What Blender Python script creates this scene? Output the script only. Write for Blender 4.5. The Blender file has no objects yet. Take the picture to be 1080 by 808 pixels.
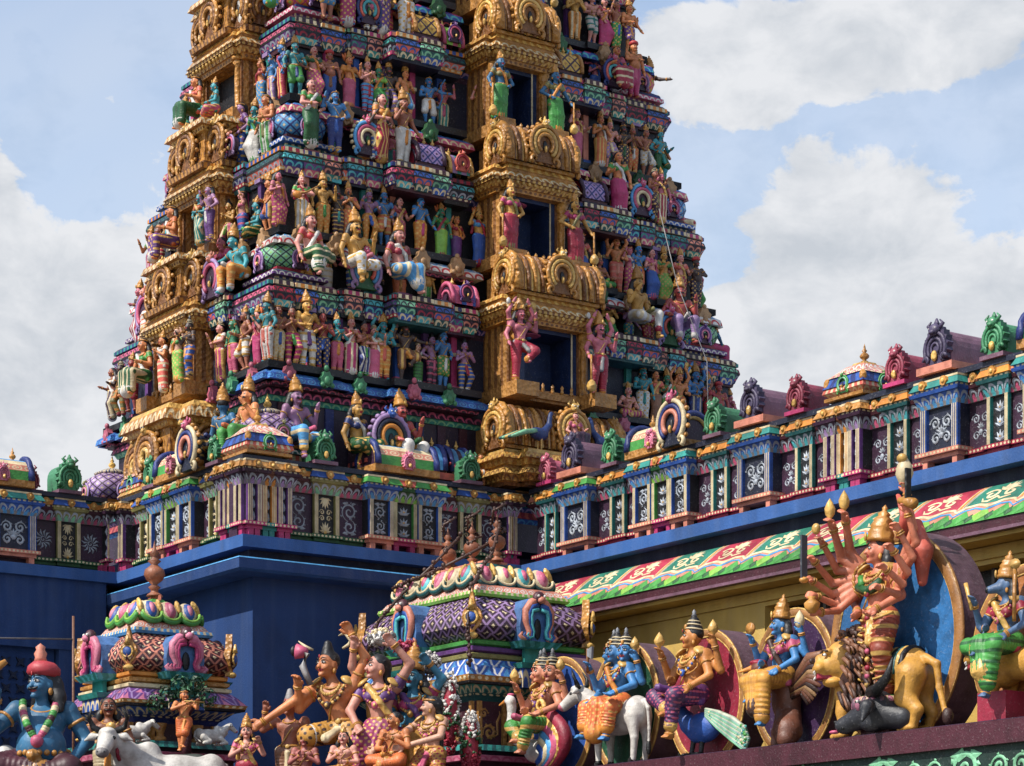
EXPO=0.58
SUNDIR=(-.55,-.385,.74)
SKYS=.14
CL=3.9
import bpy, math, random
import numpy as np
from mathutils import Vector, Matrix
R=math.radians; PI=math.pi
scene=bpy.context.scene
col=scene.collection
rnd=random.Random(7)

# ------------------------------------------------------------------ colours and paint
PAL=dict(
 gold='#c88a30', goldlt='#e6b656', golddk='#84521e', ochre='#bc8234', yellow='#e0b23a', cream='#e6d3a6', white='#e4e1da',
 grey='#8d8a8a', dark='#15141a', black='#0b0b0e', hair='#141116', navy='#131a36', wallblue='#153a70', edgeblue='#2a5a9c',
 navy_shade='#111d38', blue='#2458b0', skyblue='#4d9ed8', deepblue='#1a2f78', teal='#1f9088', tealdk='#0f5a5c', aqua='#49b9c2',
 green='#3f9a3c', lime='#86c440', greendk='#1c5c2c', mint='#7fc79a', red='#c22b30', crimson='#a81438', maroon='#4a1626',
 plum='#3b1a38', purple='#6b3a86', lilac='#a887bd', mauve='#7a5468', pink='#e07f9c', rose='#d2577f', magenta='#c02c6e', salmon='#e08a70',
 orange='#e0702a', saffron='#e08c1e', coral='#e0604c', brown='#7a4630', umber='#4a2c20', bronze='#8a5a3c', tan='#b48a5a',
 skbrown='#a8644a', skpink='#e39a8c', skrose='#cf6f80', skblue='#3d86c6', skteal='#2f97a2', skdark='#4e3a34', skorange='#e08a50',
 skgold='#d8a248', sklilac='#a4749c', skred='#b8504a', skgreen='#3f8f6a', skblue2='#2f6f9c', fair='#e8b090', olive='#8a8446',
 wallyel='#c6a246', crimson2='#b32a48',teal2='#1d7a66',grey2='#a9b3bf',plum2='#4a4060',plum2b='#2a1c38',turban='#b8323e',pgreen='#3c8a5c',pcrim='#9c3850',prose='#b8566e',greendk2='#123028',mauve2='#6a4c58',bronze2='#b07838',greendk3='#14563a',crimson3='#9a1838',plum3='#40204e',blue3='#1f6fb0',gold2='#b8702c',red2='#a03038',
 skorange2='#e0906c',skamber='#c88038',skcoral='#de8260',skslate='#4a6a92',skaqua='#3f93b8',skpink2='#dc9a86',skrose2='#b86a62',skbrown2='#8c5438',skblue3='#2f6f98',brick='#b04c30',coral2='#cc5a44',
 saffron2='#d89a2e',purple2='#5c2a66',magenta2='#a02c66',white2='#d8d4cc',gold3='#cf9630',umber2='#3e2420',slate='#2c2e36',steel2='#3a3e48',rose2='#c87a98',rose3='#d04060',aqua2='#8fc4b8',cream2='#cfd8c0',rockk='#3a403a',blue4='#1c3a78',blue2='#4a78b4',stone='#6b6258', leaf='#16432a', leaf2='#2c6a3c', copper='#9a5a38', steel='#8e9299', inner='#0e2a5a')
COLOUR_WORD=dict(gold='gold',goldlt='gold',golddk='dark gold',ochre='ochre',yellow='yellow',cream='cream',white='white',grey='grey',dark='black',black='black',
 navy='navy',blue='blue',skyblue='sky blue',deepblue='deep blue',teal='teal',tealdk='dark teal',aqua='aqua',green='green',lime='lime green',greendk='dark green',mint='mint',
 red='red',crimson='crimson',maroon='maroon',plum='plum',purple='purple',lilac='lilac',mauve='mauve',pink='pink',rose='rose',magenta='magenta',salmon='salmon',orange='orange',
 saffron='saffron',coral='coral',brown='brown',umber='dark brown',bronze='bronze',tan='tan',olive='olive',
 skbrown='brown',skpink='pink',skrose='rose',skblue='blue',skteal='teal',skdark='dark',skorange='orange',skgold='golden',sklilac='lilac',skred='red',skgreen='green',skblue2='blue',fair='fair')
def lin(h):
    if isinstance(h,(tuple,list)): return tuple(h)
    h=h.lstrip('#'); o=[]
    for i in (0,2,4):
        c=int(h[i:i+2],16)/255
        o.append(c/12.92 if c<=.04045 else ((c+.055)/1.055)**2.4)
    return tuple(o)
_M={}
class NT:
    def __init__(s,m): s.t=m.node_tree; s.n=s.t.nodes; s.l=s.t.links
    def add(s,ty,**k):
        n=s.n.new(ty)
        for a,b in k.items(): setattr(n,a,b)
        return n
    def put(s,sock,v):
        if isinstance(v,bpy.types.NodeSocket): s.l.new(v,sock)
        elif v is not None: sock.default_value=v
    def math(s,op,a,b=None,c=None):
        n=s.add('ShaderNodeMath',operation=op); s.put(n.inputs[0],a); s.put(n.inputs[1],b)
        if c is not None: s.put(n.inputs[2],c)
        return n.outputs[0]
    def mix(s,f,a,b,bt='MIX'):
        n=s.add('ShaderNodeMix',data_type='RGBA',blend_type=bt); s.put(n.inputs[0],f); s.put(n.inputs[6],a); s.put(n.inputs[7],b); return n.outputs[2]
    def step(s,v,e,w=.06):      # soft step up at e
        n=s.add('ShaderNodeMapRange',interpolation_type='SMOOTHSTEP'); s.put(n.inputs[0],v); n.inputs[1].default_value=e-w; n.inputs[2].default_value=e+w; return n.outputs[0]
def c4(k):
    c=lin(PAL.get(k,k)); l=.3*c[0]+.59*c[1]+.11*c[2]; q=.04 if k.startswith('sk') else .07
    return tuple((x*(1-q)+l*q)*.92+.004 for x in c)+(1,)
PATTERNS={}
def MAT(key):
    """'red' plain paint; 'red|scal|white|4' = painted ornament of another colour, repeats per metre"""
    if key in _M: return _M[key]
    parts=key.split('|'); base=parts[0]
    m=bpy.data.materials.new('paint_'+key.replace('|','_')); m.use_nodes=True
    t=NT(m); b=t.n['Principled BSDF']
    tc=t.add('ShaderNodeTexCoord')
    colr=c4(base)
    if len(parts)>1:
        pat,c2,fr=parts[1],c4(parts[2]),float(parts[3])
        c3=c4(parts[4]) if len(parts)>4 else None
        sx=t.add('ShaderNodeSeparateXYZ'); t.l.new(tc.outputs['UV'],sx.inputs[0]); U,V=sx.outputs[0],sx.outputs[1]
        uf=t.math('FRACT',t.math('MULTIPLY',U,fr)); x=t.math('SUBTRACT',t.math('MULTIPLY',uf,2.),1.)
        if pat=='scal':
            rr=t.math('SQRT',t.math('ADD',t.math('MULTIPLY',x,x),t.math('MULTIPLY',V,V)))
            msk=t.math('MULTIPLY',t.step(rr,.58),t.math('SUBTRACT',1.,t.step(rr,.92)))
            o=t.mix(msk,colr,c2)
            if c3: o=t.mix(t.math('SUBTRACT',1.,t.step(rr,.36)),o,c3)
        elif pat=='dots':
            y=t.math('SUBTRACT',t.math('MULTIPLY',V,2.),1.)
            rr=t.math('SQRT',t.math('ADD',t.math('MULTIPLY',x,x),t.math('MULTIPLY',y,y)))
            o=t.mix(t.math('SUBTRACT',1.,t.step(rr,.6)),colr,c2)
        elif pat=='stripe':
            o=t.mix(t.step(t.math('ABSOLUTE',x),.55),colr,c2)
        elif pat=='petal':
            y=t.math('POWER',V,.6); ax=t.math('ABSOLUTE',x)
            edge=t.math('SUBTRACT',1.,t.math('ADD',ax,t.math('MULTIPLY',y,.55)))
            o=t.mix(t.math('SUBTRACT',1.,t.step(t.math('ABSOLUTE',edge),.12)),colr,c2)
            o=t.mix(t.math('MULTIPLY',t.step(edge,.45),.8),o,c3 or c2)
        elif pat=='dia':
            y=t.math('SUBTRACT',t.math('MULTIPLY',t.math('FRACT',t.math('MULTIPLY',V,fr)),2.),1.)
            dd=t.math('ADD',t.math('ABSOLUTE',x),t.math('ABSOLUTE',y))
            ln=t.math('SUBTRACT',1.,t.step(t.math('ABSOLUTE',t.math('SUBTRACT',dd,1.)),.2))
            o=t.mix(ln,colr,c2)
            if c3:
                d2=t.math('ABSOLUTE',t.math('SUBTRACT',dd,0.)); o=t.mix(t.math('SUBTRACT',1.,t.step(d2,.28)),o,c3)
                d3=t.math('SUBTRACT',1.,t.math('ABSOLUTE',t.math('SUBTRACT',dd,2.))); o=t.mix(t.step(d3,.72),o,c3)
        elif pat in('ostripe','oband','odots'):
            so=t.add('ShaderNodeSeparateXYZ'); t.l.new(tc.outputs['Object'],so.inputs[0])
            sn=lambda q,f: t.math('SINE',t.math('MULTIPLY',q,f))
            if pat=='ostripe': msk=t.step(sn(so.outputs[0],fr),.35,.2)
            elif pat=='oband': msk=t.step(sn(so.outputs[2],fr),.55,.2)
            else: msk=t.step(t.math('MULTIPLY',t.math('MULTIPLY',sn(so.outputs[0],fr),sn(so.outputs[2],fr)),1.),.42,.15)
            o=t.mix(msk,colr,c2)
        elif pat=='swirl':
            y=t.math('SUBTRACT',t.math('MULTIPLY',V,2.),1.)
            rr=t.math('SQRT',t.math('ADD',t.math('MULTIPLY',x,x),t.math('MULTIPLY',y,y)))
            an=t.math('ARCTAN2',y,x)
            sp=t.math('FRACT',t.math('SUBTRACT',t.math('MULTIPLY',rr,1.7),t.math('DIVIDE',an,2*PI)))
            msk=t.math('MULTIPLY',t.math('SUBTRACT',1.,t.step(t.math('ABSOLUTE',t.math('SUBTRACT',sp,.5)),.22)),t.math('SUBTRACT',1.,t.step(rr,.95)))
            o=t.mix(msk,colr,c2)
        colr=o
    else:
        rgb=t.add('ShaderNodeRGB'); rgb.outputs[0].default_value=colr; colr=rgb.outputs[0]
    # worn, slightly uneven enamel paint
    big=base in('wallblue','navy_shade','edgeblue','wallyel')
    nz=t.add('ShaderNodeTexNoise'); nz.inputs['Scale'].default_value=.9 if big else 7.; nz.inputs['Detail'].default_value=3.; nz.inputs['Roughness'].default_value=.66
    t.l.new(tc.outputs['Object'],nz.inputs['Vector'])
    oi=t.add('ShaderNodeObjectInfo')
    f=t.math('MULTIPLY',t.step(nz.outputs[0],.54,.2),.45 if big else .62)
    gm=t.add('ShaderNodeNewGeometry'); ns=t.add('ShaderNodeTexNoise'); ns.inputs['Scale'].default_value=1.1; ns.inputs['Detail'].default_value=3.; ns.inputs['Roughness'].default_value=.7; mps=t.add('ShaderNodeMapping'); mps.inputs['Scale'].default_value=(1.6,1.6,.55); t.l.new(gm.outputs['Position'],mps.inputs[0]); t.l.new(mps.outputs[0],ns.inputs['Vector'])
    if not big: colr=t.mix(t.math('MULTIPLY',oi.outputs['Random'],.30),colr,t.mix(1.,colr,(.5,.46,.44,1),'MULTIPLY'))
    colr=t.mix(t.math('MULTIPLY',t.step(ns.outputs[0],.53,.12),.5 if not big else .3),colr,t.mix(1.,colr,(.36,.34,.33,1),'MULTIPLY'))
    dirt=t.mix(1.,colr,(.42,.38,.36,1),'MULTIPLY')
    o=t.mix(f,colr,dirt)
    n2=t.add('ShaderNodeTexNoise'); n2.inputs['Scale'].default_value=38.; n2.inputs['Detail'].default_value=2.
    t.l.new(tc.outputs['Object'],n2.inputs['Vector'])
    o=t.mix(t.math('MULTIPLY',t.step(n2.outputs[0],.66,.06),.05 if big else .2),o,t.mix(.45,o,(.62,.6,.58,1)))
    if big:      # rain streaks running down the wall
        mp=t.add('ShaderNodeMapping'); mp.inputs['Scale'].default_value=(3.2,3.2,.14); t.l.new(tc.outputs['Object'],mp.inputs[0])
        n3=t.add('ShaderNodeTexNoise'); n3.inputs['Scale'].default_value=1.6; n3.inputs['Detail'].default_value=6.; t.l.new(mp.outputs[0],n3.inputs['Vector'])
        o=t.mix(t.math('MULTIPLY',t.step(n3.outputs[0],.58,.14),.10),o,t.mix(.5,o,(.3,.36,.45,1)))
    t.l.new(o,b.inputs['Base Color'])
    b.inputs['Roughness'].default_value=.65 if big else (.4 if base in('gold','goldlt') else .52)
    b.inputs['Specular IOR Level'].default_value=.35 if big else .45
    hgt=n2.outputs[0]
    if base in('gold','goldlt','ochre','golddk'):      # close-set carving under the gilt paint
        vo=t.add('ShaderNodeTexVoronoi'); vo.inputs['Scale'].default_value=16.; t.l.new(tc.outputs['Object'],vo.inputs['Vector'])
        hgt=t.math('ADD',t.math('MULTIPLY',vo.outputs['Distance'],2.2),t.math('MULTIPLY',n2.outputs[0],.6))
    bp=t.add('ShaderNodeBump'); bp.inputs['Strength'].default_value=.5 if hgt!=n2.outputs[0] else .4; bp.inputs['Distance'].default_value=.02 if hgt!=n2.outputs[0] else .012
    t.l.new(hgt,bp.inputs['Height']); t.l.new(bp.outputs[0],b.inputs['Normal'])
    _M[key]=m; return m

# ------------------------------------------------------------------ scene tree
TH=math.atan2(.5668,.8238)          # the temple stands turned by this angle
AX=(.8238,.5668); BX=(-.5668,.8238); C0=(-3.732,34.0)
def W(a,b,z=0.): return Vector((C0[0]+a*AX[0]+b*BX[0], C0[1]+a*AX[1]+b*BX[1], z))
def tag(o,label=None,cat=None,group=None,kind=None):
    for k,v in(('label',label),('category',cat),('group',group),('kind',kind)):
        if v: o[k]=v
    return o
def empty(name,loc,rz=0.,label=None,cat=None,group=None):
    o=bpy.data.objects.new(name,None); col.objects.link(o); o.location=loc; o.rotation_euler=(0,0,rz); o.empty_display_size=.2
    return tag(o,label,cat,group)
def link(name,me,parent=None):
    o=bpy.data.objects.new(name,me); col.objects.link(o)
    if parent is not None: o.parent=parent
    return o

# ------------------------------------------------------------------ polygon builder
class MB:
    def __init__(s,T=None): s.v=[]; s.f=[]; s.m=[]; s.uv=[]; s.sm=[]; s.mk=[]; s.T=T
    def mi(s,k):
        if k not in s.mk: s.mk.append(k)
        return s.mk.index(k)
    def pt(s,p):
        p=Vector(p)
        if s.T is not None: p=s.T@p
        s.v.append(p[:]); return len(s.v)-1
    def face(s,idx,k,uv=None,smooth=False):
        s.f.append(tuple(idx)); s.m.append(s.mi(k)); s.uv.append(uv); s.sm.append(smooth)
    def quad(s,ps,k,uv=None,smooth=False): s.face([s.pt(p) for p in ps],k,uv,smooth)
    def box(s,x0,x1,y0,y1,z0,z1,k,top=None):
        c=[(x,y,z) for z in(z0,z1) for y in(y0,y1) for x in(x0,x1)]; i=[s.pt(p) for p in c]
        L=[((0,1,5,4),x1-x0),((3,2,6,7),x1-x0),((2,0,4,6),y1-y0),((1,3,7,5),y1-y0)]
        for q,w in L: s.face([i[j] for j in q],k,[(0,0),(w,0),(w,1),(0,1)])
        s.face([i[j] for j in(4,5,7,6)],top or k); s.face([i[j] for j in(2,3,1,0)],k)
    def stack(s,x0,x1,y0,y1,layers,capk=None,smooth=False,absv=False):
        """layers: (z0,z1,out0,out1,paint) rings round a rectangle, closed"""
        prev=None; vv=0.
        def ring(z,o): return [s.pt(p) for p in((x0-o,y0-o,z),(x1+o,y0-o,z),(x1+o,y1+o,z),(x0-o,y1+o,z))]
        first=True
        for (z0,z1,o0,o1,k) in layers:
            a=ring(z0,o0)
            if first: s.face(a[::-1],k); first=False
            elif abs(prev[1]-o0)>1e-6:
                kk=k if o0>prev[1] else prev[2]; p=prev[0]
                for j in range(4): s.face((p[j],p[(j+1)%4],a[(j+1)%4],a[j]),kk)
            v1=vv+math.hypot(z1-z0,o1-o0) if absv else 1.; b=ring(z1,o1); d=[x1-x0,y1-y0,x1-x0,y1-y0]
            for j in range(4):
                w=d[j]+2*max(o0,o1); s.face((a[j],a[(j+1)%4],b[(j+1)%4],b[j]),k,[(-w/2,vv),(w/2,vv),(w/2,v1),(-w/2,v1)],smooth)
            prev=(b,o1,k)
            if absv: vv=v1
        s.face(prev[0],capk or prev[2])
    def lathe(s,c,prof,n=12,k='gold',axis=None,sq=0.,smooth=True,uvs=1.,ang0=0.,sx=1.,sy=1.,ks=None):
        """prof [(r,z)]; sq squares the section (superellipse)"""
        c=Vector(c); rows=[]
        M=Matrix.Identity(3)
        if axis is not None: M=Vector((0,0,1)).rotation_difference(Vector(axis)).to_matrix()
        for r,z in prof:
            row=[]
            for j in range(n):
                a=ang0+2*PI*j/n; q=1.
                if sq: ca,sa=abs(math.cos(a)),abs(math.sin(a)); e=2+sq*8; q=1/((ca**e+sa**e)**(1/e))
                row.append(s.pt(c+M@Vector((r*q*sx*math.cos(a),r*q*sy*math.sin(a),z))))
            rows.append(row)
        vl=0.
        for i in range(len(prof)-1):
            dv=math.hypot(prof[i+1][0]-prof[i][0],prof[i+1][1]-prof[i][1]); kk=ks[i] if ks else k
            r=max(prof[i][0],prof[i+1][0])
            for j in range(n):
                u0,u1=j/n*uvs,(j+1)/n*uvs
                s.face((rows[i][j],rows[i][(j+1)%n],rows[i+1][(j+1)%n],rows[i+1][j]),kk,[(u0,vl),(u1,vl),(u1,vl+dv),(u0,vl+dv)],smooth)
            vl+=dv
        if prof[0][0]>1e-4: s.face(rows[0][::-1],ks[0] if ks else k)
        if prof[-1][0]>1e-4: s.face(rows[-1],ks[-1] if ks else k)
    def ball(s,c,r,k,n=10,m=6,T=None):
        if not isinstance(r,(tuple,list)): r=(r,r,r)
        c=Vector(c); rows=[]
        for i in range(m+1):
            ph=-PI/2+PI*i/m; row=[]
            for j in range(n):
                th=2*PI*j/n; q=Vector((r[0]*math.cos(ph)*math.cos(th),r[1]*math.cos(ph)*math.sin(th),r[2]*math.sin(ph)))
                if T is not None: q=T@q
                if i in(0,m) and j>0: row.append(row[0])
                else: row.append(s.pt(c+q))
            rows.append(row)
        for i in range(m):
            for j in range(n):
                a,b,c_,d=rows[i][j],rows[i][(j+1)%n],rows[i+1][(j+1)%n],rows[i+1][j]
                f=(a,b,c_,d)
                if i==0: f=(a,c_,d)
                if i==m-1: f=(a,b,c_)
                s.face(f,k,None,True)
    def tube(s,path,rad,k,n=6,flat=1.,closed=False,up=(0,0,1)):
        P=[Vector(p) for p in path]; N=len(P); rows=[]
        if not isinstance(rad,(list,tuple)): rad=[rad]*N
        ref=Vector(up)
        for i in range(N):
            if closed: t=(P[(i+1)%N]-P[i-1])
            else: t=P[min(i+1,N-1)]-P[max(i-1,0)]
            t=t.normalized() if t.length>1e-9 else Vector((0,0,1))
            rf=ref if abs(t.dot(ref))<.95 else Vector((1,.1,0))
            a=t.cross(rf).normalized(); b=a.cross(t)
            rows.append([s.pt(P[i]+(a*math.cos(2*PI*j/n)*rad[i]+b*math.sin(2*PI*j/n)*rad[i]*flat)) for j in range(n)])
        M=N if closed else N-1
        for i in range(M):
            A,B=rows[i],rows[(i+1)%N]
            for j in range(n): s.face((A[j],A[(j+1)%n],B[(j+1)%n],B[j]),k,[(i*.1,j/n),(i*.1,(j+1)/n),(i*.1+.1,(j+1)/n),(i*.1+.1,j/n)],True)
        if not closed: s.face(rows[0][::-1],k,None,True); s.face(rows[-1],k,None,True)
    def ring(s,c,ax,Rr,r,k,n=14,m=5,sx=1.,sy=1.):
        M=Vector((0,0,1)).rotation_difference(Vector(ax)).to_matrix(); c=Vector(c)
        s.tube([c+M@Vector((Rr*sx*math.cos(2*PI*j/n),Rr*sy*math.sin(2*PI*j/n),0)) for j in range(n)],r,k,m,closed=True,up=M@Vector((0,0,1)))
    def prism(s,pts,y0,y1,k,back=None,side=None):
        """outline in (x,z), front at y0, back at y1"""
        n=len(pts); a=[s.pt((p[0],y0,p[1])) for p in pts]; b=[s.pt((p[0],y1,p[1])) for p in pts]
        w=[(p[0],p[1]) for p in pts]
        s.face(a,k,w); s.face(b[::-1],back or k)
        for i in range(n): j=(i+1)%n; s.face((a[j],a[i],b[i],b[j]),side or k)
    def ribbon(s,pts,wid,k,fn,h=.012):
        """raised painted strip along 2-D pts; fn(u,v,h)->3-D"""
        N=len(pts); L=[];C=[];Q=[]
        if not isinstance(wid,(list,tuple)): wid=[wid*(math.sin(PI*min(max(i/(N-1),.04),.97))**.5) for i in range(N)]
        for i in range(N):
            x0,y0=pts[max(i-1,0)]; x1,y1=pts[min(i+1,N-1)]; dx,dy=x1-x0,y1-y0; l=math.hypot(dx,dy) or 1; nx,ny=-dy/l,dx/l; x,y=pts[i]; w=wid[i]
            L.append(s.pt(fn(x+nx*w,y+ny*w,0))); C.append(s.pt(fn(x,y,h))); Q.append(s.pt(fn(x-nx*w,y-ny*w,0)))
        for i in range(N-1):
            s.face((L[i],C[i],C[i+1],L[i+1]),k,None,True); s.face((C[i],Q[i],Q[i+1],C[i+1]),k,None,True)
    def leaf(s,c,tip,w,k,fn,h=.012):
        (x,y),(X,Y)=c,tip; dx,dy=X-x,Y-y; nx,ny=-dy*w,dx*w
        i=[s.pt(fn(x,y,0)),s.pt(fn(x+dx*.45+nx,y+dy*.45+ny,0)),s.pt(fn(X,Y,0)),s.pt(fn(x+dx*.45-nx,y+dy*.45-ny,0)),s.pt(fn(x+dx*.5,y+dy*.5,h))]
        for a,b in((0,1),(1,2),(2,3),(3,0)): s.face((i[a],i[4],i[b]),k)
    def build(s,name,parent=None,weld=False):
        me=bpy.data.meshes.new(name); me.from_pydata(s.v,[],s.f)
        for k in s.mk: me.materials.append(MAT(k))
        me.polygons.foreach_set('material_index',s.m); me.polygons.foreach_set('use_smooth',s.sm)
        if any(u is not None for u in s.uv):
            ul=me.uv_layers.new(name='UVMap'); d=[]
            for f,u in zip(s.f,s.uv): d.extend([c for p in (u or [(0,0)]*len(f)) for c in p])
            ul.data.foreach_set('uv',d)
        me.update()
        return link(name,me,parent)

# ------------------------------------------------------------------ sculpted bodies: blended distance field -> mesh
class Field:
    def __init__(s): s.p=[]
    def add(s,fn,lo,hi,k,m,mode): s.p.append((fn,np.array(lo,float),np.array(hi,float),k,m,mode))
    def cap(s,a,b,r1,r2=None,m=0,k=.02,mode='u',pl=None):
        a=np.array(a,float); b=np.array(b,float); r2=r1 if r2 is None else r2; ba=b-a; L=max(float(ba@ba),1e-12)
        def fn(p):
            pa=p-a; h=np.clip((pa@ba)/L,0,1); d=np.sqrt(((pa-h[...,None]*ba)**2).sum(-1))-(r1+(r2-r1)*h)
            if pl:      # folds of cloth
                q=pa-h[...,None]*ba; d=d+pl[0]*np.cos(pl[1]*np.arctan2(q[...,0],q[...,1]) if pl[2]=='a' else pl[1]*(p[...,2] if pl[2]=='z' else h))*np.minimum(1,.25+h)
            return d
        r=max(r1,r2)+(pl[0] if pl else 0); s.add(fn,np.minimum(a,b)-r,np.maximum(a,b)+r,k,m,mode); return s
    def ell(s,c,r,m=0,k=.02,rot=None,mode='u'):
        c=np.array(c,float); r=np.array(r if isinstance(r,(tuple,list)) else (r,r,r),float); M=None
        if rot is not None: M=np.array(rot.to_matrix() if hasattr(rot,'to_matrix') else rot)
        def fn(p):
            q=p-c
            if M is not None: q=q@M
            k0=np.sqrt(((q/r)**2).sum(-1)); k1=np.sqrt(((q/(r*r))**2).sum(-1))+1e-9
            return k0*(k0-1)/k1
        e=r.max() if M is not None else r
        s.add(fn,c-e,c+e,k,m,mode); return s
    def box(s,c,h,rr=.01,m=0,k=.01,rot=None,mode='u'):
        c=np.array(c,float); h=np.array(h,float); M=np.array(rot.to_matrix() if hasattr(rot,'to_matrix') else rot) if rot is not None else None
        def fn(p):
            q=p-c
            if M is not None: q=q@M
            q=np.abs(q)-h+rr; return np.sqrt((np.maximum(q,0)**2).sum(-1))+np.minimum(q.max(-1),0)-rr
        e=np.linalg.norm(h) if M is not None else h
        s.add(fn,c-e,c+e,k,m,mode); return s
    def chain(s,pts,rads,m=0,k=.02,pl=None):
        for i in range(len(pts)-1): s.cap(pts[i],pts[i+1],rads[i],rads[i+1],m,k,pl=pl)
        return s
    def mesh(s,name,cell,mats):
        P=[q for q in s.p if q[5]!='p']
        lo=np.min([q[1] for q in P],0)-3*cell; hi=np.max([q[2] for q in P],0)+3*cell
        n=np.ceil((hi-lo)/cell).astype(int)+1
        F=np.full(n,9.,np.float64)
        X=[lo[i]+cell*np.arange(n[i]) for i in range(3)]
        for fn,l,h,k,m,mode in P:
            pad=2*cell+k
            a=np.clip(np.floor((l-pad-lo)/cell).astype(int),0,n-1); b=np.clip(np.ceil((h+pad-lo)/cell).astype(int)+1,1,n)
            sl=tuple(slice(a[i],b[i]) for i in range(3))
            G=np.stack(np.meshgrid(*(X[i][sl[i]] for i in range(3)),indexing='ij'),-1)
            d=fn(G); o=F[sl]
            if mode=='u':
                hh=np.maximum(k-np.abs(o-d),0)/k; F[sl]=np.minimum(o,d)-hh*hh*k*.25
            else:
                hh=np.maximum(k-np.abs(o+d),0)/k; F[sl]=np.maximum(o,-d)+hh*hh*k*.25
        S=F<0
        c=[S[i:n[0]-1+i,j:n[1]-1+j,l:n[2]-1+l] for i in(0,1) for j in(0,1) for l in(0,1)]
        su=sum(x.astype(np.int8) for x in c); act=(su>0)&(su<8)
        idx=np.full(act.shape,-1,np.int64); ac=np.argwhere(act); idx[act]=np.arange(len(ac))
        acc=np.zeros((len(ac),3)); cnt=np.zeros(len(ac))
        cor=[(i,j,l) for i in(0,1) for j in(0,1) for l in(0,1)]
        for x in range(8):
            for y in range(x+1,8):
                d=[cor[y][q]-cor[x][q] for q in range(3)]
                if sum(map(abs,d))!=1: continue
                pa=ac+np.array(cor[x]); pb=ac+np.array(cor[y]); fa=F[tuple(pa.T)]; fb=F[tuple(pb.T)]
                mk=(fa<0)!=(fb<0); t=np.where(mk,fa/np.where(mk,fa-fb,1),0)
                acc+=np.where(mk[:,None],pa+t[:,None]*(pb-pa),0); cnt+=mk
        V=lo+cell*acc/cnt[:,None]
        faces=[]
        for ax in range(3):
            e=np.eye(3,dtype=int)[ax]; u,v=[np.eye(3,dtype=int)[q] for q in((ax+1)%3,(ax+2)%3)]
            s0=S[:n[0]-e[0],:n[1]-e[1],:n[2]-e[2]]; s1=S[e[0]:,e[1]:,e[2]:]
            ed=np.argwhere(s0!=s1); ed=ed[(ed[:,(ax+1)%3]>0)&(ed[:,(ax+2)%3]>0)]
            if not len(ed): continue
            q=[idx[tuple((ed-o).T)] for o in(u+v,v,0*u,u)]; q=np.stack(q,1)
            fl=s0[tuple(ed.T)]; q[~fl]=q[~fl][:,::-1]; faces.append(q)
        Fc=np.concatenate(faces); Fc=Fc[(Fc>=0).all(1)]
        cen=V[Fc].mean(1); best=np.full(len(cen),1e9); mat=np.zeros(len(cen),int)
        for pas in('u','p'):
            for fn,l,h,k,m,mode in s.p:
                if mode!=pas: continue
                sel=((cen>l-.05)&(cen<h+.05)).all(1)
                if not sel.any(): continue
                d=fn(cen[sel]); ii=np.where(sel)[0]
                if pas=='u': w=d<best[ii]; best[ii[w]]=d[w]; mat[ii[w]]=m
                else: mat[ii[d<0]]=m
        me=bpy.data.meshes.new(name); me.vertices.add(len(V)); me.vertices.foreach_set('co',V.astype(np.float32).ravel())
        me.loops.add(4*len(Fc)); me.polygons.add(len(Fc)); me.loops.foreach_set('vertex_index',Fc.ravel().astype(np.int32))
        me.polygons.foreach_set('loop_start',np.arange(0,4*len(Fc),4,dtype=np.int32))
        for k in mats: me.materials.append(MAT(k))
        me.polygons.foreach_set('material_index',mat.astype(np.int32)); me.polygons.foreach_set('use_smooth',np.ones(len(Fc),bool))
        me.update(calc_edges=True); return me
def recolour(o,mats):
    for i,k in enumerate(mats):
        if i<len(o.material_slots) and k: o.material_slots[i].link='OBJECT'; o.material_slots[i].material=MAT(k)
# ------------------------------------------------------------------ painted plaster figures
V3=lambda *a: np.array(a,float)
def nrm(v): v=np.array(v,float); l=np.linalg.norm(v); return v/l if l>1e-9 else V3(0,0,1)
ARM=dict(down=((.2,.01,.62),(.195,-.05,.47)), hip=((.25,.03,.63),(.125,-.07,.55)), up=((.235,-.04,.71),(.2,-.09,.87)),
 namaste=((.185,-.06,.62),(.025,-.15,.71)), front=((.19,-.05,.61),(.07,-.15,.6)), hold=((.2,-.03,.62),(.16,-.17,.64)),
 high=((.2,-.02,.92),(.13,-.04,1.05)), out=((.26,-.01,.72),(.39,-.05,.7)), lap=((.2,-.02,.62),(.13,-.16,.53)), bless=((.21,-.06,.64),(.17,-.16,.78)),
 back=((.23,.06,.66),(.24,.0,.83)), club=((.22,0,.63),(.24,-.1,.5)), across=((.19,-.08,.66),(-.05,-.13,.66)), knee=((.23,-.02,.63),(.2,-.2,.56)))
LEG=dict(stand=((.06,-.012,.285),(.062,.01,.05)), apart=((.09,-.03,.285),(.1,.01,.05)), bent=((.11,-.1,.3),(.06,.0,.06)), lift=((.15,-.16,.42),(.05,-.1,.3)),
 step=((.07,-.1,.3),(.08,-.03,.05)), sit=((.11,-.26,.5),(.1,-.27,.24)), cross=((.21,-.16,.475),(-.02,-.21,.46)), fold=((.15,-.2,.46),(-.08,-.22,.42)), kneel=((.09,-.17,.36),(.09,.03,.33)))
def bone(tab,k,s):
    if isinstance(k,str):
        e,w=tab[k]; return V3(e[0]*s,e[1],e[2]),V3(w[0]*s,w[1],w[2])
    return V3(*k[0]),V3(*k[1])
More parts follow.
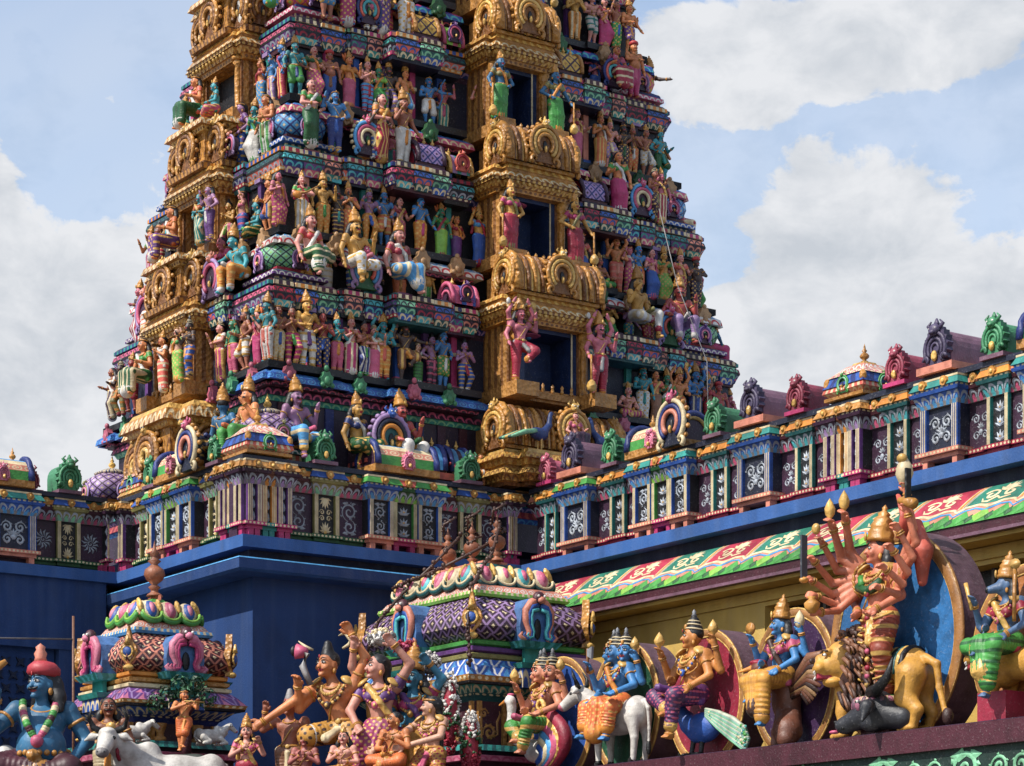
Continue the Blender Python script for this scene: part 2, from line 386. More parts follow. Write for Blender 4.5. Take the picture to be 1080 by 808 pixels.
def hand(F,wr,d,n,side,sz=1.,curl=.35,m=0,fine=True):
    """palm, four unequal bent fingers, a thumb from the side of the palm"""
    d=nrm(d); n=nrm(V3(*n)-np.dot(n,d)*d); x=np.cross(d,n)*side; wr=V3(*wr)
    if not fine:
        F.cap(wr,wr+d*.045*sz,.02*sz,.017*sz,m,.015); F.cap(wr+d*.04*sz,wr+d*.075*sz+n*.02*sz*curl,.017*sz,.011*sz,m,.012)
        F.cap(wr+d*.015*sz+x*.012*sz,wr+d*.045*sz+x*.032*sz,.009*sz,.007*sz,m,.008); return
    pc=wr+d*.03*sz
    F.cap(wr,wr+d*.03*sz,.019*sz,.022*sz,m,.012*sz)
    for i,(o,l) in enumerate(((.021,.040),(.0075,.047),(-.006,.044),(-.019,.034))):
        a=pc+x*o*.9*sz+d*.012*sz; F.cap(pc+x*o*.5*sz-d*.012*sz,a+d*.006*sz,.0115*sz,.0095*sz,m,.006*sz)
        c1=math.cos(curl); s1=math.sin(curl); d1=d*c1+n*s1; b=a+(d1+x*o*3.2)*l*.55*sz
        c2=math.cos(curl*2.2); s2=math.sin(curl*2.2); e=b+(d*c2+n*s2+x*o*2)*l*.5*sz
        F.cap(a,b,.0092*sz,.0084*sz,m,.003*sz); F.cap(b,e,.0084*sz,.0066*sz,m,.003*sz)
    t0=wr+d*.012*sz+x*.017*sz; t1=t0+(d*.55+x*.75+n*.25)*.026*sz; F.cap(t0,t1,.0115*sz,.0098*sz,m,.006*sz); F.cap(t1,t1+(d*.85+x*.3+n*.35)*.024*sz,.0096*sz,.0072*sz,m,.004*sz)
KIRITA=[(.074,0),(.08,.014),(.07,.026),(.074,.05),(.06,.075),(.066,.088),(.05,.112),(.054,.124),(.03,.146),(.036,.158),(.012,.176),(.017,.19),(0,.21)]
class Human: pass
def human(arms=('down','down'),legs=('stand','stand'),garment='dhoti',cover=1.,female=False,fat=0.,turn=0.,tilt=0.,lean=(0,0),crown='kirita',hair='short',fine=False,
          heads=1,moustache=False,extra=(),hands=None,curl=.35,pelvis=(0,0,.5),snout=False,pleat=.0,sash=True,blouse=True,necklace=2,topz=0.,crownscale=1.,pal=None,beard=False):
    h=Human(); B=Field(); G=Field(); J=MB(); Hr=Field(); C=MB(); E=MB(); h.EL=[]; h.K=[]
    def item(n='held_object'):
        m=MB(); h.K.append((n,m)); return m
    h.item=item
    jw=lambda n: item(n) if fine else J
    px_,py_,pz=pelvis; lx,ly=lean; dz=pz-.5
    pe=V3(px_,py_,pz); ch=V3(px_+lx*.7,py_+ly*.7,.72+dz); nk=V3(px_+lx,py_+ly,.815+dz); hd=V3(px_+lx*1.15,py_+ly*1.15-.012,.912+dz)
    sw=.118 if female else .132
    B.ell(pe+V3(0,0,.01),(.1,.075,.075),0,.03); B.cap(pe+V3(0,0,.03),ch-V3(0,0,.03),.07+fat*.3,.078+fat*.3,0,.03); B.ell(ch,(.105 if female else .12,.068,.085),0,.03)
    if fat: B.ell(pe+V3(0,-.05-fat*.3,.085),(.085+fat*.5,.06+fat*.7,.08+fat*.4),0,.03)
    if female:
        for s in(-1,1): B.ell(ch+V3(s*.05,-.058,-.012),(.041,.038,.04),0,.012)
    else:
        for s in(-1,1): B.ell(ch+V3(s*.055,-.046,.01),(.052,.03,.04),0,.02)
    B.cap(ch+V3(0,0,.06),hd-V3(0,0,.03),.036,.032,0,.03)
    hm=Matrix.Rotation(turn,3,'Z')@Matrix.Rotation(tilt,3,'X'); hM=np.array(hm)
    hc=[(hd,hM)]
    if heads>1:
        hc=[(hd+V3(0,-.012,0),hM)]
        for s in(-1,1): hc.append((hd+V3(s*.086,.018,-.006),np.array(hm@Matrix.Rotation(s*.7,3,'Z'))))
        if heads>3: hc=hc[:4]
    h.headpos=[]
    for hp,M in hc:
        q=lambda x,y,z: hp+M@V3(x,y,z)
        mr=Matrix(M.tolist())
        B.ell(q(0,.004,.012),(.06,.068,.072),0,.015,mr); B.ell(q(0,-.016,-.03),(.046,.05,.05),0,.02,mr)
        if snout: B.cap(q(0,-.04,-.01),q(0,-.115,-.03),.042,.03,0,.02); B.ell(q(0,-.14,-.032),(.027,.012,.024),1,.005,mr)
        else:
            B.cap(q(0,-.064,.012),q(0,-.08,-.014),.008,.0125,0,.008); B.ell(q(0,-.058,-.064),(.02,.018,.015),0,.01)
            B.ell(q(0,-.066,-.036),(.022,.008,.0075),2,.004,mr)
        for s in(-1,1):
            B.ell(q(s*.06,.006,-.004),(.009,.02,.028),0,.006,mr); B.ell(q(s*.033,-.052,-.018),(.02,.016,.018),0,.015)
            if fine and not snout:
                E=MB(); h.EL.append(E)
                E.ball(q(s*.0255,-.0615,.012),(.0165,.0085,.0085),'white',10,6,mr@Matrix.Rotation(s*.28,3,'Z')); E.ball(q(s*.0245,-.0685,.0125),(.0072,.0035,.0075),'black',8,5,mr)
                E.tube([q(s*.008,-.069,.033),q(s*.024,-.067,.041),q(s*.045,-.052,.035)],[.003,.0045,.002],'hair',5)
                E.tube([q(s*.007,-.068,.017),q(s*.024,-.0705,.0225),q(s*.043,-.058,.014)],[.002,.003,.0015],'black',5)
            elif not fine: B.ell(q(s*.026,-.062,.013),(.015,.02,.009),1,.01,mr,'p'); B.ell(q(s*.026,-.062,.038),(.022,.02,.006),1,.01,mr,'p')
        if fine and not snout: item('forehead_mark').ball(q(0,-.073,.05),(.006,.004,.012),'red',8,5,mr)
        if moustache:
            for s in(-1,1):
                (item('moustache').tube([q(0,-.079,-.027),q(s*.02,-.074,-.029),q(s*.046,-.056,-.014)],[.006,.0075,.003],'hair',6) if fine else B.ell(q(s*.024,-.066,-.027),(.026,.02,.009),1,.01,mr,'p'))
        if beard: Hr.ell(q(0,-.045,-.075),(.04,.03,.045),0,.02,mr)
        # hair and crown
        if hair!='none':
            Hr.ell(q(0,.018,.03),(.066,.066,.064),0,.02,mr)
            if hair in('long','big'):
                for s in(-1,1): Hr.chain([q(s*.04,.05,.0),q(s*.075,.045,-.07),q(s*.1,.03,-.13)],[.035,.036,.022],0,.02)
            if hair=='big': Hr.ell(q(0,.05,-.02),(.085,.05,.085),0,.03,mr)
            if hair=='bun': Hr.ell(q(0,.075,.02),(.045,.042,.045),0,.01,mr)
            if hair=='braid': Hr.ell(q(0,.06,.01),(.05,.05,.06),0,.02,mr); Hr.chain([q(0,.07,-.02),q(0,.085,-.15),q(0,.09,-.36)],[.032,.03,.018],0,.02)
            if hair=='topknot': Hr.cap(q(0,.0,.07),q(0,.0,.1),.045,.035,0,.01); Hr.ell(q(0,0,.13),(.026,.026,.028),0,.01)
            if hair=='stack':
                for i,(z,r) in enumerate(((.07,.062),(.1,.05),(.125,.038),(.148,.022))): Hr.ell(q(0,.012,z),(r,r,.022),0,.005,mr)
        up=mr@Vector((0,.12,1)); b=q(0,.006,.048)
        if crown=='kirita': C.lathe(b,[(r*crownscale,z*crownscale) for r,z in KIRITA],12,axis=up); C.ball(q(0,-.074*crownscale,.085),(.018,.01,.03),'goldlt',8,5,mr)
        if crown=='band':
            C.ring(q(0,.006,.05),up,.062,.009,'gold',14,5); C.ball(q(0,-.064,.062),(.013,.008,.02),'gold',8,5,mr)
        if crown=='tiers':
            for z,r in((.058,.064),(.090,.053),(.116,.040)): C.ring(q(0,.012,z),up,r,.0055,'cream',14,5)
            C.ball(q(0,-.05,.075),(.016,.012,.022),'gold',8,5); C.lathe(q(0,.012,.155),[(.022,0),(.012,.02),(.016,.03),(0,.05)],8,'steel')
        if crown=='turban': C.lathe(b-np.array(up)*.012,[(.07,0),(.088,.02),(.085,.05),(.06,.075),(.02,.085),(0,.086)],12,'red',axis=up)
        if crown=='hood':
            C.lathe(b,[(r*.8,z*.8) for r,z in KIRITA],10,axis=up)
            for i in range(5):
                a=(i-2)*.5; C.tube([q(0,.07,-.02),q(math.sin(a)*.09,.07,.06),q(math.sin(a)*.15,.035,.06+.1*math.cos(a))],[.03,.028,.014],'orange',6)
        for s in(-1,1):
            jw('earring').ball(q(s*.064,-.002,-.042),(.013,.013,.02),'gold',7,5)
        h.headpos.append((hp,M))
    # arms
    h.wrists=[]
    al=[(-1,arms[0]),(1,arms[1])]+list(extra)
    for i,(s,k) in enumerate(al):
        if k is None: continue
        e,w=bone(ARM,k,s)
        if isinstance(k,str): e=e+V3(px_+lx*.8,py_+ly*.8,dz); w=w+V3(px_+lx*.8,py_+ly*.8,dz)
        sh=ch+V3(s*sw,.0 if i<2 else .025,.06 if i<2 else .055)
        xa=i>=4; q_=.8 if xa else 1.
        if xa: sh=sh+V3(0,.0,.02-.012*(i-4))
        B.ell(sh,(.042*q_,)*3,0,.03 if not xa else .01); B.cap(sh,e,.038*q_+fat*.1,.03*q_+fat*.06,0,.02 if not xa else .007); B.cap(e,w,.03*q_+fat*.06,.021*q_+fat*.03,0,.012 if not xa else .006)
        d=nrm(w-e); n=(0,-1,.1)
        if hands and hands[i] is not None: d,n=nrm(hands[i][0]),hands[i][1]
        hand(B,w,d,n,-s,1.12*q_,curl,0,fine); h.wrists.append((w,d))
        ua=nrm(e-sh); jw('armlet').ring(sh+(e-sh)*.42,ua,.036*q_+fat*.1,.009,'gold',10,5); bc=jw('bracelet'); bc.ring(w-nrm(w-e)*.008,nrm(w-e),.023*q_+fat*.03,.0085,'gold',10,5); bc.ring(w-nrm(w-e)*.022,nrm(w-e),.024+fat*.03,.006,'gold',10,5)
        if garment=='sari' and blouse: G.cap(sh,sh+(e-sh)*.35,.045,.041,1,.015)
    # legs and what covers them
    ank=[]
    for s,k in((-1,legs[0]),(1,legs[1])):
        kn,an=bone(LEG,k,s)
        if isinstance(k,str):
            o=V3(px_,py_,dz if k in('sit','cross','fold','lift') else 0); kn=kn+o; an=an+o
        hp=pe+V3(s*.058,0,0)
        B.cap(hp,kn,.066+fat*.15,.046+fat*.08,0,.03); B.cap(kn,an,.045+fat*.05,.027,0,.012); B.ell(kn+(an-kn)*.32+V3(0,.014,0),(.04,.04,.06),0,.03)
        flat=k in('cross','fold')
        ft=V3(s*.02,-.05,-.022) if not flat else nrm(an-kn)*.045+V3(0,-.01,-.01)
        B.cap(an+V3(0,.012,-.018),an+ft,.026,.02,0,.015)
        if fine:
            x=nrm(np.cross(nrm(ft),V3(0,0,1)))
            for j in range(5): B.cap(an+ft+x*(j-2)*.0105,an+ft+x*(j-2)*.0125+nrm(ft)*(.026-.002*abs(j-1)),.0085,.0075,0,.003)
        jw('anklet').ring(an,nrm(an-kn),.031,.009,'gold',10,5)
        ank.append((hp,kn,an))
        fr=lambda p: (pleat,p,'z')
        if garment in('sari','dhoti','shorts','skirt'):
            pl=(pleat,44,'h') if pleat else (.0045,48,'h')
            G.cap(hp,kn,.080+fat*.15,.061+fat*.08 if garment!='shorts' else .07,0,.03,pl=pl)
            if garment!='shorts':
                e=kn+(an-kn)*min(cover,.93)
                G.cap(kn,e,.06+fat*.05,.046 if garment=='dhoti' else .06,0,.02,pl=pl); hr_=.050 if garment=='dhoti' else .060; G.cap(e-nrm(an-kn)*.004,e,hr_,hr_,2,.006)
            else: G.cap(kn-nrm(kn-hp)*.02,kn,.069,.07,2,.01)
    G.ell(pe+V3(0,0,.02),(.116,.09,.06),0,.03)
    if garment in('sari','skirt'):
        (h0,k0,a0),(h1,k1,a1)=ank; mk=(k0+k1)/2; ma=(a0+a1)/2; G.cap(pe,mk,.1,.075,0,.04,pl=(.006,12,'a')); G.cap(mk,mk+(ma-mk)*.9,.075,.085,0,.04,pl=(.007,12,'a'))
        G.cap(mk+(ma-mk)*.86,mk+(ma-mk)*.93,.088,.09,2,.01)
    if garment=='dhoti' or garment=='shorts':
        (h0,k0,a0),(h1,k1,a1)=ank; z=min(1.,cover+.15); mk=(k0+k1)/2+V3(0,-.035,0)
        G.cap(pe+V3(0,-.085,0),mk+V3(0,-.02,.06),.022,.03,1,.01,pl=(.004,5,'a'))
    if garment!='none':
        bt=jw('belt'); bt.ring(pe+V3(0,-.002,.062),(0,0,1),.094+fat*.5,.013,'gold',16,5,1.,.78+fat); bt.ball(pe+V3(0,-.088-fat*.9,.055),(.022,.012,.02),'goldlt',8,5)
        G.cap(pe+V3(-.1,-.02,.03),pe+V3(.11,-.02,-.06),.028,.03,1,.02)
    if garment=='sari' and blouse:
        G.ell(ch+V3(0,-.004,.0),(.112,.078,.062),1,.02)
        for s in(-1,1): G.ell(ch+V3(s*.05,-.06,-.01),(.045,.042,.043),1,.012)
    if sash:
        if garment=='sari': G.chain([pe+V3(.1,-.05,.03),ch+V3(.03,-.1,-.05),ch+V3(-.06,-.07,.06),ch+V3(-.09,.03,.06),pe+V3(-.11,.07,.1)],[.024,.022,.022,.026,.03],2,.012)
        else: jw('cord').tube([ch+V3(.09,-.05,.06),ch+V3(.02,-.085,-.03),pe+V3(-.07,-.075,.06)],.006,'goldlt',5)
    # necklaces
    for j in range(necklace):
        Rr=.052+.028*j; z=.075-.035*j
        jw('necklace').tube([ch+V3(Rr*1.05*math.sin(a),-.01-.062*(.5+.5*math.cos(a))-(.02 if female and j else 0),z-.02-Rr*.9*(.5+.5*math.cos(a))+.03) for a in [PI*2*t/12 for t in range(12)]],.008-.001*j,'gold',5,closed=True)
    h.B,h.G,h.J,h.H,h.C,h.E=B,G,J,Hr,C,E; h.ch,h.pe,h.hd,h.ank=ch,pe,hd,ank
    return h
def ornate(h,bead='goldlt',gem='blue',items=()):
    """strings of beads and a pendant over the chest, a hip chain, and things held in the upper hands"""
    c,p=h.ch,h.pe
    for rx,dz_,n in((.062,.055,13),(.092,.115,17)):
        nk=h.item('bead_necklace')
        for i in range(n):
            a=PI*i/(n-1); nk.ball(c+V3(-rx*math.cos(a),-.055-.045*math.sin(a),.055-dz_*math.sin(a)),(.0115,.010,.0115),(bead,gem)[i%2] if dz_>.1 else bead,7,5)
    nk=h.item('pendant'); nk.ball(c+V3(0,-.108,-.07),(.024,.014,.028),gem,9,6); nk.ball(c+V3(0,-.118,-.07),(.012,.01,.014),bead,7,5)
    for s in(-1,1):
        h.item('shoulder_boss').lathe(c+V3(s*.105,-.03,.085),[(.045,0),(.05,.008),(.035,.02),(0,.028)],10,bead,axis=(s*.6,-.3,.8))
        hc_=h.item('hip_chain')
        for i in range(5): hc_.ball(p+V3(s*(.03+.02*i),-.086+.004*i*i*.6,.022-.012*math.sin(PI*i/4)),(.012,.01,.014),bead,6,4)
    for k,(n_,kind) in enumerate(items):
        if n_>=len(h.wrists): continue
        w_,d_=h.wrists[n_]; q=Vector(w_+d_*.06); it=h.item('held_object')
        if kind=='bud': it.lathe(q-Vector((0,0,.02)),[(.012,0),(.012,.04),(.034,.06),(.04,.085),(.022,.12),(0,.15)],9,'goldlt')
        elif kind=='disc': it.lathe(q+Vector((0,0,.06)),[(0,-.01),(.05,-.01),(.05,.01),(0,.01)],14,'gold',axis=(0,1,0))
        elif kind=='conch': it.lathe(q,[(.012,-.03),(.034,0),(.044,.04),(.03,.08),(0,.12)],9,'cream')
        elif kind=='axe': it.tube([q-Vector((0,0,.08)),q+Vector((0,0,.12))],.012,'golddk',6); it.prism([(q.x-.0,q.z+.06),(q.x+.06,q.z+.03),(q.x+.07,q.z+.13),(q.x,q.z+.11)],q.y-.01,q.y+.01,'steel')
def human_meshes(h,cell,mats=('skbrown','dark','red'),gm=('red','gold','gold'),hm='hair'):
    d={}
    d['body']=h.B.mesh('figure_body',cell,mats)
    if h.G.p: d['garment']=h.G.mesh('garment',cell,gm)
    if h.H.p: d['hair']=h.H.mesh('hair',cell*1.25,(hm,))
    for n,b in(('jewellery',h.J),('crown',h.C))+tuple(('eye:%d'%i,e) for i,e in enumerate(h.EL))+tuple(('%s:%d'%(n_,i),e) for i,(n_,e) in enumerate(h.K)):
        if b.f: o=b.build(n.split(':')[0]); d[n]=o.data; bpy.data.objects.remove(o)
    return d
def place_figure(d,loc,rz,s,label,cat='statue',group=None,skin=None,cloth=None,hairc=None,crownc=None,name='statue',mirror=False):
    r=empty(name,loc,rz,label,cat,group); r.scale=(-s if mirror else s,s,s)
    for k,me in d.items():
        o=link(k.split(':')[0],me,r)
        if k=='body' and skin: recolour(o,[skin])
        if k=='garment' and cloth: recolour(o,list(cloth))
        if k=='hair' and hairc: recolour(o,[hairc])
        if k=='crown' and crownc: recolour(o,[crownc])
    return r
# ------------------------------------------------------------------ camera, daylight, sky
cam=bpy.data.cameras.new('camera'); co=bpy.data.objects.new('camera',cam); col.objects.link(co); scene.camera=co
co.location=(0,0,1.6); co.rotation_euler=(R(90),0,0); cam.sensor_width=36; cam.lens=36*2587/1080; cam.shift_y=(1023-404)/1080
cam.clip_start=.1; cam.clip_end=4000
scene.view_settings.view_transform='Standard'; scene.view_settings.look='None'; scene.view_settings.exposure=EXPO; scene.view_settings.gamma=1; scene.view_settings.use_curve_mapping=False
SUN=Vector(SUNDIR).normalized()
sl=bpy.data.lights.new('sun','SUN'); sl.energy=4.2; sl.angle=R(.53); sl.color=(1,.95,.87)
so=bpy.data.objects.new('sun',sl); col.objects.link(so); so.location=(-20,-20,60); so.rotation_euler=SUN.to_track_quat('Z','Y').to_euler()
wd=bpy.data.worlds.new('World'); scene.world=wd; wd.use_nodes=True
t=NT(wd); bg=t.n['Background']
sky=t.add('ShaderNodeTexSky',sky_type='NISHITA'); sky.sun_disc=False; sky.sun_elevation=math.asin(SUN.z); sky.sun_rotation=math.atan2(SUN.x,SUN.y)
sky.air_density=1.1; sky.dust_density=1.0; sky.ozone_density=2.2
tc=t.add('ShaderNodeTexCoord'); g=tc.outputs['Generated']
sp=t.add('ShaderNodeSeparateXYZ'); t.l.new(g,sp.inputs[0])
def sky_noise(scale,detail,rough,off,dist=0.):
    mp=t.add('ShaderNodeMapping'); mp.inputs['Location'].default_value=off; mp.inputs['Scale'].default_value=(1,1,1.5); t.l.new(g,mp.inputs[0])
    n=t.add('ShaderNodeTexNoise'); n.inputs['Scale'].default_value=scale; n.inputs['Detail'].default_value=detail; n.inputs['Roughness'].default_value=rough; n.inputs['Distortion'].default_value=dist
    t.l.new(mp.outputs[0],n.inputs['Vector']); return n.outputs[0]
def bank(az,el,ra,re,tilt=0.):      # how deep a direction lies inside one cloud bank (0 outside, 1 in its middle)
    d=Vector((math.sin(az)*math.cos(el),math.cos(az)*math.cos(el),math.sin(el)))
    ux=Vector((math.cos(az),-math.sin(az),0)); uz=d.cross(ux)*-1
    a=t.add('ShaderNodeVectorMath',operation='DOT_PRODUCT'); t.l.new(g,a.inputs[0]); a.inputs[1].default_value=ux*math.cos(tilt)+uz*math.sin(tilt)
    b=t.add('ShaderNodeVectorMath',operation='DOT_PRODUCT'); t.l.new(g,b.inputs[0]); b.inputs[1].default_value=uz*math.cos(tilt)-ux*math.sin(tilt)
    c=t.add('ShaderNodeVectorMath',operation='DOT_PRODUCT'); t.l.new(g,c.inputs[0]); c.inputs[1].default_value=d
    x=t.math('DIVIDE',a.outputs['Value'],ra); z=t.math('DIVIDE',t.math('SUBTRACT',b.outputs['Value'],0.),re)
    q=t.math('SQRT',t.math('ADD',t.math('MULTIPLY',x,x),t.math('MULTIPLY',z,z)))
    return t.math('MULTIPLY',t.math('MAXIMUM',t.math('SUBTRACT',1.,q),0.),t.step(c.outputs['Value'],.3,.1))
def az(x): return math.atan2(x-540,2587)
def el(x,y): return math.atan2(1023-y,math.hypot(2587,x-540))
BANKS=[(900,280,170,140),(1020,330,190,120),(820,360,120,110),(900,30,250,80),(760,60,120,85),(40,340,190,130),(20,470,250,130),(-200,250,260,200),(1400,260,300,160),(1300,420,400,150)]
tot=None
for x,y,rx,ry in BANKS:
    v=bank(az(x),el(x,y),rx/2587,ry/2587); tot=v if tot is None else t.math('MAXIMUM',tot,v)
n1=sky_noise(11.,8.,.6,(3.1,1.7,.4),.35); n2=sky_noise(30.,6.,.6,(1.3,.2,2.2),.3); wide=sky_noise(3.,4.,.6,(5.2,8.1,1.1),.3)
dens=t.math('ADD',t.math('MULTIPLY',tot,1.),t.math('ADD',t.math('MULTIPLY',t.math('SUBTRACT',n1,.5),1.5),t.math('MULTIPLY',t.math('SUBTRACT',n2,.5),.55)))
dens=t.math('ADD',dens,t.math('MULTIPLY',t.math('SUBTRACT',wide,.5),.35))
mr=t.add('ShaderNodeMapRange',interpolation_type='SMOOTHSTEP'); t.l.new(dens,mr.inputs[0]); mr.inputs[1].default_value=.17; mr.inputs[2].default_value=.31; cov=mr.outputs[0]
veil=t.math('ADD',.20,t.math('MULTIPLY',t.step(wide,.48,.2),.34))
cov=t.math('MAXIMUM',cov,veil)
# a cloud's body: bright tops, greyer where it is thick
n3=sky_noise(14.,5.,.55,(9.1,3.7,4.4),.1); body=t.math('SUBTRACT',t.math('ADD',t.math('MULTIPLY',n3,.6),t.math('MULTIPLY',n2,.55)),t.math('MULTIPLY',tot,.10))
mb=t.add('ShaderNodeMapRange'); t.l.new(body,mb.inputs[0]); mb.inputs[1].default_value=.40; mb.inputs[2].default_value=.60
cc=t.mix(mb.outputs[0],(CL*.72,CL*.77,CL*.84,1),(CL*1.,CL*1.02,CL*1.06,1))
hsv=t.mix(cov,sky.outputs[0],cc)
t.l.new(hsv,bg.inputs[0]); bg.inputs[1].default_value=SKYS; wd.cycles.sampling_method='MANUAL'; wd.cycles.sample_map_resolution=256
# ------------------------------------------------------------------ ground
m=bpy.data.materials.new('paving'); m.use_nodes=True; q=NT(m); bs=q.n['Principled BSDF']; tcg=q.add('ShaderNodeTexCoord')
br=q.add('ShaderNodeTexBrick'); br.inputs['Scale'].default_value=1.2; br.inputs['Color1'].default_value=(.26,.24,.21,1); br.inputs['Color2'].default_value=(.21,.2,.18,1); br.inputs['Mortar'].default_value=(.1,.095,.09,1); br.inputs['Mortar Size'].default_value=.012
q.l.new(tcg.outputs['Object'],br.inputs[0]); q.l.new(br.outputs[0],bs.inputs['Base Color']); bs.inputs['Roughness'].default_value=.85
me=bpy.data.meshes.new('ground'); me.from_pydata([(-600,-300,0),(600,-300,0),(600,1500,0),(-600,1500,0)],[],[(0,1,2,3)]); me.materials.append(m); tag(link('ground',me),kind='structure')

# ------------------------------------------------------------------ ornaments shared by the buildings
def fin(mb,c,s,k='gold',n=8):
    mb.lathe(c,[(.05*s,-.03*s),(.11*s,.0),(.11*s,.02*s),(.045*s,.05*s),(.13*s,.12*s),(.15*s,.18*s),(.1*s,.25*s),(.045*s,.28*s),(.085*s,.33*s),(.04*s,.39*s),(.03*s,.46*s),(0,.56*s)],n,k)
def kudu(mb,c,Rr,cols,th=.06,face='pink',petal=None,n=13,niche='dark'):
    """horseshoe arch plaque, facing -Y, centre c"""
    x,y,z=c
    pts=[(x+Rr*.95*math.cos(a),z+Rr*.95*math.sin(a)) for a in [R(-60+300*i/20) for i in range(21)]]+[(x-Rr*.8,z-Rr*1.05),(x+Rr*.8,z-Rr*1.05)]
    mb.prism(pts,y,y+th,cols[-1])
    for j,k in enumerate(cols[:-1]):
        r=Rr*(1-.235*j); tr=Rr*.125
        arc=[(x+r*math.cos(R(a)),y-.012-.006*j,z+r*math.sin(R(a))*(1.05)) for a in np.linspace(-52,232,17)]
        mb.tube(arc,tr,k,6,up=(0,1,0))
        if j==0:
            for s in(-1,1):
                e=(x+s*r*.72,z-r*.86); mb.tube([(e[0]+s*Rr*.30*(1-.8*q)*math.cos(q*5.4-1.2),y-.015,e[1]-Rr*.06+Rr*.26*(1-.75*q)*math.sin(q*5.4-1.2)) for q in np.linspace(0,1,10)],[tr*(1-.6*q) for q in np.linspace(0,1,10)],k,5,up=(0,1,0))
    mb.ball((x,y-.01,z-Rr*.12),(Rr*.16,.02,Rr*.32),niche,8,5); mb.ball((x,y-.03,z-Rr*.3),(Rr*.09,.03,Rr*.2),'goldlt' if niche!='gold' else 'golddk',8,5)
    if petal:
        for i in range(n):
            a=R(-35+250*i/(n-1)); p=(x+Rr*1.12*math.cos(a),y+th*.4,z+Rr*1.18*math.sin(a)); mb.ball(p,(Rr*.13,th*.5,Rr*.13),petal,6,4)
    mb.ball((x,y-.03,z+Rr*1.16),(Rr*.24,Rr*.17,Rr*.26),face,8,6); mb.ball((x,y-.03-Rr*.14,z+Rr*1.08),(Rr*.13,Rr*.08,Rr*.1),face,7,5)
    for s in(-1,1): mb.ball((x+s*Rr*.1,y-.03-Rr*.15,z+Rr*1.22),(Rr*.045,)*3,'white',6,4); mb.tube([(x+s*Rr*.2,y,z+Rr*1.25),(x+s*Rr*.34,y,z+Rr*1.38),(x+s*Rr*.25,y,z+Rr*1.5)],[Rr*.08,Rr*.06,Rr*.02],face,5,up=(0,1,0))
    mb.tube([(x,y,z+Rr*1.35),(x,y,z+Rr*1.62)],[Rr*.12,Rr*.02],face,6)
def plaque(mb,c,s,k,acc='goldlt',th=.1):
    """leafy mask plaque: flame outline, scrolls and a seated boss"""
    x,y,z=c
    out=[]
    for i in range(29):
        a=R(-58+296*i/28); rr=s*(.40+.035*math.cos(i*PI)); out.append((x+rr*math.cos(a)*.92,z+s*.42+rr*math.sin(a)*1.12))
    out+= [(x-s*.34,z),(x+s*.34,z)]
    mb.prism(out,y,y+th,k)
    for r,q in((.33,.05),(.22,.045),(.12,.035)):
        mb.tube([(x+s*r*math.cos(R(a)),y-.01,z+s*.36+s*r*1.15*math.sin(R(a))) for a in np.linspace(-40,220,13)],s*q,k,5,up=(0,1,0))
    for sx in(-1,1):
        mb.tube([(x+sx*s*(.26+.12*(1-q)*math.cos(5*q)),y-.012,z+s*.12+s*.12*(1-.7*q)*math.sin(5*q)) for q in np.linspace(0,1,9)],s*.045,k,5,up=(0,1,0))
        mb.tube([(x+sx*s*.08,y,z+s*.8),(x+sx*s*.24,y,z+s*.93),(x+sx*s*.14,y,z+s*1.02)],[s*.06,s*.05,s*.02],k,5,up=(0,1,0))
        mb.ball((x+sx*s*.09,y-.05,z+s*.83),s*.035,'white',6,4)
    mb.ball((x,y-.02,z+s*.8),(s*.17,s*.12,s*.15),k,8,6); mb.ball((x,y-s*.12,z+s*.74),(s*.1,s*.07,s*.06),k,7,5)
    mb.tube([(x,y+.02,z+s*.9),(x,y+.02,z+s*1.08)],[s*.1,s*.02],k,6)
    mb.ball((x,y-.025,z+s*.2),(s*.09,.03,s*.13),acc,8,5)
def spiral(mb,c,r,k,fn,turns=1.6,a0=0.,flip=1,w=.016,leaves=9,h=.018):
    x,y=c; pts=[]; N=26
    for i in range(N):
        q=i/(N-1); a=a0+flip*turns*2*PI*q; rr=r*(1-.88*q); pts.append((x+rr*math.cos(a),y+rr*math.sin(a)))
    mb.ribbon(pts,w,k,fn,h)
    for i in range(leaves):
        q=i/leaves*.62; a=a0+flip*turns*2*PI*q; rr=r*(1-.88*q); b=(x+rr*math.cos(a),y+rr*math.sin(a)); o=a+flip*.7; l=r*.42
        mb.leaf(b,(b[0]+l*math.cos(o),b[1]+l*math.sin(o)),.42,k,fn,h)
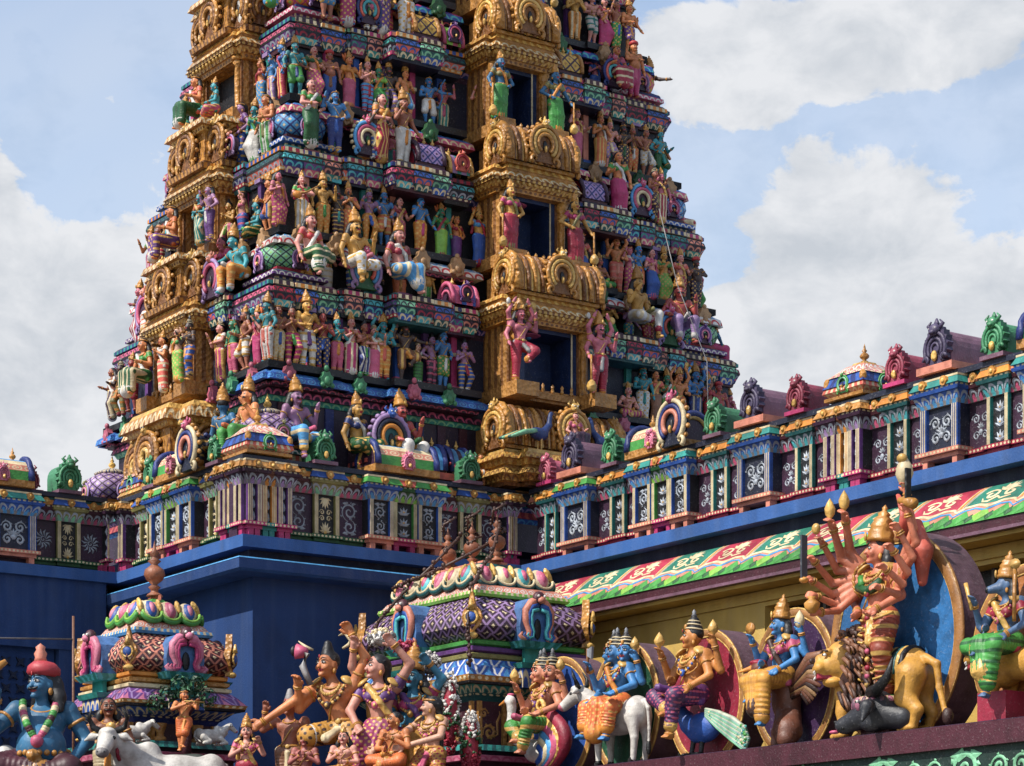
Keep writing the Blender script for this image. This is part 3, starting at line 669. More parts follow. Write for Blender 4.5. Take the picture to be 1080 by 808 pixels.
def scrollwork(mb,x0,x1,z0,z1,y,kind,k='grey2'):
    k='grey2' if k=='grey' else k
    fn=lambda a,b,h: (a,y-h-.002,b)
    w=x1-x0; h=z1-z0; cx=(x0+x1)/2; cz=(z0+z1)/2
    if kind==0:
        r=min(w,h)*.36; spiral(mb,(cx,z0+h*.68),r,k,fn,1.7,R(-100),-1,w*.05,8); spiral(mb,(cx,z0+h*.27),r*.8,k,fn,1.5,R(80),-1,w*.05,7)
        for a in(20,70,120,170): mb.leaf((cx,z0+h*.9),(cx+w*.4*math.cos(R(a)),z0+h*.9+h*.08*math.sin(R(a))),.25,k,fn)
        for a in(200,240,300,340): mb.leaf((cx,z0+h*.12),(cx+w*.42*math.cos(R(a)),z0+h*.12+h*.1*math.sin(R(a))),.25,k,fn)
    elif kind==1:
        r=min(w,h)*.44
        for i in range(12): a=R(30*i); mb.tube([fn(cx+r*.3*math.cos(a+.0),cz+r*.3*math.sin(a),.004),fn(cx+r*.7*math.cos(a+.45),cz+r*.7*math.sin(a+.45),.012),fn(cx+r*math.cos(a+.25),cz+r*math.sin(a+.25),.004)],[r*.05,r*.12,r*.03],k,5,up=(0,1,0))
        spiral(mb,(cx,cz),r*.3,k,fn,1.3,0,1,w*.035,0)
    elif kind==2:
        for s,zz in((1,z0+h*.04),(-1,z1-h*.04)):
            for i in range(7): a=R(90+(i-3)*26); q=(cx+w*.42*math.cos(a),zz+s*h*.3*math.sin(a)); mb.leaf((cx,zz),q,.16,k,fn,.016)
        for s in(-1,1):
            for zz in(.42,.58): spiral(mb,(cx+s*w*.22,z0+h*zz),w*.16,k,fn,1.3,R(90-s*90),s,w*.035,3)
        mb.ball(fn(cx,z0+h*.05,0),(w*.1,.02,h*.05),'goldlt',7,4)
    elif kind==3:
        for j in range(3):
            zz=z0+h*(.04+.32*j)
            for i in range(5): a=R(90+(i-2)*34); mb.leaf((cx,zz),(cx+w*.46*math.cos(a),zz+h*.26*math.sin(a)),.2,k,fn,.016)
            mb.ball(fn(cx,zz+h*.1,0),(w*.1,.015,h*.035),'goldlt',6,4)
    else:
        for s in(-1,1):
            spiral(mb,(cx+s*w*.24,z0+h*.66),w*.2,k,fn,1.6,R(90-s*90),s,w*.04,5); spiral(mb,(cx+s*w*.22,z0+h*.28),w*.18,k,fn,1.5,R(270-s*90),-s,w*.04,4)
        for i in range(5): a=R(90+(i-2)*30); mb.leaf((cx,z0+h*.42),(cx+w*.28*math.cos(a),z0+h*.42+h*.2*math.sin(a)),.2,k,fn,.016)
        mb.ball(fn(cx,z0+h*.36,0),(w*.12,.02,h*.07),k,8,5)
def Tf(side,a0,b0):
    """local frame of a wall: X along it, Y into it, Z up (in the turned frame of the temple)"""
    return Matrix.Translation((a0,b0,0))@(Matrix.Rotation(R(-90),4,'Z') if side=='left' else Matrix.Identity(4))

# ------------------------------------------------------------------ blue base of the tower and the two wings
ZC=7.65
base=empty('temple_building',W(0,0,0),TH,'dark blue plastered temple base under the painted parapet','building')
b=MB()
b.box(.34,11.2,.34,9.0,0,ZC-.3,'wallblue'); b.build('wall',base)
b=MB(); b.stack(.0,11.4,.0,9.2,[(ZC-.17,ZC,-.0,-.0,'edgeblue')]); b.stack(.22,11.2,.22,9.,[(ZC-.3,ZC-.171,0,0,'navy_shade')])
b.build('cornice',base)
b=MB(); b.stack(.34,11.2,.34,8.9,[(7.13,7.16,.40,.46,'edgeblue'),(7.16,7.30,.46,.46,'wallblue'),(7.30,7.318,.465,.455,'skyblue'),(7.318,7.345,.455,.1,'wallblue')]); b.build('ledge',base)
lw=empty('temple_wing',W(0,0,0),TH,'blue temple wing with dark lattice opening left of the tower','building')
b=MB(); b.box(-14,-.003,4.33,7.5,0,ZC-.171,'navy_shade'); b.build('wall',lw)
b=MB(); b.box(-14,-.002,4.03,7.5,ZC-.17,ZC,'edgeblue'); b.build('cornice',lw)
b=MB(); b.box(-14,-.14,4.1,4.329,6.42,7.50,'wallblue'); b.build('beam',lw)
b=MB(); b.box(-.9,-.14,4.12,4.329,0,6.42,'wallblue'); b.build('pier',lw)
b=MB()
for i in range(26):
    for j in range(7):
        x=-7+.23*i+(.115 if j%2 else 0); z=5.0+.2*j
        b.prism([(x+.1*(1 if q%2 else .34)*math.cos(PI/4*q),z+.1*(1 if q%2 else .34)*math.sin(PI/4*q)) for q in range(8)],4.2,4.24,'navy_shade')
b.box(-7.2,-.92,4.25,4.3,4.6,6.42,'wallblue'); b.build('lattice',lw)
rw=empty('temple_wing',W(0,0,0),TH,'right temple wing with red and green cornice above yellow wall','building')
b=MB(); b.box(4.701,11,-16,.0,ZC-.17,ZC,'edgeblue'); b.build('cornice',rw)
b=MB(); b.box(4.92,11,-16,.2,6.9,ZC-.171,'navy_shade'); b.build('frieze',rw)  # recess wall under the cornice: its shade is put into the navy colour
b=MB()
b.box(4.9,5.25,-5.35,.2,5.68,6.9,'wallyel'); b.box(5.251,11,-5.35,.2,0,6.9,'wallyel')
b.box(4.9,11,-16,-5.35,6.40,6.9,'wallyel'); b.box(4.86,4.9,-16,.1,6.46,6.6,'wallyel')
b.box(4.9,5.25,-.3,.2,0,5.679,'wallyel'); b.box(4.9,5.25,-5.35,-5.1,0,5.679,'wallyel'); b.box(4.9,5.25,-2.9,-2.6,0,5.679,'wallyel')
for p in(-7.9,-10.6,-13.4): b.box(4.93,5.2,p-.14,p+.14,0,6.399,'wallyel')
b.box(4.9,11,-16,-5.36,0,4.9,'wallyel'); b.build('wall',rw)
b=MB()
b.box(5.22,5.3,-16,-5.36,4.9,6.40,'black'); b.box(5.2,5.25,-5.1,-.3,0,5.678,'black')  # black sheets paint in the darkness of the unlit openings
for i in range(14):
    p=-5.5-.75*i; b.box(5.14,5.19,p-.025,p+.025,4.9,6.399,'stone')
b.box(5.14,5.2,-16,-5.36,6.02,6.06,'stone'); b.build('frame_and_painted_dark',rw)
# eave of red and green fields
def eave_pt(s,v,h=0.):
    a=4.86-.46*v; z=7.30-.49*v**1.25
    n=Vector((-.49*1.25*max(v,.02)**.25,0,.46)).normalized()
    return Vector((a,-s,z))+n*h
b=MB(); SEC=.97; s=-1.2; k=0; NV=10; VM=.6
shear=lambda v: -.30*v
while s<15:
    main='crimson2' if k%2==0 else 'teal2'
    cuts=[(0,'cream'),(.018,'deepblue'),(.036,'cream'),(.05,main),(.925,'cream'),(.945,'saffron'),(.985,'bronze'),(1.,None)]
    for (q0,kk),(q1,_) in zip(cuts,cuts[1:]):
        for i in range(NV):
            v0,v1=i/NV,(i+1)/NV; kk2=kk if v0<VM else ('salmon' if v0<.88 else 'green')
            b.quad([eave_pt(s+SEC*q0+shear(v0),v0),eave_pt(s+SEC*q0+shear(v1),v1),eave_pt(s+SEC*q1+shear(v1),v1),eave_pt(s+SEC*q1+shear(v0),v0)],kk2,None,True)
    fn=lambda x,y,h,s=s: eave_pt(s+x+shear(min(max(y,0),1)),min(max(y,0),1),h+.004)
    wk='cream'
    spiral(b,(.33,.38),.13,wk,fn,1.3,R(200),1,.022,0,.012); spiral(b,(.64,.38),.12,wk,fn,1.3,R(-20),-1,.022,0,.012)
    b.ribbon([(.24,.46),(.28,.53),(.38,.55),(.48,.46),(.56,.53),(.72,.5)],.02,wk,fn,.012)
    for a in(-55,-28,0,28,55): b.leaf((.5,.32),(.5+.20*math.sin(R(a)),.32-.27*math.cos(R(a))),.16,wk,fn,.012)
    b.ribbon([(0.,.72),(.1,.62),(.3,.60),(.5,.68),(.7,.60),(.87,.62),(.97,.72)],.03,'cream',fn,.016)
    b.ribbon([(0.,.80),(.12,.70),(.3,.68),(.5,.76),(.7,.68),(.85,.70),(.97,.80)],.02,'skyblue',fn,.014)
    for j in range(3):
        x=.16+.33*j; b.leaf((x,.99),(x,.70),.5,'lime' if j%2 else 'green',fn,.02); b.leaf((x-.16,.99),(x-.16,.80),.4,'greendk',fn,.015)
    s+=SEC; k+=1
eo=b.build('eave',rw)
b=MB(); b.box(4.42,4.9,-16,.3,6.70,6.805,'maroon'); b.box(4.40,4.9,-16,.3,6.66,6.699,'mauve'); b.box(4.5,4.9,-16,.3,6.61,6.659,'wallyel'); b.build('fascia',rw)

# ------------------------------------------------------------------ parapets
BAY={'blue':('blue',), 'bgb':('blue','green','blue'), 'purple':('purple','saffron','purple')}
def parapet(root,T,length,bays,start=0.,pats=(3,2),rowk=0):
    """bays: (s0,s1,kind); the gaps between are scroll | frame | scroll"""
    def MBT(): return MB(T)
    b=MBT(); b.box(start,length,.26,.5,ZC,ZC+1.06,'plum'); b.box(start,length,.10,.56,ZC+1.061,ZC+1.13,'navy'); b.box(start,length,.16,.5,ZC+1.02,ZC+1.06,'tealdk'); b.build('coping',root)
    def pil(b,x0,x1,y,z0,z1,k):
        b.box(x0,x1,y,y+.06,z0,z1,k); w=x1-x0
        for q in(.2,.5,.8) if w>.05 else (.5,): b.box(x0+w*q-.006,x0+w*q+.006,y-.008,y-.001,z0,z1,'cream')
    def section(s0,s1,kind,y,wall,pc,pan,i):
        """one painted section of the parapet: foot, panel, capital, cornice strip"""
        z=ZC; b=MBT(); w=s1-s0
        foot={'blue':'salmon','green':'magenta','purple':'magenta','saffron':'teal'}.get(kind,'greendk' if i%2 else 'crimson')
        lift=.10 if kind in('blue','green','purple','saffron') else .05
        if lift>.06:
            for q in(s0+.03,s1-.11): b.box(q,q+.08,y+.02,y+.14,z,z+lift,foot)
        b.stack(s0,s1,y+.01,.3,[(z+lift,z+lift+.05,.0,.0,foot),(z+lift+.05,z+lift+.1,.05,.05,foot+'|dots|cream|16')],smooth=False)
        z0,z1=z+lift+.1,z+.72
        b.box(s0+.003,s1-.003,y+.05,.27,z0,z1,wall)
        if kind in('blue','green','olive','teal'):
            pk={'blue':'blue','green':'green','olive':'olive','teal':'teal'}[kind]; pw=max(.05,w*.17)
            pil(b,s0+.004,s0+pw,y,z0,z1,pk); pil(b,s1-pw,s1-.004,y,z0,z1,pk)
            scrollwork(b,s0+pw+.01,s1-pw-.01,z0+.015,z1-.015,y+.047,pan,pc)
        elif kind in('purple','saffron'):
            pil(b,s0+.004,s0+w*.36,y,z0,z1,kind); pil(b,s1-w*.36,s1-.004,y,z0,z1,kind); scrollwork(b,s0+w*.37,s1-w*.37,z0,z1,y+.047,3,pc)
        else: scrollwork(b,s0+.02,s1-.02,z0+.02,z1-.02,y+.047,pan,pc)
        ck={'blue':('blue','skyblue'),'green':('greendk','lime'),'purple':('plum','lilac'),'saffron':('brown','saffron'),'olive':('olive','mint'),'teal':('tealdk','aqua')}.get(kind,('maroon','rose'))
        st={'blue':('teal' if (i//3)%2 else 'green'),'green':'coral','purple':'ochre','saffron':'saffron','olive':'blue','teal':'saffron'}.get(kind,'saffron' if i%2 else 'salmon')
        e=.0 if kind=='' else .01
        b.stack(s0+.001,s1-.001,y,.3,[(z1,z1+.05,.0,.02,ck[1]+'|stripe|grey|9'),(z1+.05,z1+.15,.02,.06,ck[0]+'|scal|grey2|7|'+ck[1]),(z1+.15,z1+.19,.075+e,.09+e,ck[0]),(z1+.19,z1+.22,.07,.07,'cream|stripe|'+ck[0]+'|12'),(z1+.225,z1+.315,.09+e,.05,st),(z1+.315,z1+.34,.055,.055,'cream')])
        o=b.build('parapet_bay',root)
        for x in((s0+s1)/2,) if w<.5 else (s0+.14,s1-.14):
            q=MBT(); q.prism([(x+.055*math.cos(R(a))*(1.15 if a%72==0 else .9),z1+.27+.06*math.sin(R(a))) for a in range(0,360,36)],y-.1-e,y-.02,'gold'); q.ball((x,y-.1-e,z1+.27),(.028,.025,.03),'goldlt',7,5); q.build('boss',o)
    i=rowk; pos=start
    bl=sorted(bays)
    for s0,s1,kind in bl+[(length,None,None)]:
        gap=s0-pos
        if gap>.12:
            n=3 if gap>.6 else (2 if gap>.42 else 1); fk='olive' if i%2 else 'teal'
            for j in range(n):
                q0,q1=pos+gap*j/n,pos+gap*(j+1)/n
                if (n==3 and j==1) or (n==2 and j==1): section(q0,q1,fk,.18,'dark','cream' if fk=='olive' else 'grey',3 if fk=='teal' else 2,i)
                else: section(q0,q1,'',.22,'plum' if i%2 else 'dark','grey',(1 if rowk==5 else (0 if i%2 else 4)),i+j)
            i+=1
        if kind is None: break
        ks=BAY[kind]; w=(s1-s0)/len(ks)
        for j,kk in enumerate(ks): section(s0+w*j,s0+w*(j+1),kk,.05 if kk not in('green','saffron') else .07,'dark' if kind!='blue' else 'navy','grey',4 if kind=='blue' else (3 if kk=='green' else 0),i)
        pos=s1; i+=1
def top_plaque(root,T,s,k,sz=.42,tail=None,y=.05,bo=.0):
    b=MB(T); z=ZC+1.13+bo
    if bo: 
        b.box(s-.3,s+.3,y+.0,.75,z-.09,z,'salmon'); b.box(s-.24,s+.24,y+.06,.7,ZC+1.131,z-.09,'maroon')
    else: b.box(s-.19,s+.19,y,.5,z,z+.05,'magenta' if k!='pgreen' else 'mauve'); z+=.05
    plaque(b,(s,y+.03,z),sz,k)
    d=.62 if tail else .36; kk=tail or k
    pr=[(s+sz*.34*math.cos(R(a)),z+sz*.42+sz*.40*math.sin(R(a))) for a in range(0,181,18)]+[(s-sz*.34,z),(s+sz*.34,z)]
    b.prism(pr,y+.12,y+.12+d,kk); b.build('finial_plaque',root)
def top_cupola(root,T,s,y=.42,sz=1.):
    b=MB(T); z=ZC+1.0
    b.stack(s-.26*sz,s+.26*sz,y-.26*sz,y+.26*sz,[(z,z+.16,.0,.0,'dark'),(z+.16,z+.2,.1,.1,'ochre'),(z+.2,z+.26,.04,.12,'salmon|scal|cream|8'),(z+.26,z+.32,.12,.1,'coral|stripe|cream|10'),(z+.32,z+.45,.12,.06,'blue|stripe|deepblue|5'),(z+.45,z+.5,.08,.02,'cream|scal|rose|9'),(z+.5,z+.6,.02,-.1,'salmon|scal|white|8'),(z+.6,z+.64,-.14,-.16,'goldlt')])
    fin(b,(s,y,z+.66),.42)
    o=b.build('cupola',root); q=MB(T); kudu(q,(s,y-.36*sz,z+.33),.1,['green','mint','greendk'],.04,'green'); q.build('kudu_arch',o); q=MB(); q.T=T@Matrix.Translation((s,y,0))@Matrix.Rotation(R(90),4,'Z'); kudu(q,(0,-.36*sz,z+.33),.1,['green','mint','greendk'],.04,'green'); 
    q.build('kudu_arch',o)
    for sx in(-1,1):
        q=MB(T); q.ball((s+sx*.33*sz,y-.33*sz,z+.38),(.05,.05,.08),'gold',8,6); q.build('boss',o)
def top_barrel(root,T,s0,s1,endk,fat_kudu=None):
    b=MB(T); z=ZC+1.131; y0,y1=.02,.56; ym=(y0+y1)/2
    b.box(s0-.05,s1+.05,y0-.02,y1,z,z+.1,'ochre'); n=9
    P=[(ym-.27*math.cos(PI*i/n),z+.1+.34*math.sin(PI*i/n)**.8) for i in range(n+1)]
    ks=['green','salmon','cream','skyblue','cream','skyblue','cream','salmon','green']
    for i in range(n):
        (ya,za),(yb,zb)=P[i],P[i+1]; kk=ks[i] if ks[i]!='salmon' else 'salmon|swirl|cream|5'
        b.quad([(s0,ya,za),(s1,ya,za),(s1,yb,zb),(s0,yb,zb)],kk,[(0,0),(s1-s0,0),(s1-s0,1),(0,1)])
    for e in(s0,s1): b.prism([(0,0)],0,0,'gold') if False else None
    for e in(s0,s1):
        b.tube([(e,ym-.29*math.cos(PI*i/12),z+.1+.37*math.sin(PI*i/12)**.85) for i in range(13)],.05,'deepblue',6); b.tube([(e,ym-.25*math.cos(PI*i/12),z+.1+.32*math.sin(PI*i/12)**.85) for i in range(13)],.035,'goldlt',6)
        b.face([b.pt((e,ym-.26*math.cos(PI*i/12),z+.1+.33*math.sin(PI*i/12)**.85)) for i in range(13)],'plum')
    o=b.build('barrel_roof',root)
    for q in range(3):
        f=MB(T); fin(f,(s0+(s1-s0)*(.2+.3*q),ym,z+.43),.36); f.build('finial',o)
    f=MB(T); plaque(f,((s0+s1)/2,y0-.06,z+.06),.26,'pink'); f.build('kudu_arch',o)
    if fat_kudu is not None:
        f=MB(T); kudu(f,(fat_kudu,y0-.1,z+.3),.29,['cream','deepblue','salmon','navy'],.08,'rose','gold'); f.build('kudu_arch',o)
LAB='painted parapet of pilasters and scrolls '
pw=empty('parapet',W(0,0,0),TH,LAB+'along the right wing, rising to the picture edge','parapet')
T=Tf('left',4.7,0)
parapet(pw,T,15.2,[(.93,1.61,'blue'),(2.67,3.9,'bgb'),(4.95,5.63,'blue'),(6.66,7.35,'purple'),(8.41,9.05,'blue'),(10.1,11.3,'bgb'),(12.4,13.1,'blue')],.05)
top_plaque(pw,T,.5,'prose',.4); top_plaque(pw,T,1.2,'plum2',.52,'mauve',.0,.1); top_plaque(pw,T,2.1,'pgreen',.46)
top_barrel(pw,T,2.6,3.75,'blue',3.72); top_plaque(pw,T,4.42,'pgreen',.46); top_plaque(pw,T,5.25,'plum2',.5,'mauve',.0,.1)
top_plaque(pw,T,6.1,'pcrim',.44); top_cupola(pw,T,7.03); top_plaque(pw,T,7.95,'pcrim',.44); top_plaque(pw,T,8.7,'plum2',.52,'mauve',.0,.1); top_plaque(pw,T,9.6,'pgreen',.46); top_barrel(pw,T,10.1,11.3,'blue',11.2)
pf=empty('parapet',W(0,0,0),TH,LAB+'around the corner below the tower','parapet')
T=Tf('front',0,0)
parapet(pf,T,4.66,[(.10,.82,'purple'),(2.08,3.32,'bgb'),(4.5,4.66,'purple')],.05)
top_cupola(pf,T,.46,.42); top_plaque(pf,T,1.37,'pgreen',.42); top_barrel(pf,T,2.2,3.2,'blue'); top_plaque(pf,T,3.85,'pgreen',.42); top_cupola(pf,T,4.9,.6,.9)
T=Tf('left',0,4.03)
parapet(pf,T,3.9,[(-.05,.12,'purple'),(1.02,2.38,'bgb'),(3.2,3.9,'purple')],-.05)
top_plaque(pf,T,.95,'pgreen',.42); top_barrel(pf,T,1.3,2.4,'blue',2.5); top_plaque(pf,T,3.0,'pgreen',.36); top_cupola(pf,T,.12,.5,.9)
pl=empty('parapet',W(0,0,0),TH,LAB+'of the left wing, with a green leaf plaque','parapet')
T=Tf('front',-6,4.03)
parapet(pl,T,5.9,[(.5,1.3,'bgb'),(2.6,3.3,'blue'),(4.02,4.72,'blue'),(5.88,5.9,'purple')],0,rowk=5)
top_plaque(pl,T,5.27,'pgreen',.5); top_barrel(pl,T,3.7,4.62,'blue',None); top_plaque(pl,T,4.75,'pcrim',.36,'mauve',.3)
# ------------------------------------------------------------------ the gate tower
TC=(5.28,3.47)
ZP=[8.6,10.33,12.43,14.54,16.65,18.76]
HX=[4.32,4.26,3.86,3.46,3.06]; HY=[2.50,2.45,2.05,1.65,1.25]
BAYW=[1.0,.86,.70,.60,.54]; BAYP=[1.15,1.05,1.0,1.0,.95]; BX0=.16      # gold window bay: half width, projection, at each tier's own roof below
tower=empty('temple_tower',W(TC[0],TC[1],0),TH,'tall tapering temple gate tower crowded with painted statues and gold window bays','tower')
def FT(side,i):
    """frame of a tier's face: X along the wall from its middle, Y inwards, Z up"""
    rot={'front':0,'left':-90,'right':90,'back':180}[side]; d=HY[i] if side in('front','back') else HX[i]
    return Matrix.Rotation(R(rot),4,'Z')@Matrix.Translation((0,-d,0))
EAVE=[('plum','teal','magenta','navy','salmon'),('coral','tealdk','saffron','navy','blue'),('deepblue','purple','crimson','tealdk','aqua'),('tealdk','blue','maroon','plum','mint'),('purple','rose','deepblue','maroon','teal'),('navy','aqua','plum','dark','crimson')]
def eave(b,x0,x1,y0,y1,z,p,o=1.,sub=True):
    c=EAVE[p%len(EAVE)]; o*=.52
    b.stack(x0,x1,y0,y1,[(z-.12,z-.06,.0,.03*o,c[3]),(z-.06,z-.01,.05*o,.08*o,c[2]+'|dots|cream|9'),(z-.01,z+.07,.08*o,.15*o,c[0]+'|scal|grey2|6|'+c[1]),(z+.07,z+.10,.16*o,.17*o,'dark'),(z+.10,z+.17,.17*o,.13*o,c[1]+'|scal|'+c[3]+'|7'),(z+.17,z+.205,.07*o,.07*o,'dark'),(z+.205,z+.26,.13*o,.13*o,c[4]+'|stripe|'+c[2]+'|8'),(z+.26,z+.30,.12*o,.04*o,c[3])])
    if sub and x1-x0>.5:
        n=2 if x1-x0<.9 else 3; w=(x1-x0)/n
        for j in range(n):
            cc=EAVE[(p+1+j*2)%len(EAVE)]; m=x0+w*(j+.5); e=.035+.012*(j%2)
            b.stack(m-w*.30,m+w*.30,y0-e,y1+e,[(z-.09,z+.0,.02*o,.09*o,cc[1]+'|scal|cream|7'),(z+.0,z+.082,.10*o,.155*o,cc[0]+'|scal|'+cc[4]+'|6'),(z+.082,z+.105,.165*o,.165*o,'dark'),(z+.105,z+.178,.17*o,.12*o,cc[4]+'|scal|'+cc[3]+'|8'),(z+.178,z+.21,.06*o,.06*o,'dark'),(z+.21,z+.27,.13*o,.12*o,cc[2]+'|stripe|cream|8'),(z+.27,z+.31,.10*o,.03*o,cc[3])])
DOME=[('lilac|dia|plum|7|cream','olive'),('mint|dia|navy|8|lime','purple'),('skyblue|dia|deepblue|6|cream','magenta'),('saffron|dia|magenta|6|lime','purple'),('aqua|dia|deepblue|7|white','rose')]
def cupola(x,y,z,r,p,parent):
    k,kk=DOME[p%len(DOME)]; b=MB()
    c=EAVE[(p+1)%len(EAVE)]
    b.stack(x-r*.8,x+r*.8,y-r*.8,y+r*.8,[(z,z+.10,.04,.04,c[0]+'|stripe|cream|9'),(z+.10,z+.16,.14,.14,c[1]+'|scal|white|8'),(z+.16,z+.2,.14,.05,c[3]),(z+.2,z+.26,.0,.0,c[2])])
    b.lathe((x,y,z+.26),[(r*.8,0),(r*1.02,.06),(r*1.12,.16),(r*1.08,.27),(r*.9,.37),(r*.55,.45)],16,k,sq=.12,uvs=2.4,ang0=PI/4)
    b.lathe((x,y,z+.7),[(r*.62,.0),(r*.66,.03),(r*.4,.08),(r*.2,.11)],16,'deepblue|petal|cream|14',sq=.1,uvs=1.)
    fin(b,(x,y,z+.8),.42,'goldlt')
    o=b.build('cupola',parent)
    for rot in(0,-90):
        q=MB(Matrix.Translation((x,y,0))@Matrix.Rotation(R(rot),4,'Z')); kudu(q,(0,-r*1.1,z+.38),.13,['lilac',kk,'pink','plum'],.06,kk); q.build('kudu_arch',o)
    return o
def barrel(b,x0,x1,y0,y1,z,h,k,edge='goldlt',endk='maroon',ribs=0,ribk='golddk',fins=3):
    ym=(y0+y1)/2; ry=(y1-y0)/2; n=10
    P=[(ym-ry*math.cos(PI*i/n)*(1.0+.06*math.sin(PI*i/n)),z+h*math.sin(PI*i/n)**.85) for i in range(n+1)]
    vl=0
    for i in range(n):
        (ya,za),(yb,zb)=P[i],P[i+1]; d=math.hypot(yb-ya,zb-za); b.quad([(x0,ya,za),(x1,ya,za),(x1,yb,zb),(x0,yb,zb)],k,[(0,vl),(x1-x0,vl),(x1-x0,vl+d),(0,vl+d)],True); vl+=d
    for e in(x0,x1):
        b.face([b.pt((e,y_,z_)) for y_,z_ in P],endk); b.tube([(e,y_,z_) for y_,z_ in P],h*.11,edge,6)
        b.tube([(e,ym+(y_-ym)*.62,z+(z_-z)*.66) for y_,z_ in P],h*.08,edge,5)
    for i in range(ribs):
        x=x0+(x1-x0)*(i+.5)/ribs; b.tube([(x,y_-.004,z_) for y_,z_ in P[:8]],(x1-x0)/ribs*.30,ribk if i%2 else edge,5)
    for i in range(fins): fin(b,(x0+(x1-x0)*(i+.5)/fins,ym,z+h*1.0),h*.62,'goldlt')
def gold_bay(i,side,hb,p,z,parent,kind):
    """gilded bay: sill, two piers, dark opening, toothed lintel and barrel roof; z is the floor of tier i"""
    T=FT(side,i)@Matrix.Translation((BX0 if side=='front' else 0,0,0)); bay=bpy.data.objects.new('window_bay',None); col.objects.link(bay); bay.parent=parent; bay['label']='gilded window bay with barrel roof'
    G='gold|scal|goldlt|9|golddk'
    oh=1.02 if kind=='win' else .86
    b=MB(T); b.box(-hb*.98,hb*.98,-p*.80,.0,z-.12,z+.06,'ochre'); b.box(-hb*.7,hb*.7,-p*.86,-p*.801,z-.08,z+.02,'ochre')
    for q in range(7): b.lathe((-hb*.62+hb*1.24*q/6,-p*.83,z+.02),[(.02,0),(.03,.04),(.02,.08),(.03,.11),(0,.15)],6,'gold')
    for s in(-1,1):
        x0,x1=sorted((s*hb*.6,s*hb*1.08)); b.box(x0,x1,-p*1.24,-p*.861,z-.16,z+.05,'ochre')
    b.build('sill',bay)
    ow=hb*.62
    for s in(-1,1):
        b=MB(T); x0,x1=sorted((s*ow,s*hb*.86)); b.box(x0,x1,-p*.72,.0,z+.06,z+oh,'ochre|stripe|golddk|6')
        b.lathe((s*(ow+.10),-p*.76,z+.06),[(.07,0),(.07,.08),(.04,.1),(.045,.3),(.05,.5),(.04,.72),(.075,.76),(.05,.8),(.09,.86),(.09,oh-.06)],10,'gold'); b.build('pier',bay)
    b=MB(T); b.box(-ow+.001,ow-.001,-.12,-.002,z+.061,z+oh-.001,'inner' if kind=='win' else 'dark')
    if kind=='win':
        b.box(ow-.10,ow-.002,-p*.70,-.121,z+.061,z+oh-.001,'inner'); b.box(-ow+.002,-ow+.10,-p*.70,-.121,z+.061,z+oh-.001,'inner'); b.box(ow-.102,ow-.078,-p*.712,-p*.701,z+.061,z+oh-.002,'cream'); b.box(-ow+.1,ow-.1,-p*.70,-.121,z+oh-.06,z+oh-.002,'inner')
    if kind=='win': b.lathe((-ow*.35,-p*.42,z+oh-.075),[(.0,-.02),(.10,-.015),(.16,.0),(.2,.012)],14,'rose'); b.lathe((-ow*.35,-p*.42,z+oh-.10),[(.0,-.02),(.05,-.01),(.06,.01)],10,'skyblue')
    b.build('opening',bay)
    b=MB(T); zl=z+oh
    for q,(s,pp) in enumerate(((hb*.97,p*.72),(hb*.76,p*.86))):
        b.stack(-s,s,-pp,.0,[(zl+.003*q,zl+.07,.0,.02,'gold|dots|golddk|11'),(zl+.07,zl+.15,.05,.10,'gold|scal|goldlt|8|golddk'),(zl+.15,zl+.19,.13,.14,'goldlt|stripe|golddk|10'),(zl+.19,zl+.27,.16,.11,'gold|scal|cream|6|golddk'),(zl+.27,zl+.33,.06,.08,'ochre'),(zl+.33,zl+.40+.003*q,.10,.06,'gold|stripe|goldlt|7')])
        for j in range(int(s*2/.11)): b.ball((-s-.06+.11*j+.05,-pp-.10,zl+.13),(.03,.03,.035),'goldlt',6,4)
    b.build('lintel',bay)
    return bay,zl+.40
def bay_roof(i,side,hb,p,z,h,parent,bay,arches):
    T=FT(side,i)@Matrix.Translation((BX0 if side=='front' else 0,0,0)); b=MB(T)
    b.box(-hb*.93,hb*.93,-p*.9,0,z,z+.05,'gold'); 
    barrel(b,-hb*.92,hb*.92,-p*.95,-p*.95+.95*h,z+.05,h,'gold|scal|golddk|9|goldlt','gold','golddk',ribs=max(9,int(hb*15)),ribk='golddk',fins=0)
    b.box(-hb*.8,hb*.8,-p*.95+.55*h,0,z+.02,z+h*.7,'ochre')
    o=b.build('barrel_roof',bay)
    for x in arches:
        q=MB(T); kudu(q,(x,-p*.95-.05,z+.05+h*.52),h*.46,['gold','goldlt','gold','golddk'],.1,'goldlt','gold'); q.build('kudu_arch',o)
    for s in(-1,1):      # horseshoe ends of the wagon roof
        q=MB(T@Matrix.Translation((s*hb*.95,-p*.95+.48*h,0))@Matrix.Rotation(R(90*s),4,'Z')); kudu(q,(0,-.03,z+.05+h*.42),h*.46,['gold','goldlt','gold','golddk'],.08,'goldlt','gold'); q.build('kudu_arch',o)
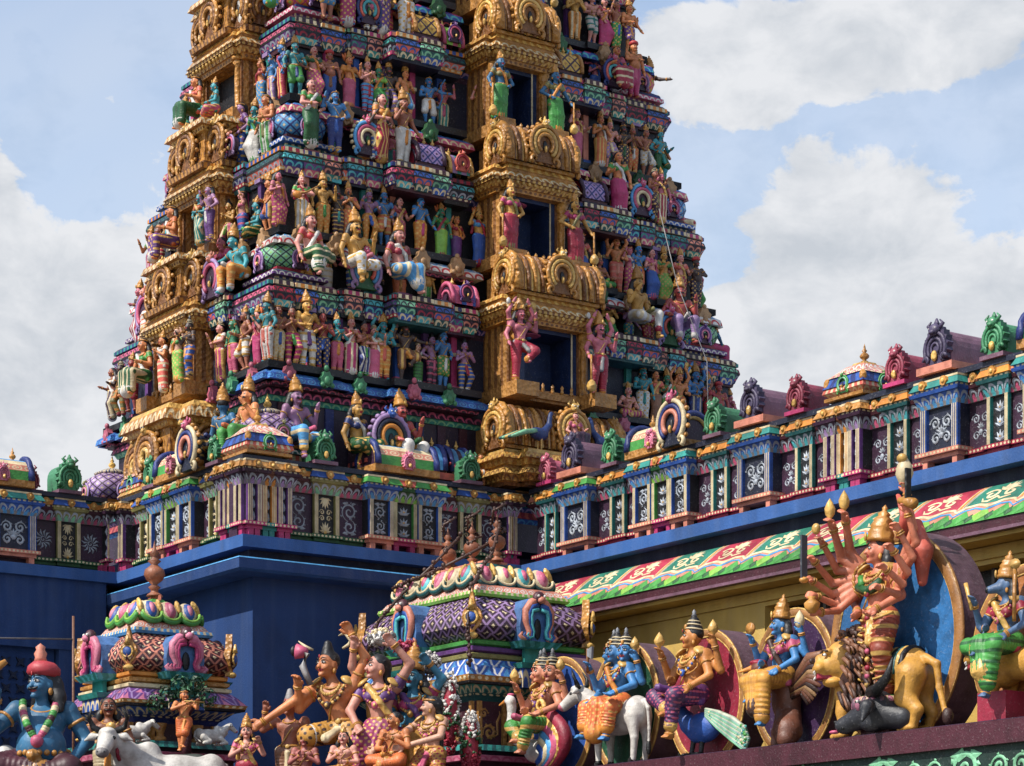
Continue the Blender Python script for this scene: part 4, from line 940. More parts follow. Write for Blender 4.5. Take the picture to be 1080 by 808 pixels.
def tier(i):
    z=ZP[i]; hx,hy=HX[i],HY[i]; top=ZP[i+1]; rd=random.Random(31+i)
    part=tower
    # core wall
    b=MB(); b.box(-hx,hx,-hy,hy,z-.95 if i>1 else z-.3,z+1.18,'navy' if i%2 else 'dark'); b.build('tier_wall',part)
    # painted band and dark shelf the statues stand on, stepping out along the wall
    for side in('front','left','right','back'):
        T=FT(side,i); L=hx if side in('front','back') else hy; hb=BAYW[i] if side in('front','back') else .78
        segs=[(-L-.22,-L+1.0,.30),(-L+1.0,-L+1.85,.24),(-L+1.85,-hb-.0,.38),(hb,L-1.85,.38),(L-1.85,L-1.0,.24),(L-1.0,L+.22,.30)] if side in('front','back') else [(-L-.30,-L+1.0,.22),(-L+1.0,-hb,.18),(hb,L-1.0,.18),(L-1.0,L+.30,.22)]
        if L-hb<1.9 and side in('front','back'): segs=[(-L-.22,-L+.9,.30),(-L+.9,-hb,.36),(hb,L-.9,.36),(L-.9,L+.22,.30)]
        for n,(x0,x1,d) in enumerate(segs):
            if x1-x0<.05: continue
            sh=MB(T); kb=MB(T)
            dz=.0015*(n%2)+(.003 if side in('left','right') else 0)
            sh.box(x0,x1,-d,.1,z-.10+dz,z-dz,'dark')
            wv=[('blue|swirl|skyblue|6','blue|swirl|skyblue|6','blue'),('white|scal|red|5','skyblue|scal|white|6','red'),('rose|scal|cream|6','blue|scal|skyblue|6','magenta'),('blue|scal|aqua|5','magenta|stripe|blue|4','rose'),('teal|scal|cream|6','rose|scal|white|5','blue')][min(i-1,4)]
            kb.stack(x0,x1,-d+.08,.1,[(z-.34+dz,z-.29,.0,.0,'plum|scal|rose|7'),(z-.29,z-.20,.12,.10,wv[0]),(z-.20,z-.13-dz,.10,.0,wv[1])])
            xs=np.arange(x0+.3,x1-.2,.62)
            for j,x in enumerate(xs):
                kk=('pgreen' if (j+n)%2 else 'prose') if i==1 else (('tan' if rd.random()<.75 else 'greendk'))
                s=.16 if i==1 else .2
                kb.prism([(x+s*.62*math.cos(R(a_))*(1.12 if m%2 else .88),z-.2+s*(.62 if math.sin(R(a_))<0 else .8)*math.sin(R(a_))*(1.12 if m%2 else .88)) for m,a_ in enumerate(range(0,360,24))],-d-.10,-d+.0,kk)
                kb.ball((x,-d-.10,z-.21),(.06,.03,.07),kk,7,5); kb.ball((x,-d-.07,z-.02),(.045,.04,.05),kk,6,4)
                for sx in(-1,1): kb.ball((x+sx*.08,-d-.10,z-.27),(.04,.03,.04),kk,6,4)
            sh.build('shelf',part); kb.build('painted_band',part)
    # pilasters
    for side in('front','left'):
        T=FT(side,i); L=hx if side=='front' else hy; hb=BAYW[i]+.1 if side=='front' else .78; n=0
        for x in np.arange(hb+.2,L-.1,.5):
            for s in(-1,1):
                b=MB(T); k=['plum','magenta','teal','blue','salmon','purple'][(n*5+i)%6]; n+=1; xx=s*x
                b.box(xx-.05,xx+.05,-.07,-.001,z+.1,z+.55,k); b.box(xx-.05,xx+.05,-.07,-.001,z+.6,z+.84,k); b.box(xx-.08,xx+.08,-.11,-.001,z+.84,z+.90,'lilac' if n%3 else 'aqua'); b.box(xx-.07,xx+.07,-.1,-.001,z+.001,z+.1,'rose' if n%2 else 'blue'); b.box(xx-.065,xx+.065,-.09,-.001,z+.55,z+.6,'cream'); b.build('pilaster',part)
    # eaves, blocks and their roofs
    ez=z+.93; q=hx/4.26
    b=MB()
    b.stack(-hx,hx,-hy,hy,[(ez-.06,ez+.02,.0,.02,'plum'),(ez+.02,ez+.1,.03,.07,'deepblue|scal|lilac|6'),(ez+.1,ez+.14,.08,.08,'dark'),(ez+.14,ez+.2,.07,.05,'tealdk|scal|mint|7'),(ez+.2,ez+.26,.03,.05,'navy|stripe|skyblue|6'),(ez+.26,ez+.3,.05,.03,'dark')])
    b.build('eave',part)
    cw=1.02*q
    for sx in(-1,1):
        for sy in(-1,1):
            x0,x1=sorted((sx*(hx-cw),sx*(hx+.05))); y0,y1=sorted((sy*(hy-cw*.95),sy*(hy+.05)))
            b=MB(); eave(b,x0,x1,y0,y1,ez+.01,i*3+1); o=b.build('corner_eave',part)
            if i<5: cupola((x0+x1)/2,(y0+y1)/2,ez+.31,.40*(q**.5),i+(0 if i else 0),part)
    for side in('front','back'):
        T=FT(side,i); hb=BAYW[i]
        for s in(-1,1):
            # arch plaque between corner and wagon roof
            xk=s*(hx-cw-.40*q); b=MB(T); x0,x1=xk-.34*q,xk+.34*q; eave(b,x0,x1,-.14,.02,ez+.02,i*2+3,.7); b.build('small_eave',part)
            b=MB(T); kudu(b,(xk,-.28,ez+.60),.25*q,[('lilac','skyblue','coral','plum'),('lilac','skyblue','coral','greendk'),('skyblue','rose','cream','plum'),('deepblue','coral','aqua','plum'),('blue','rose','cream','plum')][min(i,4)],.1,'rose','cream' if i==2 else None,15,'greendk'); b.build('kudu_arch',part)
            # wagon roof
            xa,xb=sorted((s*(hx-cw-.82*q),s*(hb+.62*q))); 
            if xb-xa>.35:
                bw=(xb-xa)*.58
                ba,bb=(xb-bw,xb) if s<0 else (xa,xa+bw)
                b=MB(T); eave(b,xa,xb,-.40,.02,ez+.015,i*2,.95); b.build('sala_eave',part)
                b=MB(T); zb=ez+.33
                if i!=1: b.box(ba+.02,bb-.02,-.40,.0,zb,zb+.06,'maroon'); barrel(b,ba+.04,bb-.04,-.42,.02,zb+.06,.34,['rose|dia|cream|6|plum','purple|dia|crimson|5|salmon','lilac|dia|deepblue|6|plum','yellow|dia|plum|5|ochre','saffron|dia|plum|6|cream'][min(i,4)],'ochre' if i>2 else 'plum','crimson'); b.build('barrel_roof',part)
            # small wagon roof next to the gold bay
            xa,xb=sorted((s*(hb+.05),s*(hb+.55*q)))
            b=MB(T); eave(b,xa,xb,-.24,.02,ez+.025,i*2+1,.85); b.build('small_eave',part)
            b=MB(T); zb=ez+.335; barrel(b,xa+.03,xb-.03,-.38,.02,zb,.33,['white|stripe|blue|5','rose|stripe|blue|5','lilac|stripe|teal|6','lime|stripe|rose|5','green|stripe|cream|5'][min(i,4)],'rose' if i%2 else 'goldlt','plum',fins=2); kudu(b,((xa+xb)/2,-.42,zb+.17),.12,['purple','rose','plum'] if i!=2 else ['coral','crimson','coral'],.05,'purple' if i!=2 else 'coral'); b.build('barrel_roof',part)
    for side in('left','right'):
        T=FT(side,i)
        for s in(-1,1):
            xa,xb=sorted((s*.80,s*(hy-cw*.95-.06)))
            if xb-xa>.12:
                b=MB(T); eave(b,xa,xb,-.12,.02,ez+.02,i*2+4,.8); kudu(b,((xa+xb)/2,-.28,ez+.58),min(.26,(xb-xa)*.45),['lilac','rose','plum'],.08,'salmon'); b.build('small_eave',part)
for i in range(1,5): tier(i)
# base storey: plinth mouldings, dark recess, first band; the giants sit on the plinth
b=MB(); hx,hy=HX[0],HY[0]
b.box(-hx,hx,-hy,hy,7.0,ZP[1]-.3,'plum2b')
for j_ in range(22):
    for yy,xx in((-hy-.03,-hx+.2+.39*j_),):
        b.box(xx-.07,xx+.07,yy,-hy-.001,ZC+1.24,ZP[1]-.53,('maroon','tealdk','deepblue','plum')[j_%4])
b.stack(-hx,hx,-hy,hy,[(ZC+.3,ZC+.72,.5,.5,'plum'),(ZC+.72,ZC+.8,.46,.5,'blue|scal|skyblue|6'),(ZC+.8,ZC+.9,.52,.48,'crimson|stripe|coral|7'),(ZC+.9,ZC+.98,.42,.46,'deepblue|scal|lilac|6'),(ZC+.98,ZC+1.1,.50,.46,'navy|stripe|teal|5'),(ZC+1.1,ZC+1.2,.40,.44,'coral|scal|cream|5'),(ZC+1.2,ZC+1.24,.46,.44,'dark')],'dark')
b.build('plinth',tower)
b=MB(); hx,hy=HX[0],HY[0]
for s,x0,x1 in((-1,-hx+1.3,-hx+2.1),(1,hx-2.1,hx-1.3),(-1,-hx+2.35,-hx+3.0),(1,hx-3.0,hx-2.35)): pass
b.stack(-hx,hx,-hy,hy,[(ZP[1]-.52,ZP[1]-.45,.02,.06,'teal|scal|mint|6'),(ZP[1]-.45,ZP[1]-.345,.10,.06,'plum|scal|rose|6'),])
b.build('painted_band',tower)
for side,s in(('front',1),('front',-1),('back',1),('back',-1)):
    T=FT(side,0)
    for xk,c in((s*(hx-1.62),('lilac','teal','coral','plum')),):
        b=MB(T); b.stack(xk-.35,xk+.35,-.62,-.2,[(ZC+1.2,ZC+1.3,.0,.0,'tealdk'),(ZC+1.3,ZC+1.36,.05,.05,'coral|stripe|plum|6')]); kudu(b,(xk,-.7,ZC+1.70),.30,['lilac','navy','saffron','tealdk'],.12,'blue','lilac',15); b.build('kudu_arch',tower)
    xa,xb=sorted((s*(hx-3.05),s*(hx-2.3)))
    for q,(u0,u1) in enumerate((((xa,(xa+xb)/2-.06),((xa+xb)/2+.06,xb)))):
        b=MB(T); b.stack(u0,u1,-.6,-.1,[(ZC+1.2,ZC+1.3,.06,.06,'coral'),(ZC+1.3,ZC+1.34,.0,.03,'dark')]); barrel(b,u0,u1,-.62,-.1,ZC+1.34,.40,'skyblue|stripe|plum|6','deepblue','plum',fins=2); b.build('barrel_roof',tower)
for sx in(-1,1):
    for sy in(-1,1): cupola(sx*(hx+.08),sy*(hy+.08),ZC+1.2,.42,0,tower)
# gilded bays
for side in('front','back'):
    for i in range(1,5):
        bay,zt=gold_bay(i,side,BAYW[i],BAYP[i]*.9,ZP[i],tower,'win')
        bay_roof(i,side,BAYW[i]*.98,BAYP[i]*.98,zt,.58,tower,bay,(0,))
# big stepped bay below the first window
T=FT('front',1)
for side in('front','back'):
    T=FT(side,1)@Matrix.Translation((BX0+.1,0,0)); b=MB(T)
    for q,(s,pp) in enumerate(((1.12,1.02),(.84,1.22))):
        e=.003*q
        b.stack(-s,s,-pp,.0,[(ZC+1.17,ZC+1.22,.0,.02,'golddk'),(ZC+1.22,ZC+1.31,.10,.16,'gold|scal|golddk|7|goldlt'),(ZC+1.31,ZC+1.40,.2,.12,'goldlt|scal|golddk|8'),(ZC+1.40,ZC+1.46,.06,.06,'ochre'),(ZC+1.46,ZC+1.54,.10,.14,'gold|stripe|goldlt|7'),(ZC+1.54,ZC+1.63,.2,.14,'gold|scal|goldlt|8|golddk'),(ZC+1.63,ZC+1.70+e,.08,.06,'goldlt')])
    o=b.build('window_bay',tower)
    bay_roof(1,side,1.14,1.2,ZC+1.72,.62,tower,o,(.1,))
# gilded bays of the short sides: two facets of layered mouldings and tall arches
for side in('left','right'):
    for i in range(1,5):
        T=FT(side,i); p=.34; hb=.76
        bay,zt=gold_bay(i,side,hb,.46,ZP[i],tower,'niche')
        q=MB(T); zt2=ZP[i]+1.24
        for s0,pp,e in((hb,.26,0),(hb*.62,.46,.003)):
            q.stack(-s0,s0,-pp,.0,[(zt2+e,zt2+.08,.10,.12,'gold|stripe|golddk|9'),(zt2+.08,zt2+.14,.03,.03,'golddk'),(zt2+.14,zt2+.60,.0,-.03,'gold|swirl|golddk|5'),(zt2+.60,zt2+.66,.03,.06,'goldlt|dots|golddk|12'),(zt2+.66,zt2+.76+e,.14,.10,'gold|scal|cream|7|golddk')])
        q.build('roof_block',bay)
        for x,pp in((-.0,.5),(-.62,.32),(.62,.32)):
            q=MB(T); kudu(q,(x,-pp-.03,zt2+.40),.27,['gold','golddk','gold','golddk'],.07,'goldlt','gold',11); q.build('kudu_arch',bay)
            if x: 
                q=MB(T@Matrix.Translation((x/.62*.78,-.1,0))@Matrix.Rotation(R(90 if x>0 else -90),4,'Z')); kudu(q,(0.05,-.03,zt2+.40),.24,['gold','golddk','gold','golddk'],.06,'goldlt','gold',11); q.build('kudu_arch',bay)
    T=FT(side,1); q=MB(T)
    for s0,pp,e in((1.0,.50,0),(.62,.72,.003)):
        q.stack(-s0,s0,-pp,.0,[(ZC+.8,ZC+.95,.10,.06,'gold|scal|goldlt|7|golddk'),(ZC+.95,ZC+1.05,.05,.05,'golddk'),(ZC+1.05,ZC+1.18,.10,.16,'gold|scal|goldlt|7'),(ZC+1.18,ZC+1.30,.18,.10,'goldlt|stripe|gold|7'),(ZC+1.30,ZC+2.05,.02,-.02,'gold|swirl|golddk|4'),(ZC+2.05,ZC+2.13,.03,.08,'gold|dots|goldlt|9'),(ZC+2.13,ZC+2.3+e,.16,.10,'gold|scal|cream|6|golddk'),(ZC+2.3+e,ZC+2.4+e,.06,.0,'goldlt')])
    o=q.build('window_bay',tower)
    for x,pp in((0.,.74),(-.8,.52),(.8,.52)):
        q=MB(T); kudu(q,(x,-pp-.04,ZC+1.68),.36,['gold','golddk','gold','goldlt','golddk'],.08,'goldlt','gold',13); q.build('kudu_arch',o)
    for s in(-1,1):
        q=MB(T@Matrix.Translation((s*1.02,-.2,0))@Matrix.Rotation(R(90*s),4,'Z')); kudu(q,(0,-.04,ZC+1.68),.36,['gold','golddk','gold','goldlt','golddk'],.08,'goldlt','gold',13); q.build('kudu_arch',o)
# top of the tower, above the picture
b=MB(); b.box(-2.9,2.9,-1.1,1.1,ZP[5]-.3,ZP[5]+.6,'plum'); barrel(b,-2.7,2.7,-1.1,1.1,ZP[5]+.6,1.9,'rose|dia|cream|2|plum','gold','crimson',fins=5); b.build('crowning_roof',tower)
# ------------------------------------------------------------------ the two shrine domes on the near roof
hall=empty('shrine_hall',W(0,0,0),TH,'low shrine hall whose maroon roof edge carries the disc statues','building')
b=MB(); b.box(2.0,4.69,-16,-.06,3.9,4.14,'maroon'); b.box(2.03,4.69,-16,-.06,4.1405,4.152,'plum'); b.build('roof_slab',hall)
b=MB(); b.box(2.07,4.69,-15.9,-.1,0,3.899,'greendk2'); 
for i in range(26):
    sx=-15.6+.62*i; b.T=Tf('left',0,0); scrollwork(b,-sx-.3,-sx+.3,3.3,3.87,2.065,4 if i%2 else 0,'mint')
b.T=None; b.build('wall',hall)
b=MB(); b.box(-9,1.999,-6.4,-.0,3.4,3.62,'maroon'); b.box(-8.9,1.95,-6.3,-.0,0,3.399,'greendk2'); b.build('terrace',hall)
def corner_flame(mb,x,y,z,sx,sy,s=1.):
    c=Vector((x,y,z)); d=Vector((sx,sy,0)).normalized()
    M=Matrix.Translation(c)@Matrix.Rotation(math.atan2(d.x,-d.y),4,'Z'); o=mb.T; mb.T=(o@M) if o is not None else M
    out=[(-.05,0),(.05,0),(.035,.09),(.10,.15),(.14,.26),(.11,.36),(.05,.42),(.03,.52),(0,.66),(-.03,.52),(-.05,.42),(-.11,.36),(-.14,.26),(-.10,.15),(-.035,.09)]
    mb.prism([(a*s,b*s) for a,b in out],-.05*s,.05*s,'gold'); mb.ball((0,-.09*s,.26*s),(.075*s,.04*s,.075*s),'blue',10,6); mb.ring((0,-.09*s,.26*s),(0,1,0),.085*s,.02*s,'goldlt',12,5)
    mb.ball((0,-.05*s,.02*s),(.09*s,.07*s,.05*s),'goldlt',8,5); mb.tube([(0,-.09*s,.36*s),(0,-.1*s,.5*s)],[.05*s,.015*s],'goldlt',6); mb.T=o
def kalasam(mb,x,y,z,s,k='copper'):
    mb.lathe((x,y,z),[(.16*s,0),(.13*s,.04*s),(.07*s,.08*s),(.07*s,.12*s),(.12*s,.17*s),(.05*s,.22*s),(.15*s,.3*s),(.2*s,.4*s),(.18*s,.5*s),(.09*s,.57*s),(.06*s,.6*s),(.13*s,.66*s),(.06*s,.71*s),(.045*s,.75*s),(.095*s,.80*s),(.04*s,.88*s),(.015*s,.98*s),(0,1.06*s)],14,k)
def shikhara(label,ca,cb,hx,hy,z,wall,eavek,bodyk,ringk,capk,strip,arch,dz,ridge):
    r=empty('shrine_dome',W(ca,cb,0),TH,label,'dome')
    z0,z1,z2,z3,z4,z5,z6=z        # base, wall, capital, eave, rings, body, cap
    b=MB(); b.stack(-hx,hx,-hy,hy,[(3.5,z0-.15,.0,.0,'maroon'),(z0-.15,z0-.08,.12,.14,'pink|scal|rose|5'),(z0-.08,z0-.02,.04,.04,'plum'),(z0-.02,z0+.06,.15,.12,'teal|stripe|tealdk|7')]); b.build('base',r)
    b=MB(); b.stack(-hx+.18,hx-.18,-hy+.18,hy-.18,[(z0+.061,z1,0,0,wall)]);
    for rot,h,l in((0,hy,hx),(-90,hx,hy)):
        T=Matrix.Rotation(R(rot),4,'Z'); b.T=T
        for x0,x1 in((-l+.2,-.32),(.32,l-.2)):
            for e in(x0,x1-.06): b.box(e,e+.06,-h+.13,-h+.179,z0+.07,z1-.002,'ochre')
            fn=lambda p,q,hh,h=h: (p,-h+.178-hh,q)
            w=x1-x0; hh=z1-z0; cx=(x0+x1)/2
            spiral(b,(cx-w*.05,z0+hh*.38),min(w,hh)*.24,'ochre',fn,1.5,R(200),-1,.025,9); b.ribbon([(cx+w*.1,z0+hh*.3),(cx+w*.24,z0+hh*.35),(cx+w*.22,z0+hh*.6),(cx+w*.33,z0+hh*.75),(cx+w*.3,z0+hh*.82)],.02,'ochre',fn)
            spiral(b,(x0+w*.25,z0+hh*.76),min(w,hh)*.14,'ochre',fn,1.4,0,1,.02,5)
        for e in(-.32,.22): b.lathe((e+.05,-h+.08,z0+.06),[(.08,0),(.08,.06),(.05,.08),(.05,z1-z0-.2),(.08,z1-z0-.12),(.09,z1-z0-.07)],10,'ochre')
    b.T=None; b.build('wall',r)
    b=MB(); m=(z1+z2)/2; b.stack(-hx+.18,hx-.18,-hy+.18,hy-.18,[(z1,z1+.06,.0,.04,ringk[0]),(z1+.061,m,.05,.09,ringk[0]+'|dots|cream|9'),(m,z2-.005,.10,.20,ringk[1]+'|scal|cream|7|'+ringk[0])]); b.build('capital',r)
    b=MB(); e=z3-z2; b.stack(-hx,hx,-hy,hy,[(z2,z2+.03,.11,.12,'dark'),(z2+.03,z2+e*.32,.12,.14,'ochre|dots|cream|9'),(z2+e*.32,z2+e*.72,.13,.05,eavek),(z2+e*.72,z3,.05,-.03,eavek)],absv=False); b.build('eave',r)
    b=MB(); q=(z4-z3)/3; L=[]
    for i in range(3):
        zz=z3+q*i; o=-.07-.02*i; L+= [(zz,zz+q*.25,o,o+.05,ringk[2+i]),(zz+q*.25,zz+q*.75,o+.05,o+.05,ringk[2+i]),(zz+q*.75,zz+q*.98,o+.05,o,ringk[2+i])]
    b.stack(-hx,hx,-hy,hy,L); b.build('ring_moulding',r)
    b=MB(); H=z5-z4; P=[(0,-.10),(.12,-.02),(.28,.03),(.45,.03),(.62,-.03),(.78,-.11),(.9,-.19),(1.,-.26)]
    b.stack(-hx,hx,-hy,hy,[(z4+H*a,z4+H*c,o,p,bodyk) for (a,o),(c,p) in zip(P,P[1:])],absv=True,smooth=True); body=b.build('dome_body',r)
    b=MB(); b.stack(-hx,hx,-hy,hy,[(z5,z5+.035,-.22,-.20,strip[0]),(z5+.035,z5+.075,-.20,-.21,strip[0]+'|stripe|cream|11'),(z5+.075,z5+.16,-.24,-.30,strip[1]+'|swirl|white|7'),(z5+.16,z5+.175,-.32,-.33,strip[1])]); b.build('cornice_strip',r)
    # lotus cap: overhanging scalloped petals
    b=MB(); zc=z5+.175; Hc=z6-zc; lx,ly=hx-.36,hy-.36 if hy<hx*1.2 else hy-.46
    b.stack(-lx,lx,-ly,ly,[(zc,zc+Hc*.22,-.04,.05,capk[0]),(zc+Hc*.22,zc+Hc*.6,.05,-.12,capk[1]),(zc+Hc*.6,z6-.05,-.12,-.30,capk[1]),(z6-.05,z6,-.30,-.34,capk[0])],smooth=False)
    for rot,h,l in((0,ly,lx),(-90,lx,ly),(90,lx,ly),(180,ly,lx)):
        b.T=Matrix.Rotation(R(rot),4,'Z'); n=max(3,int(round(l*2/.34)))
        for i in range(n):
            x=-l+(i+.5)*2*l/n; k=capk[2][i%len(capk[2])]; w=l/n; tl_=Matrix.Rotation(R(-32),3,'X')
            b.ball((x,-h+.035,zc+Hc*.40),(w*.98,.10,Hc*.46),'cream',12,8,tl_); b.ball((x,-h+.015,zc+Hc*.42),(w*.72,.10,Hc*.40),k,12,8,tl_); b.ball((x,-h-.005,zc+Hc*.44),(w*.40,.10,Hc*.30),capk[3],10,6,tl_)
            b.tube([(x-w*math.cos(PI*j/10),-h-.05-.05*math.sin(PI*j/10),zc+Hc*(.30-.30*math.sin(PI*j/10))) for j in range(11)],.036,capk[0],6); b.tube([(x-w*math.cos(PI*j/10),-h-.065-.05*math.sin(PI*j/10),zc+Hc*(.38-.30*math.sin(PI*j/10))) for j in range(11)],.02,'cream' if capk[0]!='green' else 'lime',6)
            b.ball((x-w,-h+.03,zc+Hc*.62),(.035,.05,Hc*.30),'goldlt',8,6,tl_)
        b.T=None
    b.build('lotus_cap',r)
    b=MB(); b.box(-lx+.42,lx-.42,-max(ly-.42,.2),max(ly-.42,.2),z6-.02,z6+.05,'salmon'); b.build('ridge_plate',r)
    for yy in ridge:
        b=MB(); kalasam(b,0,yy,z6+.05,dz); b.build('kalasam',r)
    # arch niches and corner flames
    for rot,h,l in((0,hy,hx),(-90,hx,hy),(90,hx,hy),(180,hy,hx)):
        T=Matrix.Rotation(R(rot),4,'Z'); b=MB(T); ax=.26; zb=z4-.02
        b.stack(-ax,ax,-h-.16,-h+.1,[(z2-.02,z3-.1,.0,.0,'blue|scal|cream|7'),(z3-.1,z3-.03,.03,.06,'teal'),(z3-.03,zb-.08,-.10,-.10,'teal'),(zb-.08,zb,.02,.08,'teal|stripe|aqua|6')])
        H=z5-z4
        b.prism([(-.25,zb),(.25,zb),(.28,zb+H*.35),(.24,zb+H*.75),(.13,zb+H*.96),(0,zb+H*1.03),(-.13,zb+H*.96),(-.24,zb+H*.75),(-.28,zb+H*.35)],-h-.12,-h+.25,'blue2')
        o=b.build('arch_niche',r)
        q=MB(T)
        for s in(-1,1):
            for i,k in enumerate(arch):
                f=1-.25*i
                ar=[(.02,.93),(.12,.88),(.205,.70),(.20,.46),(.145,.24),(.165,.09),(.25,.05),(.30,.13),(.26,.20)]
                q.tube([(s*(u if j<2 else u*(.35+.65*f)),-h-.15-.015*i,zb+H*(v*(1-.13*i)+.02*i)) for j,(u,v) in enumerate(ar)],[.05*f+.006,.05*f+.006,.05*f+.006,.05*f+.006,.048*f,.045*f,.04*f,.03*f,.015],k,6,up=(0,1,0))
        q.ball((0,-h-.13,zb+H*.3),(.06,.02,H*.24),'dark',8,5); q.ball((0,-h-.16,zb+H*.98),(.10,.08,.10),'maroon',8,6); q.ball((0,-h-.23,zb+H*.93),(.06,.05,.05),arch[0],7,5)
        for s in(-1,1): q.ball((s*.05,-h-.23,zb+H*1.02),.022,'white',6,4); q.ball((s*.12,-h-.14,zb+H*.86),(.06,.04,.05),'greendk',7,5)
        q.build('flame_arch',o)
        for s in(-1,1):
            pass
    for sx in(-1,1):
        for sy in(-1,1):
            b=MB(); corner_flame(b,sx*(hx-.045),sy*(hy-.045),z4+.0,sx,sy,(z5-z4)/.60); b.build('corner_flame',r)
    return r
big=shikhara('larger shrine dome with purple diamond scales and copper finials in a row',2.78,-1.56,.98,1.46,(4.53,5.2,5.40,5.74,6.02,6.62,7.18),'maroon','blue|petal|white|3.2|skyblue','plum|dia|lilac|4.6|cream',('tealdk','teal','olive','purple','green'),('tealdk','salmon',('pink','cream','aqua'),'rose'),('lime','salmon'),('salmon','blue','aqua'),.62,(-.62,0.,.62))
small=shikhara('smaller shrine dome with salmon diamond scales and one copper finial',-1.38,-.06,.78,.80,(4.55,4.87,5.06,5.30,5.54,6.06,6.60),'maroon','purple|petal|lilac|4|pink','maroon|dia|salmon|5.2|cream',('deepblue','blue','cream','ochre','saffron'),('green','salmon',('blue','rose'),'pink'),('skyblue','salmon'),('pink','rose','magenta'),.72,(0.,))
# dark rope of lamps slung over the larger dome
def rope(name,pts,r,k,label,cat,beads=0):
    b=MB(); P=[Vector(p) for p in pts]; b.tube(P,r,k,6)
    if beads:
        for i in range(len(P)-1):
            for j in range(beads):
                p=P[i].lerp(P[i+1],j/beads); b.ball(p+Vector((rnd.uniform(-1,1),rnd.uniform(-1,1),rnd.uniform(-1,1)))*r*1.3,r*rnd.uniform(.9,1.7),k,6,4)
    return tag(b.build(name),label,cat)
# where each statue stands along its wall: offset, pose, skin, cloth, second cloth, height
ROW1=[(-4.27,'hold','skbrown','cream','blue',0.8),(-4.04,'pray','skbrown','magenta','green',0.8),(-3.8,'king','skgold','white','purple',0.94),(-3.53,'pray','skred','deepblue','blue',0.8),(-3.29,'pray','skteal','rose','saffron',0.76),(-3.05,'lady','skpink','magenta','crimson',0.8),(-2.83,'pray','skbrown','deepblue','green',0.76),(-2.66,'lady2','skpink','rose','cream',0.72),(-2.5,'four','skteal','saffron','coral',0.84),(-2.12,'dance','skdark','bronze','saffron',0.86),(-1.89,'lady2','fair','green','greendk',0.6),(-1.65,'hold','sklilac','plum','rose',0.74),(-1.45,'lord','skblue','green','white',0.84),(-1.06,'pray','sklilac','blue','crimson',0.74),(2.04,'squat','skpink','magenta','saffron',0.8),(2.34,'hold','skteal','white','teal',0.82),(2.59,'lady2','skorange','bronze','coral',0.8),(2.82,'lady','skgreen','lime','green',0.78),(3.07,'four','skorange','orange','coral',0.84),(3.4,'four','skblue','deepblue','blue',0.92),(3.69,'lady','skbrown','crimson','red',0.82),(3.89,'hold','skred','plum','saffron',0.78)]
LEFT1=[(-1.21,'lady2','skpink','magenta','white',0.82,0.17),(-1.6,'hold','skgreen','rose','saffron',0.8,0.17),(-1.98,'lord','skbrown','white','saffron',0.84,0.17),(-2.35,'lady','skpink','magenta','rose',0.76,0.17),(-2.63,'king','skteal','white','coral',0.84,0.17),(-1.18,'hold','skdark','blue','saffron',0.78,0.67),(-0.81,'lady2','fair','lime','green',0.78,0.67),(-0.15,'lady','skorange','coral','white',0.8,0.59),(0.5,'seat','skorange','greendk','green',1.1,0.59),(1.35,'lord','skred','crimson','red',0.8,0.37),(1.76,'hold','skdark','olive','saffron',0.8,0.37),(2.07,'lady2','skbrown','plum','white',0.8,0.37)]
GIANT0=[(-4.13,'gman','sklilac','skyblue','rose',1.27),(-3.12,'glady','skgold','greendk','deepblue',1.2),(-2.37,'gbless','skred','white','greendk',1.3),(-1.57,'imp','fair','crimson','red',0.68),(-0.94,'imp','skorange','saffron','ochre',0.62)]
LGIANT0=[(-1.89,'gback','skblue2','navy','deepblue',1.25,0.42),(-2.64,'gbless','skorange','green','orange',1.25,0.42)]
GIANT1=[(-3.77,'glady','skpink','greendk','red',1.15),(-3.02,'gman','skgold','white','skrose',1.2),(-2.27,'glady','skpink','skyblue','crimson',1.2),(2.18,'gman','skgold','white','olive',1.2),(3.02,'gbless','skred','lilac','white',1.2)]
LGIANT1=[(-0.96,'lady2','skrose','purple','magenta',1.0,0.42),(-1.61,'glean','skteal','saffron','white',1.1,0.42),(1.06,'seat','skorange','white','orange',0.9,0.42),(1.46,'hold','skdark','deepblue','magenta',0.9,0.42),(1.8,'lady','skrose','crimson','plum',0.9,0.42)]
ROW2=[(-4.05,'lady2','skrose','magenta','skrose',0.76),(-3.65,'lute','skpink','white','green',0.78),(-3.29,'king','skgold','saffron','green',0.8),(-3.04,'hold','skdark','plum','teal',0.7),(-2.86,'lady','skorange','orange','coral',0.76),(-2.5,'hold','sklilac','saffron','blue',0.76),(-2.24,'lord','skblue','orange','white',0.8),(-1.97,'lady2','skpink','rose','crimson',0.76),(-1.6,'king','skblue','saffron','magenta',0.84),(-1.22,'lady','skgreen','lime','green',0.74),(-0.53,'hooded','skgold','blue','skyblue',0.82),(1.42,'hooded','skpink','blue','coral',0.8),(1.77,'squat','skbrown','green','lime',0.8),(2.11,'four','skorange','coral','salmon',0.84),(2.36,'lady2','skrose','magenta','rose',0.74),(2.55,'lord','skblue','orange','blue',0.8),(2.82,'lady2','skpink','blue','rose',0.78),(3.07,'lady','skgold','lime','green',0.78),(3.41,'lady','skpink','crimson','coral',0.8),(3.74,'hold','skdark','plum','navy',0.78)]
